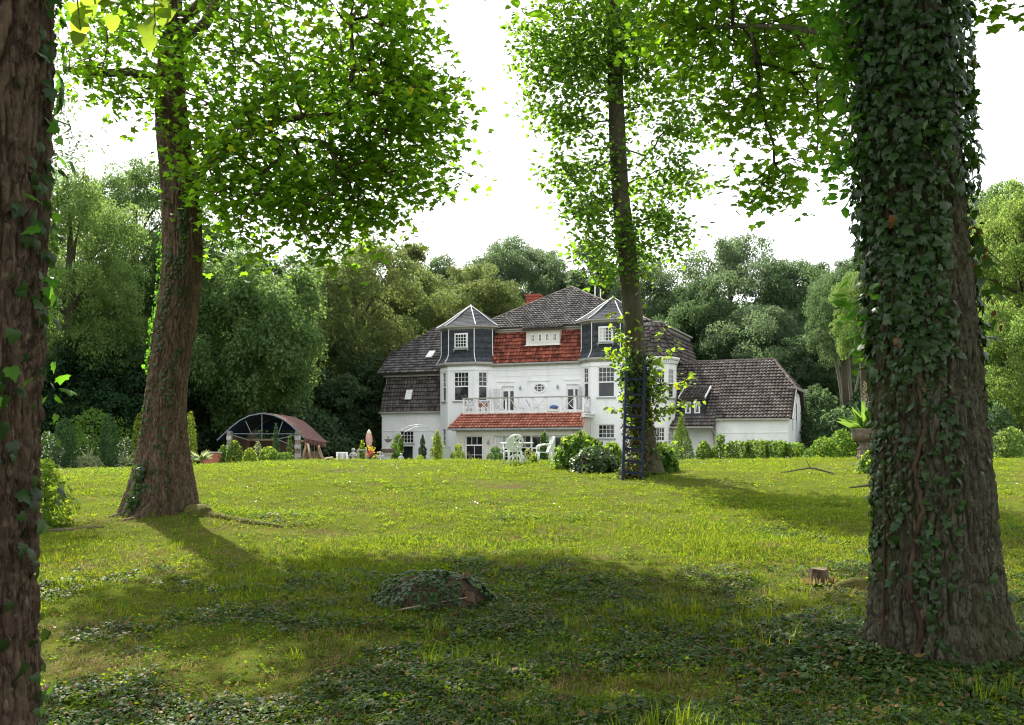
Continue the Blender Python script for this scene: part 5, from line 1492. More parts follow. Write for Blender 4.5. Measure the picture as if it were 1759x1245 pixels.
def wood_tree(name, label, u, vtop, vbot, wpx, d, kind, mat, group=None, depthf=0.9, trunk=True, bark='bark_linden', rz=None, trunk_r=None, yscale=None):
    c = at(u, (vtop + vbot) / 2, d)
    g = gzf(c.x, d)
    rx, rzz = wpx / 2 / FPX * d, (vbot - vtop) / 2 / FPX * d
    t = root(name, (c.x, d, g), label, 'tree', group)
    ck = (kind, mat)
    if ck not in CR_CACHE:
        me = CROWNS[kind][0].copy(); me.name = 'crown'; me.materials.clear(); me.materials.append(M[mat]); CR_CACHE[ck] = me
    o = bpy.data.objects.new('crown', CR_CACHE[ck]); COL.objects.link(o); o.parent = t
    o.location = (0, 0, c.z - g); o.scale = (rx, rx * depthf, rzz); a = random.uniform(0, 6.28) if rz is None else rz
    o.rotation_euler = (0, 0, a)
    if trunk:
        mb = MB(); h = c.z - g; r0 = trunk_r or max(.16, min(.4, .03 * (2 * rzz)))
        pts = [Vector((0, 0, -.1)), Vector((.1, 0, h * .4)), Vector((-.05, .1, h)), Vector((.0, .1, h + rzz * .75))]
        mb.tube(pts, [r0 * 1.3, r0, r0 * .8, r0 * .15], n=8)
        C = CROWNS[kind][1]
        for i in range(0, min(len(C), 36), 2):
            q = C[i]; e = Vector((q[0] * math.cos(a) - q[1] * math.sin(a), q[0] * math.sin(a) + q[1] * math.cos(a), q[2]))
            e = Vector((e.x * rx, e.y * rx * depthf, h + e.z * rzz)); z0 = h + (e.z - h) * .5 - rzz * .25
            s = Vector((0, .05, max(h * .4, z0)))
            mb.tube([s, s.lerp(e, .5) + Vector((0, 0, .08 * rzz)), e], [r0 * .35, r0 * .2, r0 * .05], n=5)
        me = mb.mesh('trunk', M[bark], True)
        link('trunk', me, t)
    return t


G = 'trees of the dense wood behind the villa'
# (label, u, top, bottom, width, distance, kind, material)
for row in [
    ('broad pale lime green tree in sun just right of the furrowed trunk', 120, 305, 690, 250, 60, 'fine', 'far_lime'),
    ('mid green round-topped tree rising behind the pale lime tree at left', 232, 285, 560, 230, 68, 'fine', 'far_green'),
    ('low lime green tree under the pale lime tree at left', 150, 500, 770, 240, 62, 'fine', 'far_green'),
    ('light green drooping tree whose boughs hang over the arched marquee', 430, 420, 735, 270, 64, 'weep', 'far_green'),
    ('rounded green tree between the maple trunk and the drooping tree', 350, 390, 690, 250, 72, 'b', 'far_green'),
    ('dark olive tree with spreading crown left of the villa roof', 610, 420, 720, 250, 80, 'fine', 'far_olive'),
    ('tall olive tree whose top shows right of the maple leaves', 668, 402, 600, 170, 92, 'a', 'far_olive'),
    ('small thin blue-green treetop left of the first bluish round crown', 765, 440, 590, 110, 108, 'tall', 'far_blue'),
    ('bluish green round treetop above the left slate tower', 855, 410, 640, 170, 104, 'fine', 'far_blue'),
    ('yellowish olive tree directly behind the left slate tower', 795, 450, 700, 210, 92, 'fine', 'far_olive'),
    ('grey-green treetop behind the brick chimney', 945, 425, 640, 170, 103, 'fine', 'far_blue'),
    ('grey-green treetop left of the linden trunk over the dark roof', 1025, 395, 600, 160, 98, 'a', 'far_blue'),
    ('loose bluish tree showing sky gaps right of the linden trunk', 1125, 440, 720, 180, 94, 'fine', 'far_blue'),
    ('tallest dark twin-topped tree above the low wing', 1255, 400, 740, 230, 90, 'fine', 'far_blue'),
    ('dark tree left of the twin-topped tree behind the round bay', 1180, 480, 770, 190, 88, 'fine', 'far_dark'),
    ('dark green tree right of the twin-topped tree above the wing gable', 1405, 444, 740, 220, 88, 'fine', 'far_dark'),
    ('olive green crown lower in front of the wing gable trees', 1330, 520, 790, 220, 82, 'fine', 'far_blue'),
    ('yellow-green crown tucked against the left side of the ivy trunk', 1482, 465, 640, 100, 60, 'fine', 'far_lime'),
    ('large sunny light green tree right of the ivy trunk', 1760, 296, 640, 250, 46, 'fine', 'far_yellow'),
    ('leafy green tree behind the sunny tree at the right edge', 1680, 320, 640, 230, 52, 'fine', 'far_green'),
    ('low bright green tree skirting the ground at the right edge', 1745, 520, 790, 220, 43, 'fine', 'far_yellow'),
    ('shaded wood tree seen between the wing gable and the urn', 1450, 550, 790, 200, 80, 'fine', 'far_dark'),
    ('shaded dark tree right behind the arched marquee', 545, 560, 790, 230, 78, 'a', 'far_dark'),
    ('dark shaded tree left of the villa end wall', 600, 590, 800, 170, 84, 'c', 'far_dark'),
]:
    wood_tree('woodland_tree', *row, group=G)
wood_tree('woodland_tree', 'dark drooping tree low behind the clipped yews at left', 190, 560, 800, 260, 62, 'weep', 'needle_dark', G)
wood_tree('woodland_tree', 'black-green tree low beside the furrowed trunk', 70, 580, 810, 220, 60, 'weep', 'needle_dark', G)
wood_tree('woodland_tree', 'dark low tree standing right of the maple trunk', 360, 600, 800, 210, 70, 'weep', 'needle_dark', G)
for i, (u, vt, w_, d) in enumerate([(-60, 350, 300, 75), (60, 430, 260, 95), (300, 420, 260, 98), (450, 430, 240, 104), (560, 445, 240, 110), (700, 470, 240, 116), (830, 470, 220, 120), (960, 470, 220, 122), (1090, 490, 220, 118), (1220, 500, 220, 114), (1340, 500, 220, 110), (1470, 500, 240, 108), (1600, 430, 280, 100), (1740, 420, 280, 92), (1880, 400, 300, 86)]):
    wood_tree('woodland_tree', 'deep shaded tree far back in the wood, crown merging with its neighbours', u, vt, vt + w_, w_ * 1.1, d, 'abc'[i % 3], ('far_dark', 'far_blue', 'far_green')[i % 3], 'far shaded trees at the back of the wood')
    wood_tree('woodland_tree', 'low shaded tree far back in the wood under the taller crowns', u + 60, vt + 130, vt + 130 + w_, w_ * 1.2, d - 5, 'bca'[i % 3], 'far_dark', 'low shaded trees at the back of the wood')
# pale bare stems in the wood on the right
for lab, pts, r in (('pale bare tree stem in the dark wood left of the urn', [(1446, 678), (1440, 640), (1432, 600), (1428, 560), (1424, 500), (1422, 450)], .13), ('pale forked tree stem in the dark wood above the urn', [(1464, 700), (1460, 660), (1458, 620), (1454, 570), (1450, 510), (1452, 450)], .13)):
    p = [at(u, v, 73) for u, v in pts]; g = gzf(p[0].x, 73)
    t = root('bare_tree', (p[0].x, 73, g), lab, 'tree', 'pale stems in the wood on the right')
    mb = MB(); mb.tube([Vector((p[0].x, 73, g - .1))] + p, [r * 1.15, r, r * .9, r * .8, r * .7, r * .45, r * .15], n=8); mb.build('trunk', M['bark_pale'], t, smooth=True)
    if 'forked' in lab:
        mb = MB(); mb.tube([at(1461, 690, 73), at(1470, 670, 73), at(1476, 640, 73), at(1480, 600, 73), at(1486, 540, 73)], [.09, .08, .07, .05, .02], n=8); mb.build('limb', M['bark_pale'], t, smooth=True)


wood_tree('woodland_tree', 'leafy shaded crown in front of the pale bare stems', 1450, 440, 640, 150, 71.5, 'fine', 'far_dark', G, trunk=True)


# ------------------------------------------------------------------ shrubs and clipped plants
def shell_plant(name, label, cat, base, prof, n, leaf, mat, kind='card', group=None, lump=.12, lscale=3.0, up=.35, fill=.75, tipup=0.3, stem=True, squash=1.0, seed=1, second=None):
    """prof: list of (height, radius); leaves cover the surface of the turned shape and its outer layer"""
    r = np.random.default_rng(seed + len(label))
    base = Vector(base); h = np.array([p[0] for p in prof]); rd = np.array([p[1] for p in prof])
    hh = np.linspace(h[0], h[-1], 200); rr = np.interp(hh, h, rd) + .02
    z = r.choice(hh, n, p=rr / rr.sum()) + r.normal(0, .01, n)
    R_ = np.interp(z, h, rd); th = r.uniform(0, 2 * math.pi, n)
    k = fill + (1 - fill) * r.random(n) ** .5
    k = k * (1 + lump * vnoise(np.cos(th) * lscale + base.x, np.sin(th) * lscale + base.y, z * lscale, seed)) + r.normal(0, .02, n)
    P = np.stack([R_ * k * np.cos(th), R_ * k * np.sin(th) * squash, z], -1)
    o = np.stack([np.cos(th), np.sin(th), .25 + 0 * th], -1)
    fr = frames(o + r.normal(0, .55, P.shape) + np.array([0, 0, up]), o * .5 + r.normal(0, .5, P.shape) + np.array([0, 0, tipup]))
    sz = leaf * r.uniform(.6, 1.3, n)
    t = root(name, base, label, cat, group)
    sel = np.ones(n, bool)
    if second:
        sel = r.random(n) > second[1]
        link('blossom' if second[0] == 'blossom' else 'new_growth', leaves_mesh('f', kind, P[~sel], fr[~sel], sz[~sel] * second[2], M[second[0]]), t)
    link('foliage', leaves_mesh('foliage', kind, P[sel], fr[sel], sz[sel], M[mat]), t)
    if stem:
        mb = MB(); mb.tube([Vector((0, 0, -.08)), Vector((.01, 0, h[0] + .3 * (h[-1] - h[0]))), Vector((0, .01, h[0] + .8 * (h[-1] - h[0])))], [.05, .04, .01], n=6)
        for q in range(5):
            a = q * 1.26; e = h[0] + (.35 + .1 * q) * (h[-1] - h[0]); rr_ = float(np.interp(e, h, rd)) * .7
            mb.tube([Vector((0, 0, max(0, e - .3 * rr_))), Vector((rr_ * math.cos(a), rr_ * math.sin(a) * squash, e + .1))], [.02, .006], n=5)
        link('stem', mb.mesh('stem', M['twig'], True), t)
    return t


def px_plant(name, label, cat, u, vtop, wpx, d, shape, n, mat, **kw):
    p = at(u, vtop, d); g = gzf(p.x, d); H = p.z - g; R_ = wpx / 2 / FPX * d
    prof = {'column': [(0, .7 * R_), (.1 * H, .92 * R_), (.5 * H, R_), (.85 * H, .6 * R_), (H, .03)],
            'cone': [(0, .85 * R_), (.08 * H, R_), (.35 * H, .78 * R_), (.7 * H, .38 * R_), (H, .02)],
            'ball': [(0, .5 * R_), (.2 * H, .88 * R_), (.5 * H, R_), (.8 * H, .72 * R_), (H, .08)],
            'mound': [(0, R_), (.3 * H, .97 * R_), (.6 * H, .8 * R_), (.85 * H, .5 * R_), (H, .08)],
            'box': [(0, .93 * R_), (.05 * H, R_), (.85 * H, R_), (.97 * H, .9 * R_), (H, .4 * R_)],
            'tiered': [(0, .85 * R_), (.2 * H, R_), (.48 * H, R_), (.62 * H, .85 * R_), (.69 * H, .55 * R_), (.715 * H, .26 * R_), (.76 * H, .48 * R_), (.86 * H, .52 * R_), (.95 * H, .36 * R_), (H, .03)],
            'spiral': [(0, .75 * R_), (.12 * H, R_), (.34 * H, .55 * R_), (.42 * H, .8 * R_), (.56 * H, .85 * R_), (.66 * H, .3 * R_), (.72 * H, .5 * R_), (.82 * H, .45 * R_), (.9 * H, .18 * R_), (H, .02)],
            'standard': [(0, .25 * R_), (.35 * H, .35 * R_), (.45 * H, .8 * R_), (.7 * H, R_), (.9 * H, .7 * R_), (H, .05)]}[shape]
    return shell_plant(name, label, cat, (p.x, d, g), prof, n, kw.pop('leaf', .11), mat, **kw)


px_plant('yew_column', 'dark clipped yew column nearest the furrowed trunk', 'shrub', 110, 716, 40, 46, 'column', 2600, 'needle_dark', leaf=.13, kind='lance', group='clipped dark yews by the left lawn')
px_plant('yew_column', 'dark clipped yew column left of the maple trunk', 'shrub', 187, 712, 30, 48, 'column', 2400, 'needle_dark', leaf=.13, kind='lance', group='clipped dark yews by the left lawn')
px_plant('thuja', 'dark green thuja column touching the left side of the maple trunk', 'shrub', 240, 708, 26, 50, 'column', 1800, 'needle_gold', leaf=.12, kind='lance')
px_plant('thuja', 'yellow-green thuja column just right of the maple trunk', 'shrub', 327, 708, 20, 50, 'column', 2000, 'needle_gold', leaf=.13, kind='lance')
px_plant('flowering_shrub', 'pale flowering shrub left of the first yew column', 'shrub', 82, 742, 52, 50, 'ball', 1800, 'shrub_green', leaf=.14, second=('blossom', .32, .8))
px_plant('flowering_shrub', 'loose green shrub with pale flowers between the two yews', 'shrub', 150, 748, 50, 52, 'mound', 1800, 'shrub_green', leaf=.14, second=('blossom', .12, .7))
px_plant('flowering_shrub', 'white flowering shrub between second yew and the maple trunk', 'shrub', 216, 752, 46, 52, 'mound', 1600, 'shrub_green', leaf=.13, second=('blossom', .3, .8))
px_plant('small_tree', 'feathery light green small tree behind the two yews', 'tree', 160, 700, 130, 55, 'ball', 2600, 'shrub_green', leaf=.16, lump=.5, fill=.4)
px_plant('low_shrub', 'low grey-green edging plants between the yews', 'shrub', 150, 782, 60, 47, 'mound', 900, 'shrub_pale', leaf=.11)
for lab, u, v, d, k in (('spiky pale yucca between the two yews', 152, 760, 48, 26), ('low spiky yucca right of second yew', 214, 776, 48, 22), ('grey spiky yucca beside the terracotta wall', 345, 765, 46, 24)):
    p = at(u, v, d); g = gzf(p.x, d); H = p.z - g
    t = root('yucca', (p.x, d, g), lab, 'plant', 'spiky yuccas along the left bed')
    mb = MB(); mb.tube([(0, 0, -.05), (0, 0, H * .45)], [.06, .05], n=6); link('stem', mb.mesh('stem', M['wood_brown']), t)
    P = np.tile(np.array([[0, 0, H * .45]]), (k, 1)); dr = norm(np.stack([rng.normal(0, 1, k), rng.normal(0, 1, k), rng.uniform(-.2, 1.3, k)], -1))
    link('blades', leaves_mesh('blades', 'lance', P, frames(np.cross(dr, rng.normal(0, 1, (k, 3))), dr), rng.uniform(.5, .75, k), M['shrub_pale']), t)
# in front of the marquee
px_plant('golden_shrub', 'tall golden-green shrub left in the marquee opening', 'shrub', 403, 757, 28, 49, 'ball', 1500, 'needle_gold', leaf=.10, second=('needle_dark', .3, 1))
px_plant('golden_shrub', 'round golden ball shrub second from left under the marquee', 'shrub', 429, 770, 24, 48, 'ball', 1300, 'shrub_gold', leaf=.09)
px_plant('green_shrub', 'wide loose yellow-green shrub in the middle of the marquee opening', 'shrub', 462, 768, 48, 49, 'mound', 2000, 'shrub_gold', leaf=.11, lump=.3, second=('shrub_green', .4, 1))
px_plant('clipped_box', 'flat-topped clipped green box left of the right marquee pillar', 'shrub', 489, 778, 25, 48, 'box', 1400, 'shrub_green', leaf=.08, lump=.03)
px_plant('thuja', 'tall dark narrow thuja under the marquee arch', 'shrub', 474, 728, 18, 50, 'cone', 1500, 'needle_dark', leaf=.11, kind='lance')
px_plant('thuja', 'smaller dark thuja beside the right marquee pillar', 'shrub', 498, 747, 16, 49.5, 'cone', 1300, 'needle_dark', leaf=.10, kind='lance', second=('needle_gold', .3, 1))
px_plant('rose_bush', 'thin grey-green bush at the centre back of the marquee', 'shrub', 443, 760, 20, 51, 'ball', 500, 'shrub_pale', leaf=.10, fill=.3, lump=.5)
px_plant('green_shrub', 'sprawling green shrub by the left marquee pillar', 'shrub', 384, 765, 20, 50, 'ball', 800, 'shrub_green', leaf=.11, fill=.4, lump=.4)
# on the terrace
px_plant('green_shrub', 'bright green bush behind the stone garden table', 'shrub', 622, 757, 24, 58, 'cone', 900, 'shrub_gold', leaf=.14)
px_plant('golden_shrub', 'small yellow-green tuft left of the fountain', 'shrub', 645, 782, 12, 54, 'ball', 500, 'shrub_gold', leaf=.09)
px_plant('topiary', 'ball-headed topiary in leafy rags left of the cellar door', 'topiary', 684, 745, 18, 58, 'standard', 3000, 'shrub_green', leaf=.07, second=('shrub_gold', .25, 1))
px_plant('topiary', 'dark tiered cloud topiary right of the cellar door', 'topiary', 726, 746, 16, 57, 'spiral', 3200, 'needle_dark', leaf=.055, fill=.85)
px_plant('golden_shrub', 'low yellow-green cushion below the tiered cloud topiary', 'shrub', 722, 783, 22, 54, 'mound', 700, 'shrub_gold', leaf=.09)
px_plant('climbing_rose', 'airy yellow-green climber on the right foot of the rose arch', 'climber', 751, 740, 20, 57, 'column', 1500, 'shrub_gold', leaf=.10, fill=.25, lump=.5)
px_plant('climbing_rose', 'airy green climber on the left foot of the rose arch', 'climber', 678, 760, 20, 57, 'column', 900, 'shrub_green', leaf=.10, fill=.25, lump=.5)
px_plant('topiary', 'bright yellow two-tier topiary before the left tower', 'topiary', 787, 762, 25, 55, 'tiered', 4200, 'shrub_gold', leaf=.05, lump=.03, fill=.88)
px_plant('topiary', 'green two-tier clipped topiary in front of the porch', 'topiary', 851, 767, 31, 54, 'tiered', 4600, 'box_green', leaf=.05, lump=.03, fill=.88)
px_plant('climbing_plant', 'green climber on the porch pillar behind the white chairs', 'climber', 935, 742, 18, 64.5, 'column', 900, 'shrub_green', leaf=.14, fill=.3)
px_plant('flowering_plant', 'straggly yellow flowered plant behind the white table', 'plant', 908, 771, 28, 38, 'mound', 420, 'shrub_pale', leaf=.07, fill=.2, lump=.6, second=('petal_yellow', .12, .7))
px_plant('golden_shrub', 'small bright yellow-green weed clump before the chairs', 'shrub', 917, 783, 16, 33.5, 'mound', 220, 'shrub_gold', leaf=.08, fill=.2)
# the big overgrown mound left of the ladder
px_plant('overgrown_shrub', 'large yellow-green shrub sprawling left of the blue ladder', 'shrub', 998, 744, 92, 27.5, 'mound', 2600, 'linden_shoot', kind='heart', leaf=.12, lump=.7, fill=.3, lscale=2.2, second=('shrub_green', .5, 1))
px_plant('ivy_mound', 'dark ivy covered heap at the foot of the yellow-green shrub', 'shrub', 1022, 768, 84, 26.4, 'mound', 2600, 'ivy_leaf', kind='ivy', leaf=.085, lump=.5, fill=.55, second=('ivy_dry', .14, 1))
px_plant('golden_shrub', 'low golden leafy shrub between ivy heap and ladder', 'shrub', 1052, 762, 46, 27, 'mound', 900, 'linden_shoot', kind='heart', leaf=.11, fill=.4, lump=.3)
px_plant('green_shrub', 'dark green weeds at the right foot of the ladder tree', 'shrub', 1134, 765, 56, 25.0, 'mound', 1500, 'shrub_green', kind='heart', leaf=.11, fill=.4, lump=.4)
px_plant('green_shrub', 'dry ivy and weeds round the feet of the blue ladder', 'shrub', 1088, 785, 50, 23.9, 'mound', 900, 'ivy_dry', kind='ivy', leaf=.07, fill=.4, lump=.4, second=('shrub_green', .4, 1))
# beds before the wing
px_plant('thuja', 'bright green cone-shaped thuja right of the villa bay', 'shrub', 1170, 714, 50, 52, 'cone', 5600, 'needle_gold', leaf=.12, kind='lance', second=('box_green', .45, 1))
px_plant('green_shrub', 'round green shrub just right of the cone thuja', 'shrub', 1209, 758, 26, 52, 'ball', 1200, 'shrub_green', leaf=.11, second=('shrub_gold', .35, 1))
px_plant('green_shrub', 'two-lobed green shrub left end of the long hedge', 'shrub', 1237, 746, 27, 52, 'tiered', 1300, 'box_green', leaf=.11, second=('shrub_gold', .3, 1))
for i, (u, w_, vt, lab) in enumerate(((1268, 40, 759, 'first green hedge bush from the left before the wing wall'), (1300, 42, 757, 'leafy green hedge bush in the middle of the wing wall'), (1332, 40, 758, 'green hedge bush below the right end of the wing wall'), (1362, 36, 761, 'lower sparse hedge bush at the wing gable corner'))):
    px_plant('hedge_bush', lab, 'hedge', u, vt, w_, 50, 'box', 1700, 'shrub_green', leaf=.11, lump=.2, group='hedge bushes in front of the wing', second=('shrub_gold', .25, 1), squash=.6)
px_plant('green_shrub', 'low bright green shrub left of the stone urn', 'shrub', 1415, 752, 60, 44, 'mound', 1900, 'shrub_gold', leaf=.11, second=('box_green', .55, 1), lump=.3)
px_plant('green_shrub', 'taller bright green shrub touching the stone urn', 'shrub', 1446, 738, 56, 45, 'mound', 2200, 'shrub_gold', leaf=.11, second=('box_green', .6, 1), lump=.3)
px_plant('golden_shrub', 'vivid yellow shrub at the left foot of the ivy trunk', 'shrub', 1496, 776, 46, 25, 'mound', 900, 'linden_shoot', kind='heart', leaf=.085, fill=.3, lump=.4)
px_plant('golden_shrub', 'yellow-green shrub on the lawn edge at far right', 'shrub', 1735, 735, 60, 36, 'mound', 1500, 'far_yellow', leaf=.12, lump=.3)
px_plant('green_shrub', 'dark shrub in shade behind the right lawn edge', 'shrub', 1705, 690, 80, 41, 'ball', 2500, 'far_dark', leaf=.13, lump=.3)
px_plant('spring_bush', 'yellow-green arching bush behind the furrowed trunk', 'shrub', 78, 790, 92, 15, 'mound', 1500, 'linden_shoot', kind='heart', leaf=.055, fill=.3, lump=.5)
# rhododendron-like undergrowth that closes the wood at the ground
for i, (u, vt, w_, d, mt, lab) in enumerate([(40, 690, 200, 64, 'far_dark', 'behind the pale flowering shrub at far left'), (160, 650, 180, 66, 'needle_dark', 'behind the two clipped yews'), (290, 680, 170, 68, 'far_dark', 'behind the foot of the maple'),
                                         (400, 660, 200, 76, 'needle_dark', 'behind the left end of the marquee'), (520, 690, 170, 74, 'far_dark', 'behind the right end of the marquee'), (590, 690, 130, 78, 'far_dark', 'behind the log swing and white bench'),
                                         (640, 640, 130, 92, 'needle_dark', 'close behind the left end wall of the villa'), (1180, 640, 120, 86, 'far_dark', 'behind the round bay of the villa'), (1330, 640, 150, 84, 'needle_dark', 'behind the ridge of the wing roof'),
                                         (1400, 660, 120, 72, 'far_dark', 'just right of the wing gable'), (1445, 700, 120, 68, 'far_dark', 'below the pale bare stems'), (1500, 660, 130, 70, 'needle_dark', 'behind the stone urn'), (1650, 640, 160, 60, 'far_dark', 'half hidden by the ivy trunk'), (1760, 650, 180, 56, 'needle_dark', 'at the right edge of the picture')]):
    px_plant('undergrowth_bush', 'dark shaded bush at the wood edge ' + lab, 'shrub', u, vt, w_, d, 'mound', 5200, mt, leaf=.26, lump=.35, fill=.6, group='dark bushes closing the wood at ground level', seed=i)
# spray of dark foliage from a tree outside the left edge
p0 = at(-150, 150, 20)
t = root('overhanging_tree', (p0.x, 20, gzf(p0.x, 20)), 'thin dark spray of branches reaching in behind the furrowed trunk', 'tree')
mb = MB(); mb.tube([Vector((p0.x, 20, gzf(p0.x, 20))), Vector((p0.x, 20, 5)), Vector((p0.x, 20, 11))], [.25, .2, .08], n=8); mb.build('trunk', M['bark_far'], t, smooth=True)
_, kk2 = limb(t, 'limb', [Vector((p0.x, 20, 7.2)), at(20, 180, 20), at(120, 215, 20)], [.08, .04, .015], 'bark_far')
cp = ell_points([E(110, 215, 20, 55, 48, .9), E(60, 250, 20, 60, 60, 1.0), E(135, 190, 20, 30, 25, .5), E(20, 150, 20, 90, 120, 1.2)], .34, -.2, 77, 1.3)
stuff_mesh('branches', grow(cp, np.array([tuple(q) for q in kk2]), None, taper=.003, rmax=.03), M['bark_far'], t)
leaves(t, 'leaf', 'oval', *cluster_leaves(cp, 20, (.16, .16, .09), .10, up=.5), 'far_blue', plural='crown')
# ------------------------------------------------------------------ arched marquee at the left
d0, d1 = 53.0, 57.6
def ax(u): return (u - UC) / FPX * d0
g0 = gzf(ax(450), d0)
tent = root('marquee', (ax(450), d0, g0), 'arched open marquee with navy lining, maroon cover and grey steel truss', 'marquee')
arch_px = [(373, 756), (385, 745), (398, 733), (412, 722), (428, 714), (450, 709.5), (470, 713), (488, 721), (502, 732), (514, 744), (526, 755)]
arch = [at(u, v, d0) for u, v in arch_px]
sh = Vector((0.10, d1 - d0, 0.0))
mb = MB()
for i in range(len(arch) - 1):
    p, q = arch[i], arch[i + 1]; mb.poly([p, q, q + sh, p + sh])
mb.build('lining', M['tent_navy'], tent)
mb = MB(); upv = Vector((0, 0, .05))
for i in range(len(arch) - 1):
    p, q = arch[i] + upv, arch[i + 1] + upv; mb.poly([p, q, q + sh, p + sh])
e = arch[-1] + upv; mb.poly([e, e + Vector((.20, .2, -.15)), e + sh + Vector((.25, 0, -.15)), e + sh])
mb.build('cover', M['tent_maroon'], tent)
mb = MB(); mb.poly([at(398, 735, d0) + sh, at(505, 737, d0) + sh, *[a + sh - Vector((0, 0, .03)) for a in arch[::-1][2:-2]]][::1])
mb.build('end_lining', M['tent_navy'], tent)
mb = MB()
for i in range(len(arch) - 1): mb.bar(arch[i] - Vector((0, .03, 0)), arch[i + 1] - Vector((0, .03, 0)), .04, .05)
mb.build('arch_frame', M['steel'], tent)
for a, b in (((391, 745), (514, 745)), ((450, 711), (450, 757)), ((422, 723), (432, 745)), ((486, 723), (478, 745)), ((392, 745), (425, 755)), ((508, 747), (478, 754)), ((478, 755), (508, 768))):
    mb = MB(); mb.bar(at(*a, d0 + .03), at(*b, d0 + .03), .032); mb.build('truss_bar', M['steel'], tent)
mb = MB(); mb.bar(at(425, 755, d0 + 1.5), at(470, 755, d0 + 1.5), .10); mb.bar(at(432, 745, d0 + 1.0), at(432, 756, d0 + 1.5), .05); mb.build('cross_beam', M['wood_grey'], tent)
mb = MB()
a, b = at(396, 744, d0 + .6), at(515, 752, d1)
mb.slab([at(396, 744, d0 + .5), at(430, 754, d1), Vector((at(430, 754, d1).x, d1, g0)), Vector((at(396, 744, d0 + .5).x, d0 + .5, g0))], (1, -.3, 0), .12)
mb.slab([at(430, 755, d1), at(515, 755, d1), Vector((at(515, 755, d1).x, d1, g0)), Vector((at(430, 755, d1).x, d1, g0))], (0, -1, 0), .12)
mb.build('back_wall', M['tan_wall'], tent)
for u0, u1 in ((389, 397), (506, 516)):
    c = at((u0 + u1) / 2, 740, d0 - .1); mb = MB(); mb.box((c.x, d0 + .12, (c.z + g0) / 2), ((u1 - u0) / FPX * d0 * .8, .26, c.z - g0))
    pl = mb.build('pillar', M['stone_light'], tent)
    nb = 9
    for k in range(nb):
        z = g0 + (c.z - g0) * (k + .5) / nb; m = MB()
        m.box((c.x, d0 - .03, z), ((u1 - u0) / FPX * d0 * (1.0 if k % 2 else .86), .16, (c.z - g0) / nb * .92)); m.build('block', M['stone_light' if k % 2 else 'stone_dark'], pl)
# brick-red low wall beside it
c = at(366, 785, 50); g = gzf(c.x, 50)
t = root('low_wall', (c.x, 50, g), 'low terracotta coloured wall with pale coping left of the marquee', 'wall')
h = EYE + (VH - 777) / FPX * 50 - g; mb = MB(); mb.box((c.x, 50, g + h / 2 - .03), (.95, .35, h)); mb.build('wall', M['terracotta'], t)
mb = MB(); mb.box((c.x, 50, g + h), (1.05, .45, .06)); mb.build('coping', M['stone_light'], t)
# garden swing of rough logs
c = at(538, 790, 52); g = gzf(c.x, 52)
t = root('garden_swing', (c.x, 52, g), 'rough log A-frame swing with a brown fringed canopy right of the marquee', 'swing')
X = lambda u: (u - UC) / FPX * 52
Zp = lambda v: EYE + (VH - v) / FPX * 52
for q in (((518, 800, 51.3), (526, 764, 52)), ((535, 800, 51.2), (529, 762, 52)), ((557, 800, 51.4), (547, 765, 52.4)), ((553, 800, 53), (544, 762, 52.4)), ((516, 800, 53), (526, 762, 52.2))):
    mb = MB(); mb.tube([at(*q[0]), at(*q[1])], [.07, .055], n=7); mb.build('log_leg', M['wood_brown'], t, smooth=True)
mb = MB(); mb.tube([at(517, 758, 52), at(560, 764, 52.4)], .06, n=7); mb.build('log_beam', M['wood_brown'], t, smooth=True)
mb = MB(); nP = 10
cols = [(522 + 38 * i / nP, 752 + 8 * i / nP) for i in range(nP + 1)]
for i in range(nP):
    (ua, va), (ub, vb) = cols[i], cols[i + 1]; dd = .1 * (i % 2); de = .1 * ((i + 1) % 2)
    mb.poly([at(ua, va, 51.6 - dd), at(ub, vb, 51.6 - de), at(ub, vb + 7 + 2 * (i % 2), 51.6 - de), at(ua, va + 7 + 2 * ((i + 1) % 2), 51.6 - dd)])
mb.build('canopy_valance', M['tent_maroon'], t)
mb = MB(); mb.box((X(532), 52.1, Zp(789)), (.9, .5, .08)); mb.box((X(532), 52.4, Zp(782)), (.9, .06, .4)); mb.build('seat', M['wood_brown'], t)
for u in (524, 540):
    mb = MB(); mb.tube([at(u, 762, 52.1), at(u, 789, 52.1)], .012, n=5); mb.build('chain', M['steel'], t)
mb = MB()
for q in (((548, 776), (557, 800)), ((551, 775), (561, 799))): mb.bar(at(*q[0], 51.2), at(*q[1], 51.2), .08, .03)
mb.build('leaning_board', M['wood_grey'], t)
# white trestle boards lying beside
t = root('low_table', (X(563), 52, gzf(X(563), 52)), 'low grey slatted table right of the log swing', 'table')
for k in range(3):
    mb = MB(); mb.bar(at(557, 788 - k * .8, 52 + .2 * k), at(571, 786 - k * .8, 52.4 + .2 * k), .14, .03); mb.build('slat', M['wood_grey'], t)
for u in (559, 569):
    mb = MB(); p = at(u, 787, 52.3); mb.bar(p, (p.x, p.y, gzf(p.x, p.y) - .03), .05); mb.build('leg', M['wood_grey'], t)

# ------------------------------------------------------------------ white slatted garden bench, statues, stone table
def facing(name, u, d, label, cat, rz=0.0, group=None):
    x = (u - UC) / FPX * d
    return root(name, (x, d, gzf(x, d)), label, cat, group, rz=rz)


def loc(mb, name, mat, t, smooth=False, parent=None): return mb.build(name, M[mat], parent or t, smooth=smooth, local=True)


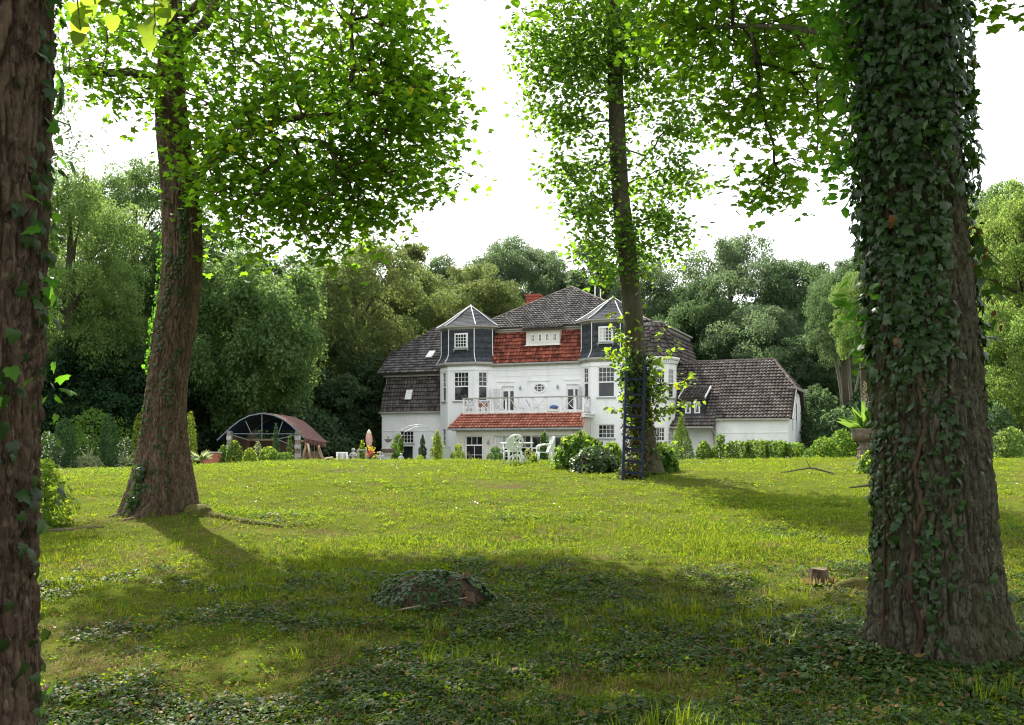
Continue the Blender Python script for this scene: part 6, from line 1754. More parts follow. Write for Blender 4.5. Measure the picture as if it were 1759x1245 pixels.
t = facing('garden_bench', 588, 51, 'small white slatted garden bench on the terrace left of the statue', 'bench', rz=.25)
zb = EYE + (VH - 777.5) / FPX * 51 - gzf(t.location.x, 51)
for x in (-.26, .26):
    mb = MB(); mb.box((x, -.22, .3), (.06, .06, .6)); mb.box((x, .22, zb / 2), (.06, .06, zb)); mb.box((x, 0, .62), (.06, .56, .05)); loc(mb, 'end_frame', 'white_paint', t)
for i in range(8):
    mb = MB(); mb.box((-.21 + .06 * i, .22, .45 + (zb - .45) / 2), (.03, .025, zb - .45)); loc(mb, 'back_slat', 'white_paint', t)
mb = MB(); mb.box((0, .22, zb), (.60, .05, .07)); loc(mb, 'back_rail', 'white_paint', t)
for i in range(4):
    mb = MB(); mb.box((0, -.2 + .11 * i, .43), (.56, .08, .03)); loc(mb, 'seat_slat', 'wood_brown', t)


def statue(u, vtop, d, label):
    t = facing('garden_statue', u, d, label, 'statue', group='small pale stone figures on the terrace')
    H = EYE + (VH - vtop) / FPX * d - gzf(t.location.x, d)
    mb = MB(); mb.box((0, 0, H * .11), (H * .30, H * .30, H * .22)); mb.box((0, 0, H * .24), (H * .36, H * .36, H * .05)); loc(mb, 'plinth', 'stone_light', t)
    mb = MB(); k = H * .74; z0 = H * .26                 # a draped child figure, one continuous body
    mb.lathe([(.11 * k, 0), (.17 * k, .04 * k), (.15 * k, .2 * k), (.12 * k, .38 * k), (.15 * k, .5 * k), (.18 * k, .64 * k), (.15 * k, .70 * k), (.06 * k, .73 * k), (.055 * k, .76 * k), (.10 * k, .80 * k), (.125 * k, .87 * k), (.11 * k, .94 * k), (.05 * k, .99 * k)], (0, 0, z0), n=14, wob=.05, lobes=4)
    for s in (-1, 1): mb.tube([(s * .17 * k, 0, z0 + .64 * k), (s * .24 * k, -.04 * k, z0 + .5 * k), (s * .10 * k, -.18 * k, z0 + .46 * k)], [.055 * k, .045 * k, .035 * k], n=7)
    loc(mb, 'figure', 'stone_light', t, smooth=True)


statue(607, 769, 54, 'pale stone child statue on a plinth right of the white bench')
statue(653, 775, 53, 'pale stone figure standing just left of the fountain')
statue(689, 778, 54, 'pale stone figure at the foot of the ball-headed topiary')
t = facing('stone_table', 622, 55, 'long pale stone table between the statue and the closed parasol', 'table')
zt_ = EYE + (VH - 772.5) / FPX * 55 - gzf(t.location.x, 55)
mb = MB(); mb.box((0, 0, zt_), (.50, .5, .07)); loc(mb, 'table_top', 'stone_light', t)
for x in (-.2, .2):
    mb = MB(); mb.lathe([(.10, 0), (.06, .1), (.05, zt_ * .6), (.09, zt_ - .04)], (x, 0, 0), n=8); loc(mb, 'leg', 'stone_light', t, True)
# closed parasol
t = facing('closed_parasol', 634, 56, 'closed dusty pink parasol with cream cap standing on the terrace', 'parasol')
z0 = gzf(t.location.x, 56); zz = lambda v: EYE + (VH - v) / FPX * 56 - z0
mb = MB(); mb.tube([(0, 0, 0), (0, 0, zz(739))], .03, n=8); mb.lathe([(.22, 0), (.22, .05), (.05, .08)], n=12); loc(mb, 'pole', 'steel', t)
mb = MB(); mb.lathe([(.06, zz(770)), (.13, zz(765)), (.17, zz(757)), (.155, zz(750)), (.12, zz(745)), (.05, zz(740))], n=32, wob=.16, lobes=8); loc(mb, 'folded_cloth', 'cloth_pink', t, True)
mb = MB(); mb.lathe([(.125, zz(745.5)), (.10, zz(742)), (.05, zz(739)), (.02, zz(737.5))], n=24, wob=.12, lobes=8); loc(mb, 'cap', 'cloth_cream', t, True)
t = facing('flower_pot', 637, 53, 'pot of red and yellow flowers at the foot of the closed parasol', 'flower pot')
zf = EYE + (VH - 769) / FPX * 53 - gzf(t.location.x, 53)
mb = MB(); mb.lathe([(.11, 0), (.16, .25), (.18, .3), (.15, .31)], n=14); loc(mb, 'pot', 'terracotta', t, True)
mb = MB()
for k in range(26): a = rng.uniform(0, 6.28); r_ = rng.uniform(0, .16); mb.tube([(0, 0, .3), (r_ * .6 * math.cos(a), r_ * .6 * math.sin(a), .55), (r_ * math.cos(a), r_ * math.sin(a), rng.uniform(.5, .95) * zf)], .008, n=4)
loc(mb, 'stems', 'shrub_green', t)
for nm, mt, k in (('red_blooms', 'petal_red', 70), ('yellow_blooms', 'petal_yellow', 40)):
    P = np.stack([rng.normal(0, .10, k), rng.normal(0, .10, k), zf * (rng.uniform(.55, .88, k) if 'red' in nm else rng.uniform(.75, 1.05, k))], -1)
    link(nm, leaves_mesh(nm, 'round', P, frames(rng.normal(0, 1, (k, 3)) + [0, -1, .4], rng.normal(0, 1, (k, 3))), rng.uniform(.06, .11, k), M[mt]), t)
# tiered fountain
t = facing('fountain', 667, 56, 'two-tiered stone fountain with a ball on top before the villa end wall', 'fountain')
z0 = gzf(t.location.x, 56); zz = lambda v: EYE + (VH - v) / FPX * 56 - z0; px = 56 / FPX
mb = MB(); mb.lathe([(9 * px, 0), (9 * px, .10), (6 * px, .2), (5 * px, zz(786)), (6 * px, zz(781)), (9.0 * px, zz(777.5))], n=20); loc(mb, 'pedestal', 'stone_light', t, True)
mb = MB(); mb.lathe([(6 * px, zz(779.5)), (10.5 * px, zz(776)), (12.0 * px, zz(772)), (12.3 * px, zz(770.5)), (11.2 * px, zz(770.8)), (2 * px, zz(772.5))], n=28); loc(mb, 'lower_basin', 'stone_urn', t, True)
mb = MB(); mb.lathe([(6.5 * px, zz(771)), (3.4 * px, zz(769)), (3.0 * px, zz(766)), (2.4 * px, zz(763)), (2.2 * px, zz(761)), (3.0 * px, zz(759.5))], n=16); loc(mb, 'column', 'stone_light', t, True)
mb = MB(); mb.lathe([(2.0 * px, zz(760)), (4.8 * px, zz(757.5)), (6.6 * px, zz(754.6)), (6.9 * px, zz(754)), (6.2 * px, zz(754.2)), (1.5 * px, zz(755.5))], n=24); loc(mb, 'upper_basin', 'stone_dark', t, True)
mb = MB(); mb.lathe([(.9 * px, zz(755)), (1.0 * px, zz(753)), (1.7 * px, zz(752)), (2.0 * px, zz(750.3)), (1.6 * px, zz(748.8)), (.3 * px, zz(748))], n=14); loc(mb, 'ball_finial', 'stone_dark', t, True)
mb = MB(); mb.box((-.18, -.3, .25), (.32, .05, .62)); loc(mb, 'leaning_slab', 'stone_light', t)
# rose arch
t = facing('rose_arch', 713, 57, 'thin double-hooped wire rose arch in front of the villa end window', 'garden arch')
zz = lambda v: EYE + (VH - v) / FPX * 57 - gzf(t.location.x, 57)
for k, (du, dv, dy) in enumerate(((0, 0, 0), (6, 2.5, .5))):
    pts = [(672, 793), (674, 770), (678, 752), (688, 739), (703, 731.5), (718, 729), (732, 731.5), (744, 738), (751, 748), (753, 770), (754, 793)]
    mb = MB(); mb.tube([((u + (du if i < 5 else -du * .2) - 713) / FPX * 57, dy, max(zz(v + dv), -.02)) for i, (u, v) in enumerate(pts)], .016, n=6); loc(mb, 'hoop', 'zinc', t)
# grey bin
t = facing('water_butt', 768, 55, 'plain grey-green square water butt at the corner of the left tower', 'water butt')
zz = lambda v: EYE + (VH - v) / FPX * 55 - gzf(t.location.x, 55)
mb = MB(); mb.box((0, 0, zz(769) / 2), (.36, .36, zz(769))); loc(mb, 'body', 'bin_grey', t)
mb = MB(); mb.box((0, 0, zz(768)), (.40, .40, .06)); loc(mb, 'lid', 'zinc', t)
# rake-like basket by the porch window
t = facing('wire_basket', 808, 60, 'small curved wooden garden seat in front of the porch window', 'seat')
zz = lambda v: EYE + (VH - v) / FPX * 60 - gzf(t.location.x, 60)
for k in range(4):
    mb = MB(); mb.tube([(-.22 + .05 * k, -.1, zz(776)), (-.10 + .05 * k, -.15, zz(784)), (.12 + .05 * k, -.2, zz(789)), (.3 + .04 * k, -.2, zz(790))], .014, n=5); loc(mb, 'slat', 'wood_brown', t)

# ------------------------------------------------------------------ things on the balcony (in the house's frame)
def on_balcony(name, s, t_, label, cat, rz=0.0):
    c, sn = math.cos(TH), math.sin(TH); b = -t_
    return root(name, (1.86 + s * c + b * sn, 70.0 - s * sn + b * c, HZ + 3.652), label, cat, 'white lounge chairs on the balcony' if 'lounge' in name else None, rz=-TH + rz)


for s, lab in ((-0.85, 'white lounge chair behind the balcony railing left of the middle post'), (0.25, 'white low chair behind the balcony railing under the oval window')):
    t = on_balcony('lounge_chair', s, 1.5, lab, 'chair', .3)
    mb = MB(); mb.slab([(-.25, -.25, .40), (.30, -.25, .36), (.30, .25, .36), (-.25, .25, .40)], (0, 0, 1), .05); loc(mb, 'seat', 'white_paint', t)
    mb = MB(); mb.slab([(-.25, -.25, .40), (-.25, .25, .40), (-.55, .25, .92), (-.55, -.25, .92)], (1, 0, .5), .04); loc(mb, 'backrest', 'cloth_cream' if s < 0 else 'bin_grey', t)
    for x, y in ((-.22, -.22), (.26, -.22), (.26, .22), (-.22, .22)):
        mb = MB(); mb.bar((x, y, .38), (x * 1.25, y, 0), .04); loc(mb, 'leg', 'white_paint', t)
    for y in (-.26, .26):
        mb = MB(); mb.bar((-.42, y, .62), (.2, y, .58), .05); mb.bar((.18, y, .58), (.2, y, .36), .04); loc(mb, 'armrest', 'white_paint', t)
t = on_balcony('cushion_pile', 1.62, 1.6, 'blue and grey cushions heaped behind the right part of the balcony railing', 'cushions')
mb = MB(); mb.lathe([(.30, 0), (.42, .06), (.42, .16), (.30, .24), (.05, .27)], n=16, wob=.08, lobes=4); loc(mb, 'lower_cushion', 'cloth_cream', t, True)
mb = MB(); mb.lathe([(.2, .24), (.30, .29), (.28, .42), (.12, .50), (.02, .51)], (.1, 0, 0), n=16, wob=.08, lobes=4); loc(mb, 'upper_cushion', 'cloth_blue', t, True)
t = on_balcony('flower_trough', -3.55, 1.6, 'terracotta flower trough behind the left end of the balcony railing', 'planter')
mb = MB(); mb.slab([(-.28, -.14, .72), (.28, -.14, .72), (.28, .14, .72), (-.28, .14, .72)], (0, 0, 1), .26); loc(mb, 'trough', 'terracotta', t)
for x in (-.22, .22):
    mb = MB(); mb.bar((x, 0, .46), (x, 0, 0), .05); loc(mb, 'leg', 'wood_brown', t)

# ------------------------------------------------------------------ white garden chairs and table at the crest of the lawn
def garden_chair(u, d, rz, label):
    t = facing('garden_chair', u, d, label, 'chair', rz=rz, group='white ornate garden chairs on the lawn')
    nu, nv = 16, 22; V, F = [], []                     # shell-shaped back, pierced by a floral pattern
    for j in range(nv + 1):
        f = j / nv; zc = .40 + .52 * f
        wv = .21 + .06 * math.sin(math.pi * min(1, f * .95)) if f < .6 else .265 * math.sqrt(max(0, 1 - ((f - .6) / .41) ** 2))
        for i in range(nu + 1):
            x = -1 + 2 * i / nu
            V.append((x * wv, .20 + .16 * f - .09 * (1 - x * x) * 0 + .0 - .10 * x * x * (1 - .4 * f), zc))
    for j in range(nv):
        for i in range(nu):
            x = -1 + 2 * (i + .5) / nu; f = (j + .5) / nv
            edge = abs(x) > .86 or f > .93 or f < .06
            flower = math.sin(8.5 * x) * math.sin(15 * f + 1.5 * math.cos(4 * x)) > .42
            if not edge and flower: continue
            a = j * (nu + 1) + i; F.append((a, a + 1, a + nu + 2, a + nu + 1))
    n0 = len(V)
    V2 = V + [(x, y + .018, z) for x, y, z in V]
    F2 = F + [tuple(i + n0 for i in f[::-1]) for f in F]
    mb = MB(); mb.add(V2, F2); loc(mb, 'backrest', 'plastic_white', t)
    rim = [Vector(V[j * (nu + 1)]) for j in range(nv + 1)] + [Vector(V[j * (nu + 1) + nu]) for j in range(nv, -1, -1)]
    mb = MB(); mb.tube([p + Vector((0, .009, 0)) for p in rim], .014, n=6); loc(mb, 'back_rim', 'plastic_white', t, True)
    mb = MB(); mb.slab([(-.23, -.24, .42), (.23, -.24, .42), (.21, .20, .41), (-.21, .20, .41)], (0, 0, 1), .035)
    mb.slab([(-.23, -.246, .42), (-.23, -.246, .36), (.23, -.246, .36), (.23, -.246, .42)], (0, -1, 0), .02); loc(mb, 'seat', 'plastic_white', t)
    for s in (-1, 1):
        mb = MB(); mb.tube([(s * .24, .22, .66), (s * .28, .05, .66), (s * .285, -.14, .64), (s * .26, -.22, .58), (s * .235, -.22, .42)], [.024, .03, .03, .026, .024], n=7); loc(mb, 'armrest', 'plastic_white', t, True)
        for y, yy in ((-.21, -.25), (.18, .25)):
            mb = MB(); mb.tube([(s * .20, y, .41), (s * .215, (y + yy) / 2, .22), (s * .235, yy, -.03)], [.045, .034, .026], n=7); loc(mb, 'leg', 'plastic_white', t, True)
    mb = MB()
    for s in (-1, 1):
        for k in range(7): a0 = k / 7 * math.pi; a1 = (k + 1) / 7 * math.pi; mb.bar((-.2 * math.cos(a0), -.235 + 0 * s, .38 - .10 * (1 - math.sin(a0))), (-.2 * math.cos(a1), -.235, .38 - .10 * (1 - math.sin(a1))), .025)
    loc(mb, 'apron', 'plastic_white', t)
    return t


garden_chair(881, 31.6, math.pi + .35, 'white ornate garden chair seen from behind, left of the white round table')
garden_chair(935, 33.4, -math.pi / 2 + .15, 'white ornate garden chair in side view right of the white round table')
t = facing('garden_table', 888, 33.0, 'white round garden table behind the left white chair', 'table')
zz = EYE + (VH - 760) / FPX * 33.0 - gzf(t.location.x, 33.0)
mb = MB(); mb.lathe([(.50, zz - .05), (.545, zz - .03), (.55, zz), (.50, zz + .008), (.05, zz + .008)], n=32); loc(mb, 'table_top', 'plastic_white', t, True)
mb = MB(); mb.tube([(0, 0, .25), (0, 0, zz - .04)], .05, n=10); loc(mb, 'pedestal', 'plastic_white', t, True)
for k in range(4):
    a = k * math.pi / 2 + .4; mb = MB(); mb.tube([(0, 0, .32), (.2 * math.cos(a), .2 * math.sin(a), .26), (.40 * math.cos(a), .40 * math.sin(a), -.02)], [.035, .03, .025], n=7); loc(mb, 'leg', 'plastic_white', t, True)

# ------------------------------------------------------------------ blue ladder
p0l, p1l = at(1069.5, 818, 23.25), at(1076, 640, 24.05)
p0r, p1r = at(1103, 814, 23.35), at(1107, 628, 24.05)
p0l.z, p0r.z = gzf(p0l.x, p0l.y) - .04, gzf(p0r.x, p0r.y) - .04
ladder = root('ladder', (p0l + p0r) / 2, 'weathered blue painted ladder leaning on the ivy-sleeved linden trunk', 'ladder')
for a, b in ((p0l, p1l), (p0r, p1r)):
    mb = MB(); mb.bar(a, b, .06, .085, up=(0, 1, 0)); mb.build('rail', M['blue_paint'], ladder)
for v in (651, 676, 694, 712, 729.5, 747, 765, 784, 802):
    fl = (818 - v) / (818 - 640.0); a, b = p0l.lerp(p1l, fl), p0r.lerp(p1r, min(1, (814 - v) / (814 - 628.0)))
    mb = MB(); mb.bar(a, b, .045, .055); mb.build('rung', M['blue_paint'], ladder)

# ------------------------------------------------------------------ stone urn with a flowering yucca
DU = 34.0
c = at(1487, 770, DU); g = gzf(c.x, DU); px = DU / FPX
urn = root('stone_urn', (c.x, DU, g), 'large weathered stone urn on a ribbed foot beside the ivy trunk', 'urn')
zz = lambda v: EYE + (VH - v) / FPX * DU - g
mb = MB(); mb.lathe([(14 * px, 0), (14 * px, zz(783)), (13 * px, zz(780)), (12.5 * px, zz(771))], n=36, wob=.05, lobes=12); mb.build('foot', M['stone_urn'], urn, smooth=False, local=True)
mb = MB(); mb.lathe([(13.5 * px, zz(771)), (10.5 * px, zz(768)), (10 * px, zz(763)), (12.5 * px, zz(758.5))], n=36, wob=.07, lobes=12); mb.build('neck', M['stone_urn'], urn, smooth=True, local=True)
mb = MB(); mb.lathe([(11 * px, zz(759.5)), (17 * px, zz(757.5)), (22 * px, zz(753)), (24 * px, zz(746)), (23 * px, zz(741.5)), (25 * px, zz(738.5)), (25 * px, zz(736.8)), (22.5 * px, zz(736.5)), (21.5 * px, zz(739)), (2 * px, zz(739))], n=44); mb.build('bowl', M['stone_urn'], urn, smooth=True, local=True)
t = root('yucca', (c.x, DU, g + zz(739)), 'yucca with long blades and a tall dry flower spike in the stone urn', 'plant')
k = 46; dr = norm(np.stack([rng.normal(0, 1, k), rng.normal(0, 1, k), rng.uniform(.1, 2.2, k)], -1))
P = np.tile(np.array([[0, 0, .02]]), (k, 1)) + dr * .04
link('blades', leaves_mesh('blades', 'lance', P, frames(np.cross(dr, rng.normal(0, 1, (k, 3))), dr), rng.uniform(.5, 1.05, k), M['shrub_green']), t)
sz_ = EYE + (VH - 655) / FPX * DU - (g + zz(739))
mb = MB(); mb.tube([(0, 0, 0), (-.01, 0, sz_ * .5), (-.03, 0, sz_)], [.016, .012, .004], n=6)
for k in range(26):
    z = sz_ * (.55 + .42 * k / 26); a = k * 2.4; r_ = .12 * (1 - .7 * k / 26); mb.tube([(-.02, 0, z), (-.02 + r_ * math.cos(a), r_ * math.sin(a), z + .05)], .006, n=4); mb.lathe([(.008, 0), (.02, .02), (.01, .05)], (-.02 + r_ * math.cos(a), r_ * math.sin(a), z + .03), n=5)
loc(mb, 'flower_spike', 'wood_grey', t)
k = 260; a = rng.uniform(0, 6.28, k); r_ = 17 * px * np.sqrt(rng.random(k)); P = np.stack([r_ * np.cos(a), r_ * np.sin(a), rng.uniform(0, .05, k)], -1)
link('trailing_leaves', leaves_mesh('trailing_leaves', 'round', P, frames(rng.normal(0, .5, (k, 3)) + [0, 0, 1], rng.normal(0, 1, (k, 3))), rng.uniform(.03, .06, k), M['shrub_pale']), t)

# ------------------------------------------------------------------ stumps, branches and wood on the lawn
def ground_pt(u, v):
    """where the sight line through the pixel meets the ground"""
    for d in np.arange(3.5, 45, .02):
        p = at(u, v, d)
        if p.z <= gzf(p.x, d): return Vector((p.x, d, gzf(p.x, d)))
    return at(u, v, 40)


def stump(name, label, u, vbase, vtop, wpx, mat, chips=True):
    p = ground_pt(u, vbase); d = p.y; r = wpx / 2 / FPX * d; h = (vbase - vtop) / FPX * d
    t = root(name, p, label, 'tree stump')
    n = 40; mb = MB(); rings = []
    for f, k in ((-.15, 1.5), (.05, 1.28), (.25, 1.08), (.6, 1.0), (.96, .98), (1.0, .93)):
        row = []
        for i in range(n):
            a = 2 * math.pi * i / n; rr = r * k * (1 + .07 * math.sin(5 * a + 1) + .04 * math.sin(9 * a) + float(.05 * vnoise(a * 3, f * 4, 0, 5)))
            row.append((rr * math.cos(a), rr * math.sin(a), h * f + (.05 * h * math.sin(a * 2 + 1) if f > .9 else 0)))
        rings.append(row)
    vs = [q for row in rings for q in row]; fs = [(i + n * j, (i + 1) % n + n * j, (i + 1) % n + n * (j + 1), i + n * (j + 1)) for j in range(5) for i in range(n)]
    mb.add(vs, fs); mb.build('bark', M['bark_maple'], t, smooth=True, local=True)
    mb = MB(); mb.poly([(x, y, z + .003) for x, y, z in rings[-1]]); mb.build('cut_face', M[mat], t, local=True)
    return t, p, r, h


st, sp_, sr, shh = stump('tree_stump', 'small sawn-off stump with dry grass in front, left of the ivy trunk', 1406, 1004, 977, 32, 'wood_cut')
k = 260; a = rng.uniform(0, 6.28, k); P = np.stack([sr * 1.1 * np.cos(a) * rng.uniform(.8, 1.7, k), sr * np.sin(a) * 1.1 - .06, 0 * a - .02], -1)
link('dry_grass', leaves_mesh('dry_grass', 'lance', P, frames(rng.normal(0, 1, (k, 3)) + [0, -1, 0], rng.normal(0, .35, (k, 3)) + [0, 0, 1]), rng.uniform(.05, .14, k), M['grass_dry']), st, kind='stuff')
p = ground_pt(1462, 1012); t = root('mossy_root', p, 'moss covered root hump just right of the small stump', 'root')
mb = MB(); q = [Vector((x, y, gzf(p.x + x, p.y + y) - p.z + z)) for x, y, z in ((-.24, -.06, -.02), (-.12, -.02, .015), (.02, .0, .035), (.14, .05, .03), (.3, .12, -.02))]
mb.tube(q, [.03, .07, .085, .075, .03], n=14); mb.build('root', M['moss'], t, smooth=True, local=True)
# ivy covered stump in the foreground
p = ground_pt(738, 1050); t = root('ivy_stump', p + Vector((0, .35, 0)), 'old stump buried under a mound of dark ivy in the foreground lawn', 'tree stump')
b = BASE[t.name]
n = 48; rows = []
for f, k in ((0, 1.0), (.3, .93), (.6, .80), (.85, .60), (1, .3)):
    rows.append([(.52 * k * math.cos(2 * math.pi * i / n) * (1 + .08 * math.sin(3 * 2 * math.pi * i / n)), .36 * k * math.sin(2 * math.pi * i / n), -.05 + .31 * f + .03 * math.sin(4 * 2 * math.pi * i / n + f * 3)) for i in range(n)])
mb = MB(); mb.add([q for r_ in rows for q in r_], [(i + n * j, (i + 1) % n + n * j, (i + 1) % n + n * (j + 1), i + n * (j + 1)) for j in range(4) for i in range(n)]); mb.poly(rows[-1])
mb.build('rotten_wood', M['bark_brown'], t, smooth=True, local=True)
mb = MB()
for pts in ([(.31, -.20, .08), (.335, -.25, .17), (.40, -.22, .155), (.41, -.18, .05)], [(.29, .0, .25), (.30, -.03, .325), (.36, 0, .315), (.37, .02, .24)]): mb.slab([Vector(q) for q in pts], (.2, -1, .2), .08)
mb.build('wood_chunk', M['wood_brown'], t, local=True)
mb = MB(); mb.tube([(-.45, -.36, -.02), (-.2, -.42, .04), (.1, -.38, .09), (.34, -.3, .12)], [.006, .007, .006, .004], n=5); mb.build('twig', M['wood_grey'], t, local=True)
k = 2100; a = rng.uniform(0, 6.28, k); f = rng.random(k) ** .8; kr = np.interp(f, [0, .3, .6, .85, 1], [1.12, 1.0, .86, .66, .2])
P = np.stack([.54 * kr * np.cos(a) * (1 + .08 * np.sin(3 * a)), .38 * kr * np.sin(a), -.03 + .33 * f + .03 * np.sin(4 * a + 3 * f)], -1)
bare = (P[:, 0] > .27) & (P[:, 1] < -.10) & (P[:, 2] > .03); gap = vnoise(P[:, 0] * 7, P[:, 1] * 7, P[:, 2] * 7, 9) < -.5
P = P[~(bare | gap)]; o = norm(P * np.array([1, 1, 1.5]))
Pw = P + np.array(b) + o * (.02 + .055 * np.clip(vnoise(P[:, 0] * 5, P[:, 1] * 5, P[:, 2] * 5, 44) + .5 * vnoise(P[:, 0] * 14, P[:, 1] * 14, P[:, 2] * 14, 45), -.2, 1))[:, None]
leaves(t, 'ivy', 'ivy', Pw, ivy_frames(o + np.array([0, 0, .6]), .5), rng.uniform(.02, .055, len(P)), 'ivy_leaf', singles=120, single_name='ivy_leaf', plural='ivy_leaves')
# fallen branches
for lab, pts, d0_ in (('thin forked dead branch lying on the lawn before the hedge', [(1341, 811), (1358, 810), (1375, 806), (1390, 803.5), (1402, 805), (1418, 809), (1432, 813)], 24.5), ('short dead stick on the shaded lawn left of the ivy trunk', [(1462, 838), (1478, 835), (1492, 833), (1504, 830)], 18.5)):
    q = []
    for u, v in pts: x = (u - UC) / FPX * d0_; q.append(Vector((x, d0_ + rng.uniform(-.1, .1), max(gzf(x, d0_) + .01, EYE + (VH - v) / FPX * d0_))))
    t = root('fallen_branch', (q[0].x, d0_, gzf(q[0].x, d0_)), lab, 'branch'); mb = MB()
    mb.tube(q, [.012 + .012 * math.sin(math.pi * i / len(q)) for i in range(len(q))], n=6)
    if len(q) > 5: mb.tube([q[3], q[3] + Vector((-.06, .02, .14)), q[3] + Vector((-.1, .04, .22))], [.012, .008, .004], n=5); mb.tube([q[2], q[2] + Vector((-.2, .05, -.03))], [.010, .004], n=5)
    mb.build('wood', M['twig'], t)
q = []
for u, v in ((78, 914), (105, 913), (130, 911), (150, 908), (178, 907)): p = ground_pt(u, v); q.append(p + Vector((0, 0, .02)))
t = root('fallen_branch', q[0], 'long dead branch lying in the grass left of the maple foot', 'branch'); mb = MB(); mb.tube(q, [.02, .03, .026, .024, .012], n=7); mb.build('wood', M['twig'], t)
# ------------------------------------------------------------------ grass, clover and ground ivy (uncountable: one scattered mass each)
def tuft(name, nb, h, w, spread, mat, lean=.5, r=None):
    r = r or np.random.default_rng(len(name) * 7 + nb)
    V, F = [], []
    for i in range(nb):
        a, q = r.uniform(0, 6.28), spread * math.sqrt(r.random()); x, y = q * math.cos(a), q * math.sin(a)
        b = r.uniform(0, 6.28); L_ = h * r.uniform(.5, 1.15); ln = lean * r.uniform(.2, 1.3); dx, dy = math.cos(b) * ln * L_, math.sin(b) * ln * L_
        wx, wy = -math.sin(b + r.normal(0, .5)) * w / 2, math.cos(b + r.normal(0, .5)) * w / 2
        k = len(V)
        V += [(x - wx, y - wy, -.01), (x + wx, y + wy, -.01), (x + wx * .8 + dx * .35, y + wy * .8 + dy * .35, L_ * .55), (x - wx * .8 + dx * .35, y - wy * .8 + dy * .35, L_ * .55), (x + dx, y + dy, L_ * (1 - .25 * ln))]
        F += [(k, k + 1, k + 2), (k, k + 2, k + 3), (k + 3, k + 2, k + 4)]
    return mesh_np(name, V, np.array(F).ravel(), np.arange(len(F)) * 3, mat)


def rosette(name, kind, nl, size, h, spread, mat, seed):
    r = np.random.default_rng(seed); a = r.uniform(0, 6.28, nl); q = spread * np.sqrt(r.random(nl))
    P = np.stack([q * np.cos(a), q * np.sin(a), h * r.uniform(.3, 1.1, nl)], -1)
    return leaves_mesh(name, kind, P, frames(r.normal(0, .32, (nl, 3)) + [0, 0, 1], r.normal(0, 1, (nl, 3)) * [1, 1, .2]), size * r.uniform(.6, 1.25, nl), mat)


def scatter(name, protos, P, rot, scl):
    me = bpy.data.meshes.new(name); P = np.asarray(P, np.float32)
    me.vertices.add(len(P)); me.vertices.foreach_set('co', P.ravel())
    at_ = me.attributes.new('idx', 'INT', 'POINT'); at_.data.foreach_set('value', rng.integers(0, len(protos), len(P)).astype(np.int32))
    at_ = me.attributes.new('rot', 'FLOAT_VECTOR', 'POINT'); at_.data.foreach_set('vector', np.asarray(rot, np.float32).ravel())
    at_ = me.attributes.new('scl', 'FLOAT', 'POINT'); at_.data.foreach_set('value', np.asarray(scl, np.float32))
    o = link(name, me, kind='stuff')
    ng = bpy.data.node_groups.new(name, 'GeometryNodeTree')
    ng.interface.new_socket('Geometry', in_out='INPUT', socket_type='NodeSocketGeometry'); ng.interface.new_socket('Geometry', in_out='OUTPUT', socket_type='NodeSocketGeometry')
    N, Lk = ng.nodes, ng.links
    gi, go = N.new('NodeGroupInput'), N.new('NodeGroupOutput')
    g2i = N.new('GeometryNodeGeometryToInstance')
    for pm in reversed(protos):
        po = bpy.data.objects.new(pm.name, pm)
        oi = N.new('GeometryNodeObjectInfo'); oi.inputs['Object'].default_value = po
        Lk.new(oi.outputs['Geometry'], g2i.inputs['Geometry'])
    iop = N.new('GeometryNodeInstanceOnPoints'); iop.inputs['Pick Instance'].default_value = True
    def attr(nm, ty):
        a = N.new('GeometryNodeInputNamedAttribute'); a.data_type = ty; a.inputs['Name'].default_value = nm; return a.outputs['Attribute']
    Lk.new(gi.outputs[0], iop.inputs['Points']); Lk.new(g2i.outputs[0], iop.inputs['Instance'])
    Lk.new(attr('idx', 'INT'), iop.inputs['Instance Index']); Lk.new(attr('rot', 'FLOAT_VECTOR'), iop.inputs['Rotation']); Lk.new(attr('scl', 'FLOAT'), iop.inputs['Scale'])
    Lk.new(iop.outputs[0], go.inputs[0])
    md = o.modifiers.new('scatter', 'NODES'); md.node_group = ng
    return o


def spots(n, d_lo, d_hi, power, half=.60):
    """points on the lawn, thinning with distance"""
    d = d_lo * (d_hi / d_lo) ** rng.random(n * 3)
    w = d ** (2 - power); keep = rng.random(len(d)) < w / w.max() if power > 2 else rng.random(len(d)) < (d / d_hi) ** (2 - power)
    d = d[keep][:n]
    x = rng.uniform(-half, half, len(d)) * (d + 1.5)
    return x, d


# how leafy (against grassy) the ground is, and how bare
def leafy(x, y): return np.clip(.5 + .35 * np.exp(-((y - 16.5) / 3.2) ** 2) + 1.1 * fbm(x * .55, y * .55, 0, 71, 4) + .45 * np.clip((8.5 - y) / 3, -1, 1) + .3 * np.clip((x - .5) / 3, -.6, 1) * np.clip((13 - y) / 5, 0, 1), 0, 1)
def bare(x, y): return fbm(x * .9, y * .9, 0, 81, 4) + .42 * np.exp(-((x + 4.4) ** 2 + (y - 14.3) ** 2) / 1.6) + .06 * np.clip((8.5 - y) / 4, 0, 1) - .25 * np.clip((y - 14) / 6, 0, 1)


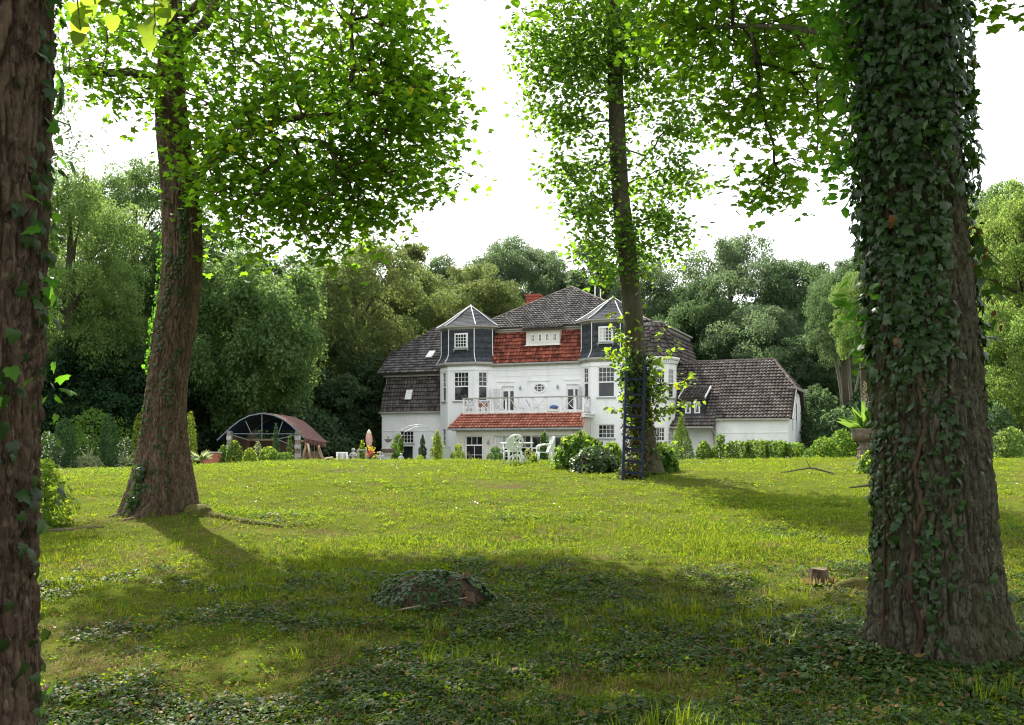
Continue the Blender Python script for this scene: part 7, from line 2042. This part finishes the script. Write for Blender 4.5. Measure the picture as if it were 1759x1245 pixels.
gp = [tuft('tuft_a', 9, .055, .0065, .06, M['grass'], 1.0), tuft('tuft_b', 11, .045, .006, .07, M['grass'], 1.4), tuft('tuft_c', 8, .07, .0065, .06, M['grass'], 1.1), tuft('tuft_d', 9, .06, .006, .07, M['grass'], 1.7)]
x, d = spots(140000, 4.2, 46, 1.35)
lf_, br_ = leafy(x, d), bare(x, d)
keep = (rng.random(len(x)) < np.where(d < 13, 1.1 - .62 * lf_, 1.0)) & ((br_ < .34) | (rng.random(len(x)) < .35))
x, d, lf_ = x[keep], d[keep], lf_[keep]
hgt = (.75 + .55 * vnoise(x * .8, d * .8, 0, 91)) * (1 + np.clip((d - 12) / 40, 0, .6)) * np.where(d < 12, 1.15, np.clip(1.15 - (d - 12) / 18, .62, 1.15))
scatter('lawn_grass', gp, np.stack([x, d, gz(x, d)], -1), np.stack([rng.normal(0, .12, len(x)), rng.normal(0, .12, len(x)), rng.uniform(0, 6.28, len(x))], -1), np.clip(hgt, .3, 2) * rng.uniform(.7, 1.3, len(x)))
# taller lush clumps
gt = [tuft('long_a', 14, .15, .007, .05, M['grass'], .7), tuft('long_b', 12, .19, .008, .06, M['grass'], .8)]
x, d = spots(9000, 4.5, 34, 1.5); keep = (vnoise(x * 1.1, d * 1.1, 0, 95) + .5 * vnoise(x * 4, d * 4, 0, 96)) > .55; x, d = x[keep], d[keep]
scatter('long_grass', gt, np.stack([x, d, gz(x, d)], -1), np.stack([0 * x, 0 * x, rng.uniform(0, 6.28, len(x))], -1), rng.uniform(.5, 1.1, len(x)))
gd = [tuft('dry_a', 7, .07, .004, .07, M['grass_dry'], 1.4), tuft('dry_b', 6, .085, .004, .05, M['grass_dry'], 1.2)]
x, d = spots(34000, 4.5, 38, 1.4); keep = ((bare(x, d) > .08) & (rng.random(len(x)) < .6)) | (rng.random(len(x)) < .22); x, d = x[keep], d[keep]
scatter('dry_grass', gd, np.stack([x, d, gz(x, d)], -1), np.stack([0 * x, 0 * x, rng.uniform(0, 6.28, len(x))], -1), rng.uniform(.5, 1.3, len(x)))
cl = [rosette('clover_%d' % i, 'round', 13, .022, .04, .08, M['clover'], 200 + i) for i in range(3)]
x, d = spots(60000, 5, 40, 1.5); keep = (rng.random(len(x)) < np.clip(1.1 * (leafy(x, d) + .35 * vnoise(x * 2, d * 2, 0, 97) - np.where(d < 10, .35, .12)), .12, .85)) & (bare(x, d) < .5); x, d = x[keep], d[keep]
scatter('clover_cover', cl, np.stack([x, d, gz(x, d)], -1), np.stack([rng.normal(0, .15, len(x)), rng.normal(0, .15, len(x)), rng.uniform(0, 6.28, len(x))], -1), rng.uniform(.7, 1.4, len(x)) * (1 + np.clip((d - 10) / 40, 0, .5)))
gi_ = [rosette('ground_ivy_%d' % i, k, 13, s, .045, .09, M['ground_ivy'], 300 + i) for i, (k, s) in enumerate((('ivy', .036), ('round', .026), ('ivy', .028), ('heart', .03)))]
x, d = spots(60000, 4.2, 16, 1.4, .62)
patch = leafy(x, d) + .4 * vnoise(x * 1.8, d * 1.8, 0, 98) - .5 * np.clip((d - 10.5) / 3, 0, 1)
keep = (rng.random(len(x)) < np.clip((patch - .1) * 1.0, 0, .75)) & (bare(x, d) < .26 + .15 * rng.random(len(x))); x, d = x[keep], d[keep]
scatter('ground_ivy_cover', gi_, np.stack([x, d, gz(x, d)], -1), np.stack([rng.normal(0, .2, len(x)), rng.normal(0, .2, len(x)), rng.uniform(0, 6.28, len(x))], -1), rng.uniform(.5, 1.15, len(x)))
# a denser ring of ivy round the foot of the great trunk
a = rng.uniform(0, 6.28, 2600); q = .55 + np.abs(rng.normal(0, .55, 2600)); x, d = 3.2 + q * np.cos(a), 7.3 + q * np.sin(a) * .9
scatter('trunk_foot_ivy', gi_[:1] + gi_[2:3], np.stack([x, d, gz(x, d) + .01], -1), np.stack([rng.normal(0, .2, len(x)), rng.normal(0, .2, len(x)), rng.uniform(0, 6.28, len(x))], -1), rng.uniform(.7, 1.4, len(x)))
lt = [rosette('litter_%d' % i, 'oval', 6, .036, .02, .14, M['dead_leaf'], 400 + i) for i in range(2)]
x, d = spots(6000, 4.3, 20, 1.6); keep = bare(x, d) > -.05; x, d = x[keep], d[keep]
scatter('leaf_litter', lt, np.stack([x, d, gz(x, d)], -1), np.stack([rng.normal(0, .3, len(x)), rng.normal(0, .3, len(x)), rng.uniform(0, 6.28, len(x))], -1), rng.uniform(.5, 1.0, len(x)))
dz_ = [rosette('daisy_%d' % i, 'round', 2, .022, .085, .12, M['daisy'], 500 + i) for i in range(2)]
x, d = spots(600, 16, 46, 1.0); keep = vnoise(x * .35, d * .35, 0, 99) > .1; x, d = x[keep], d[keep]
scatter('daisies', dz_, np.stack([x, d, gz(x, d)], -1), np.stack([0 * x, 0 * x, rng.uniform(0, 6.28, len(x))], -1), rng.uniform(.8, 1.6, len(x)))
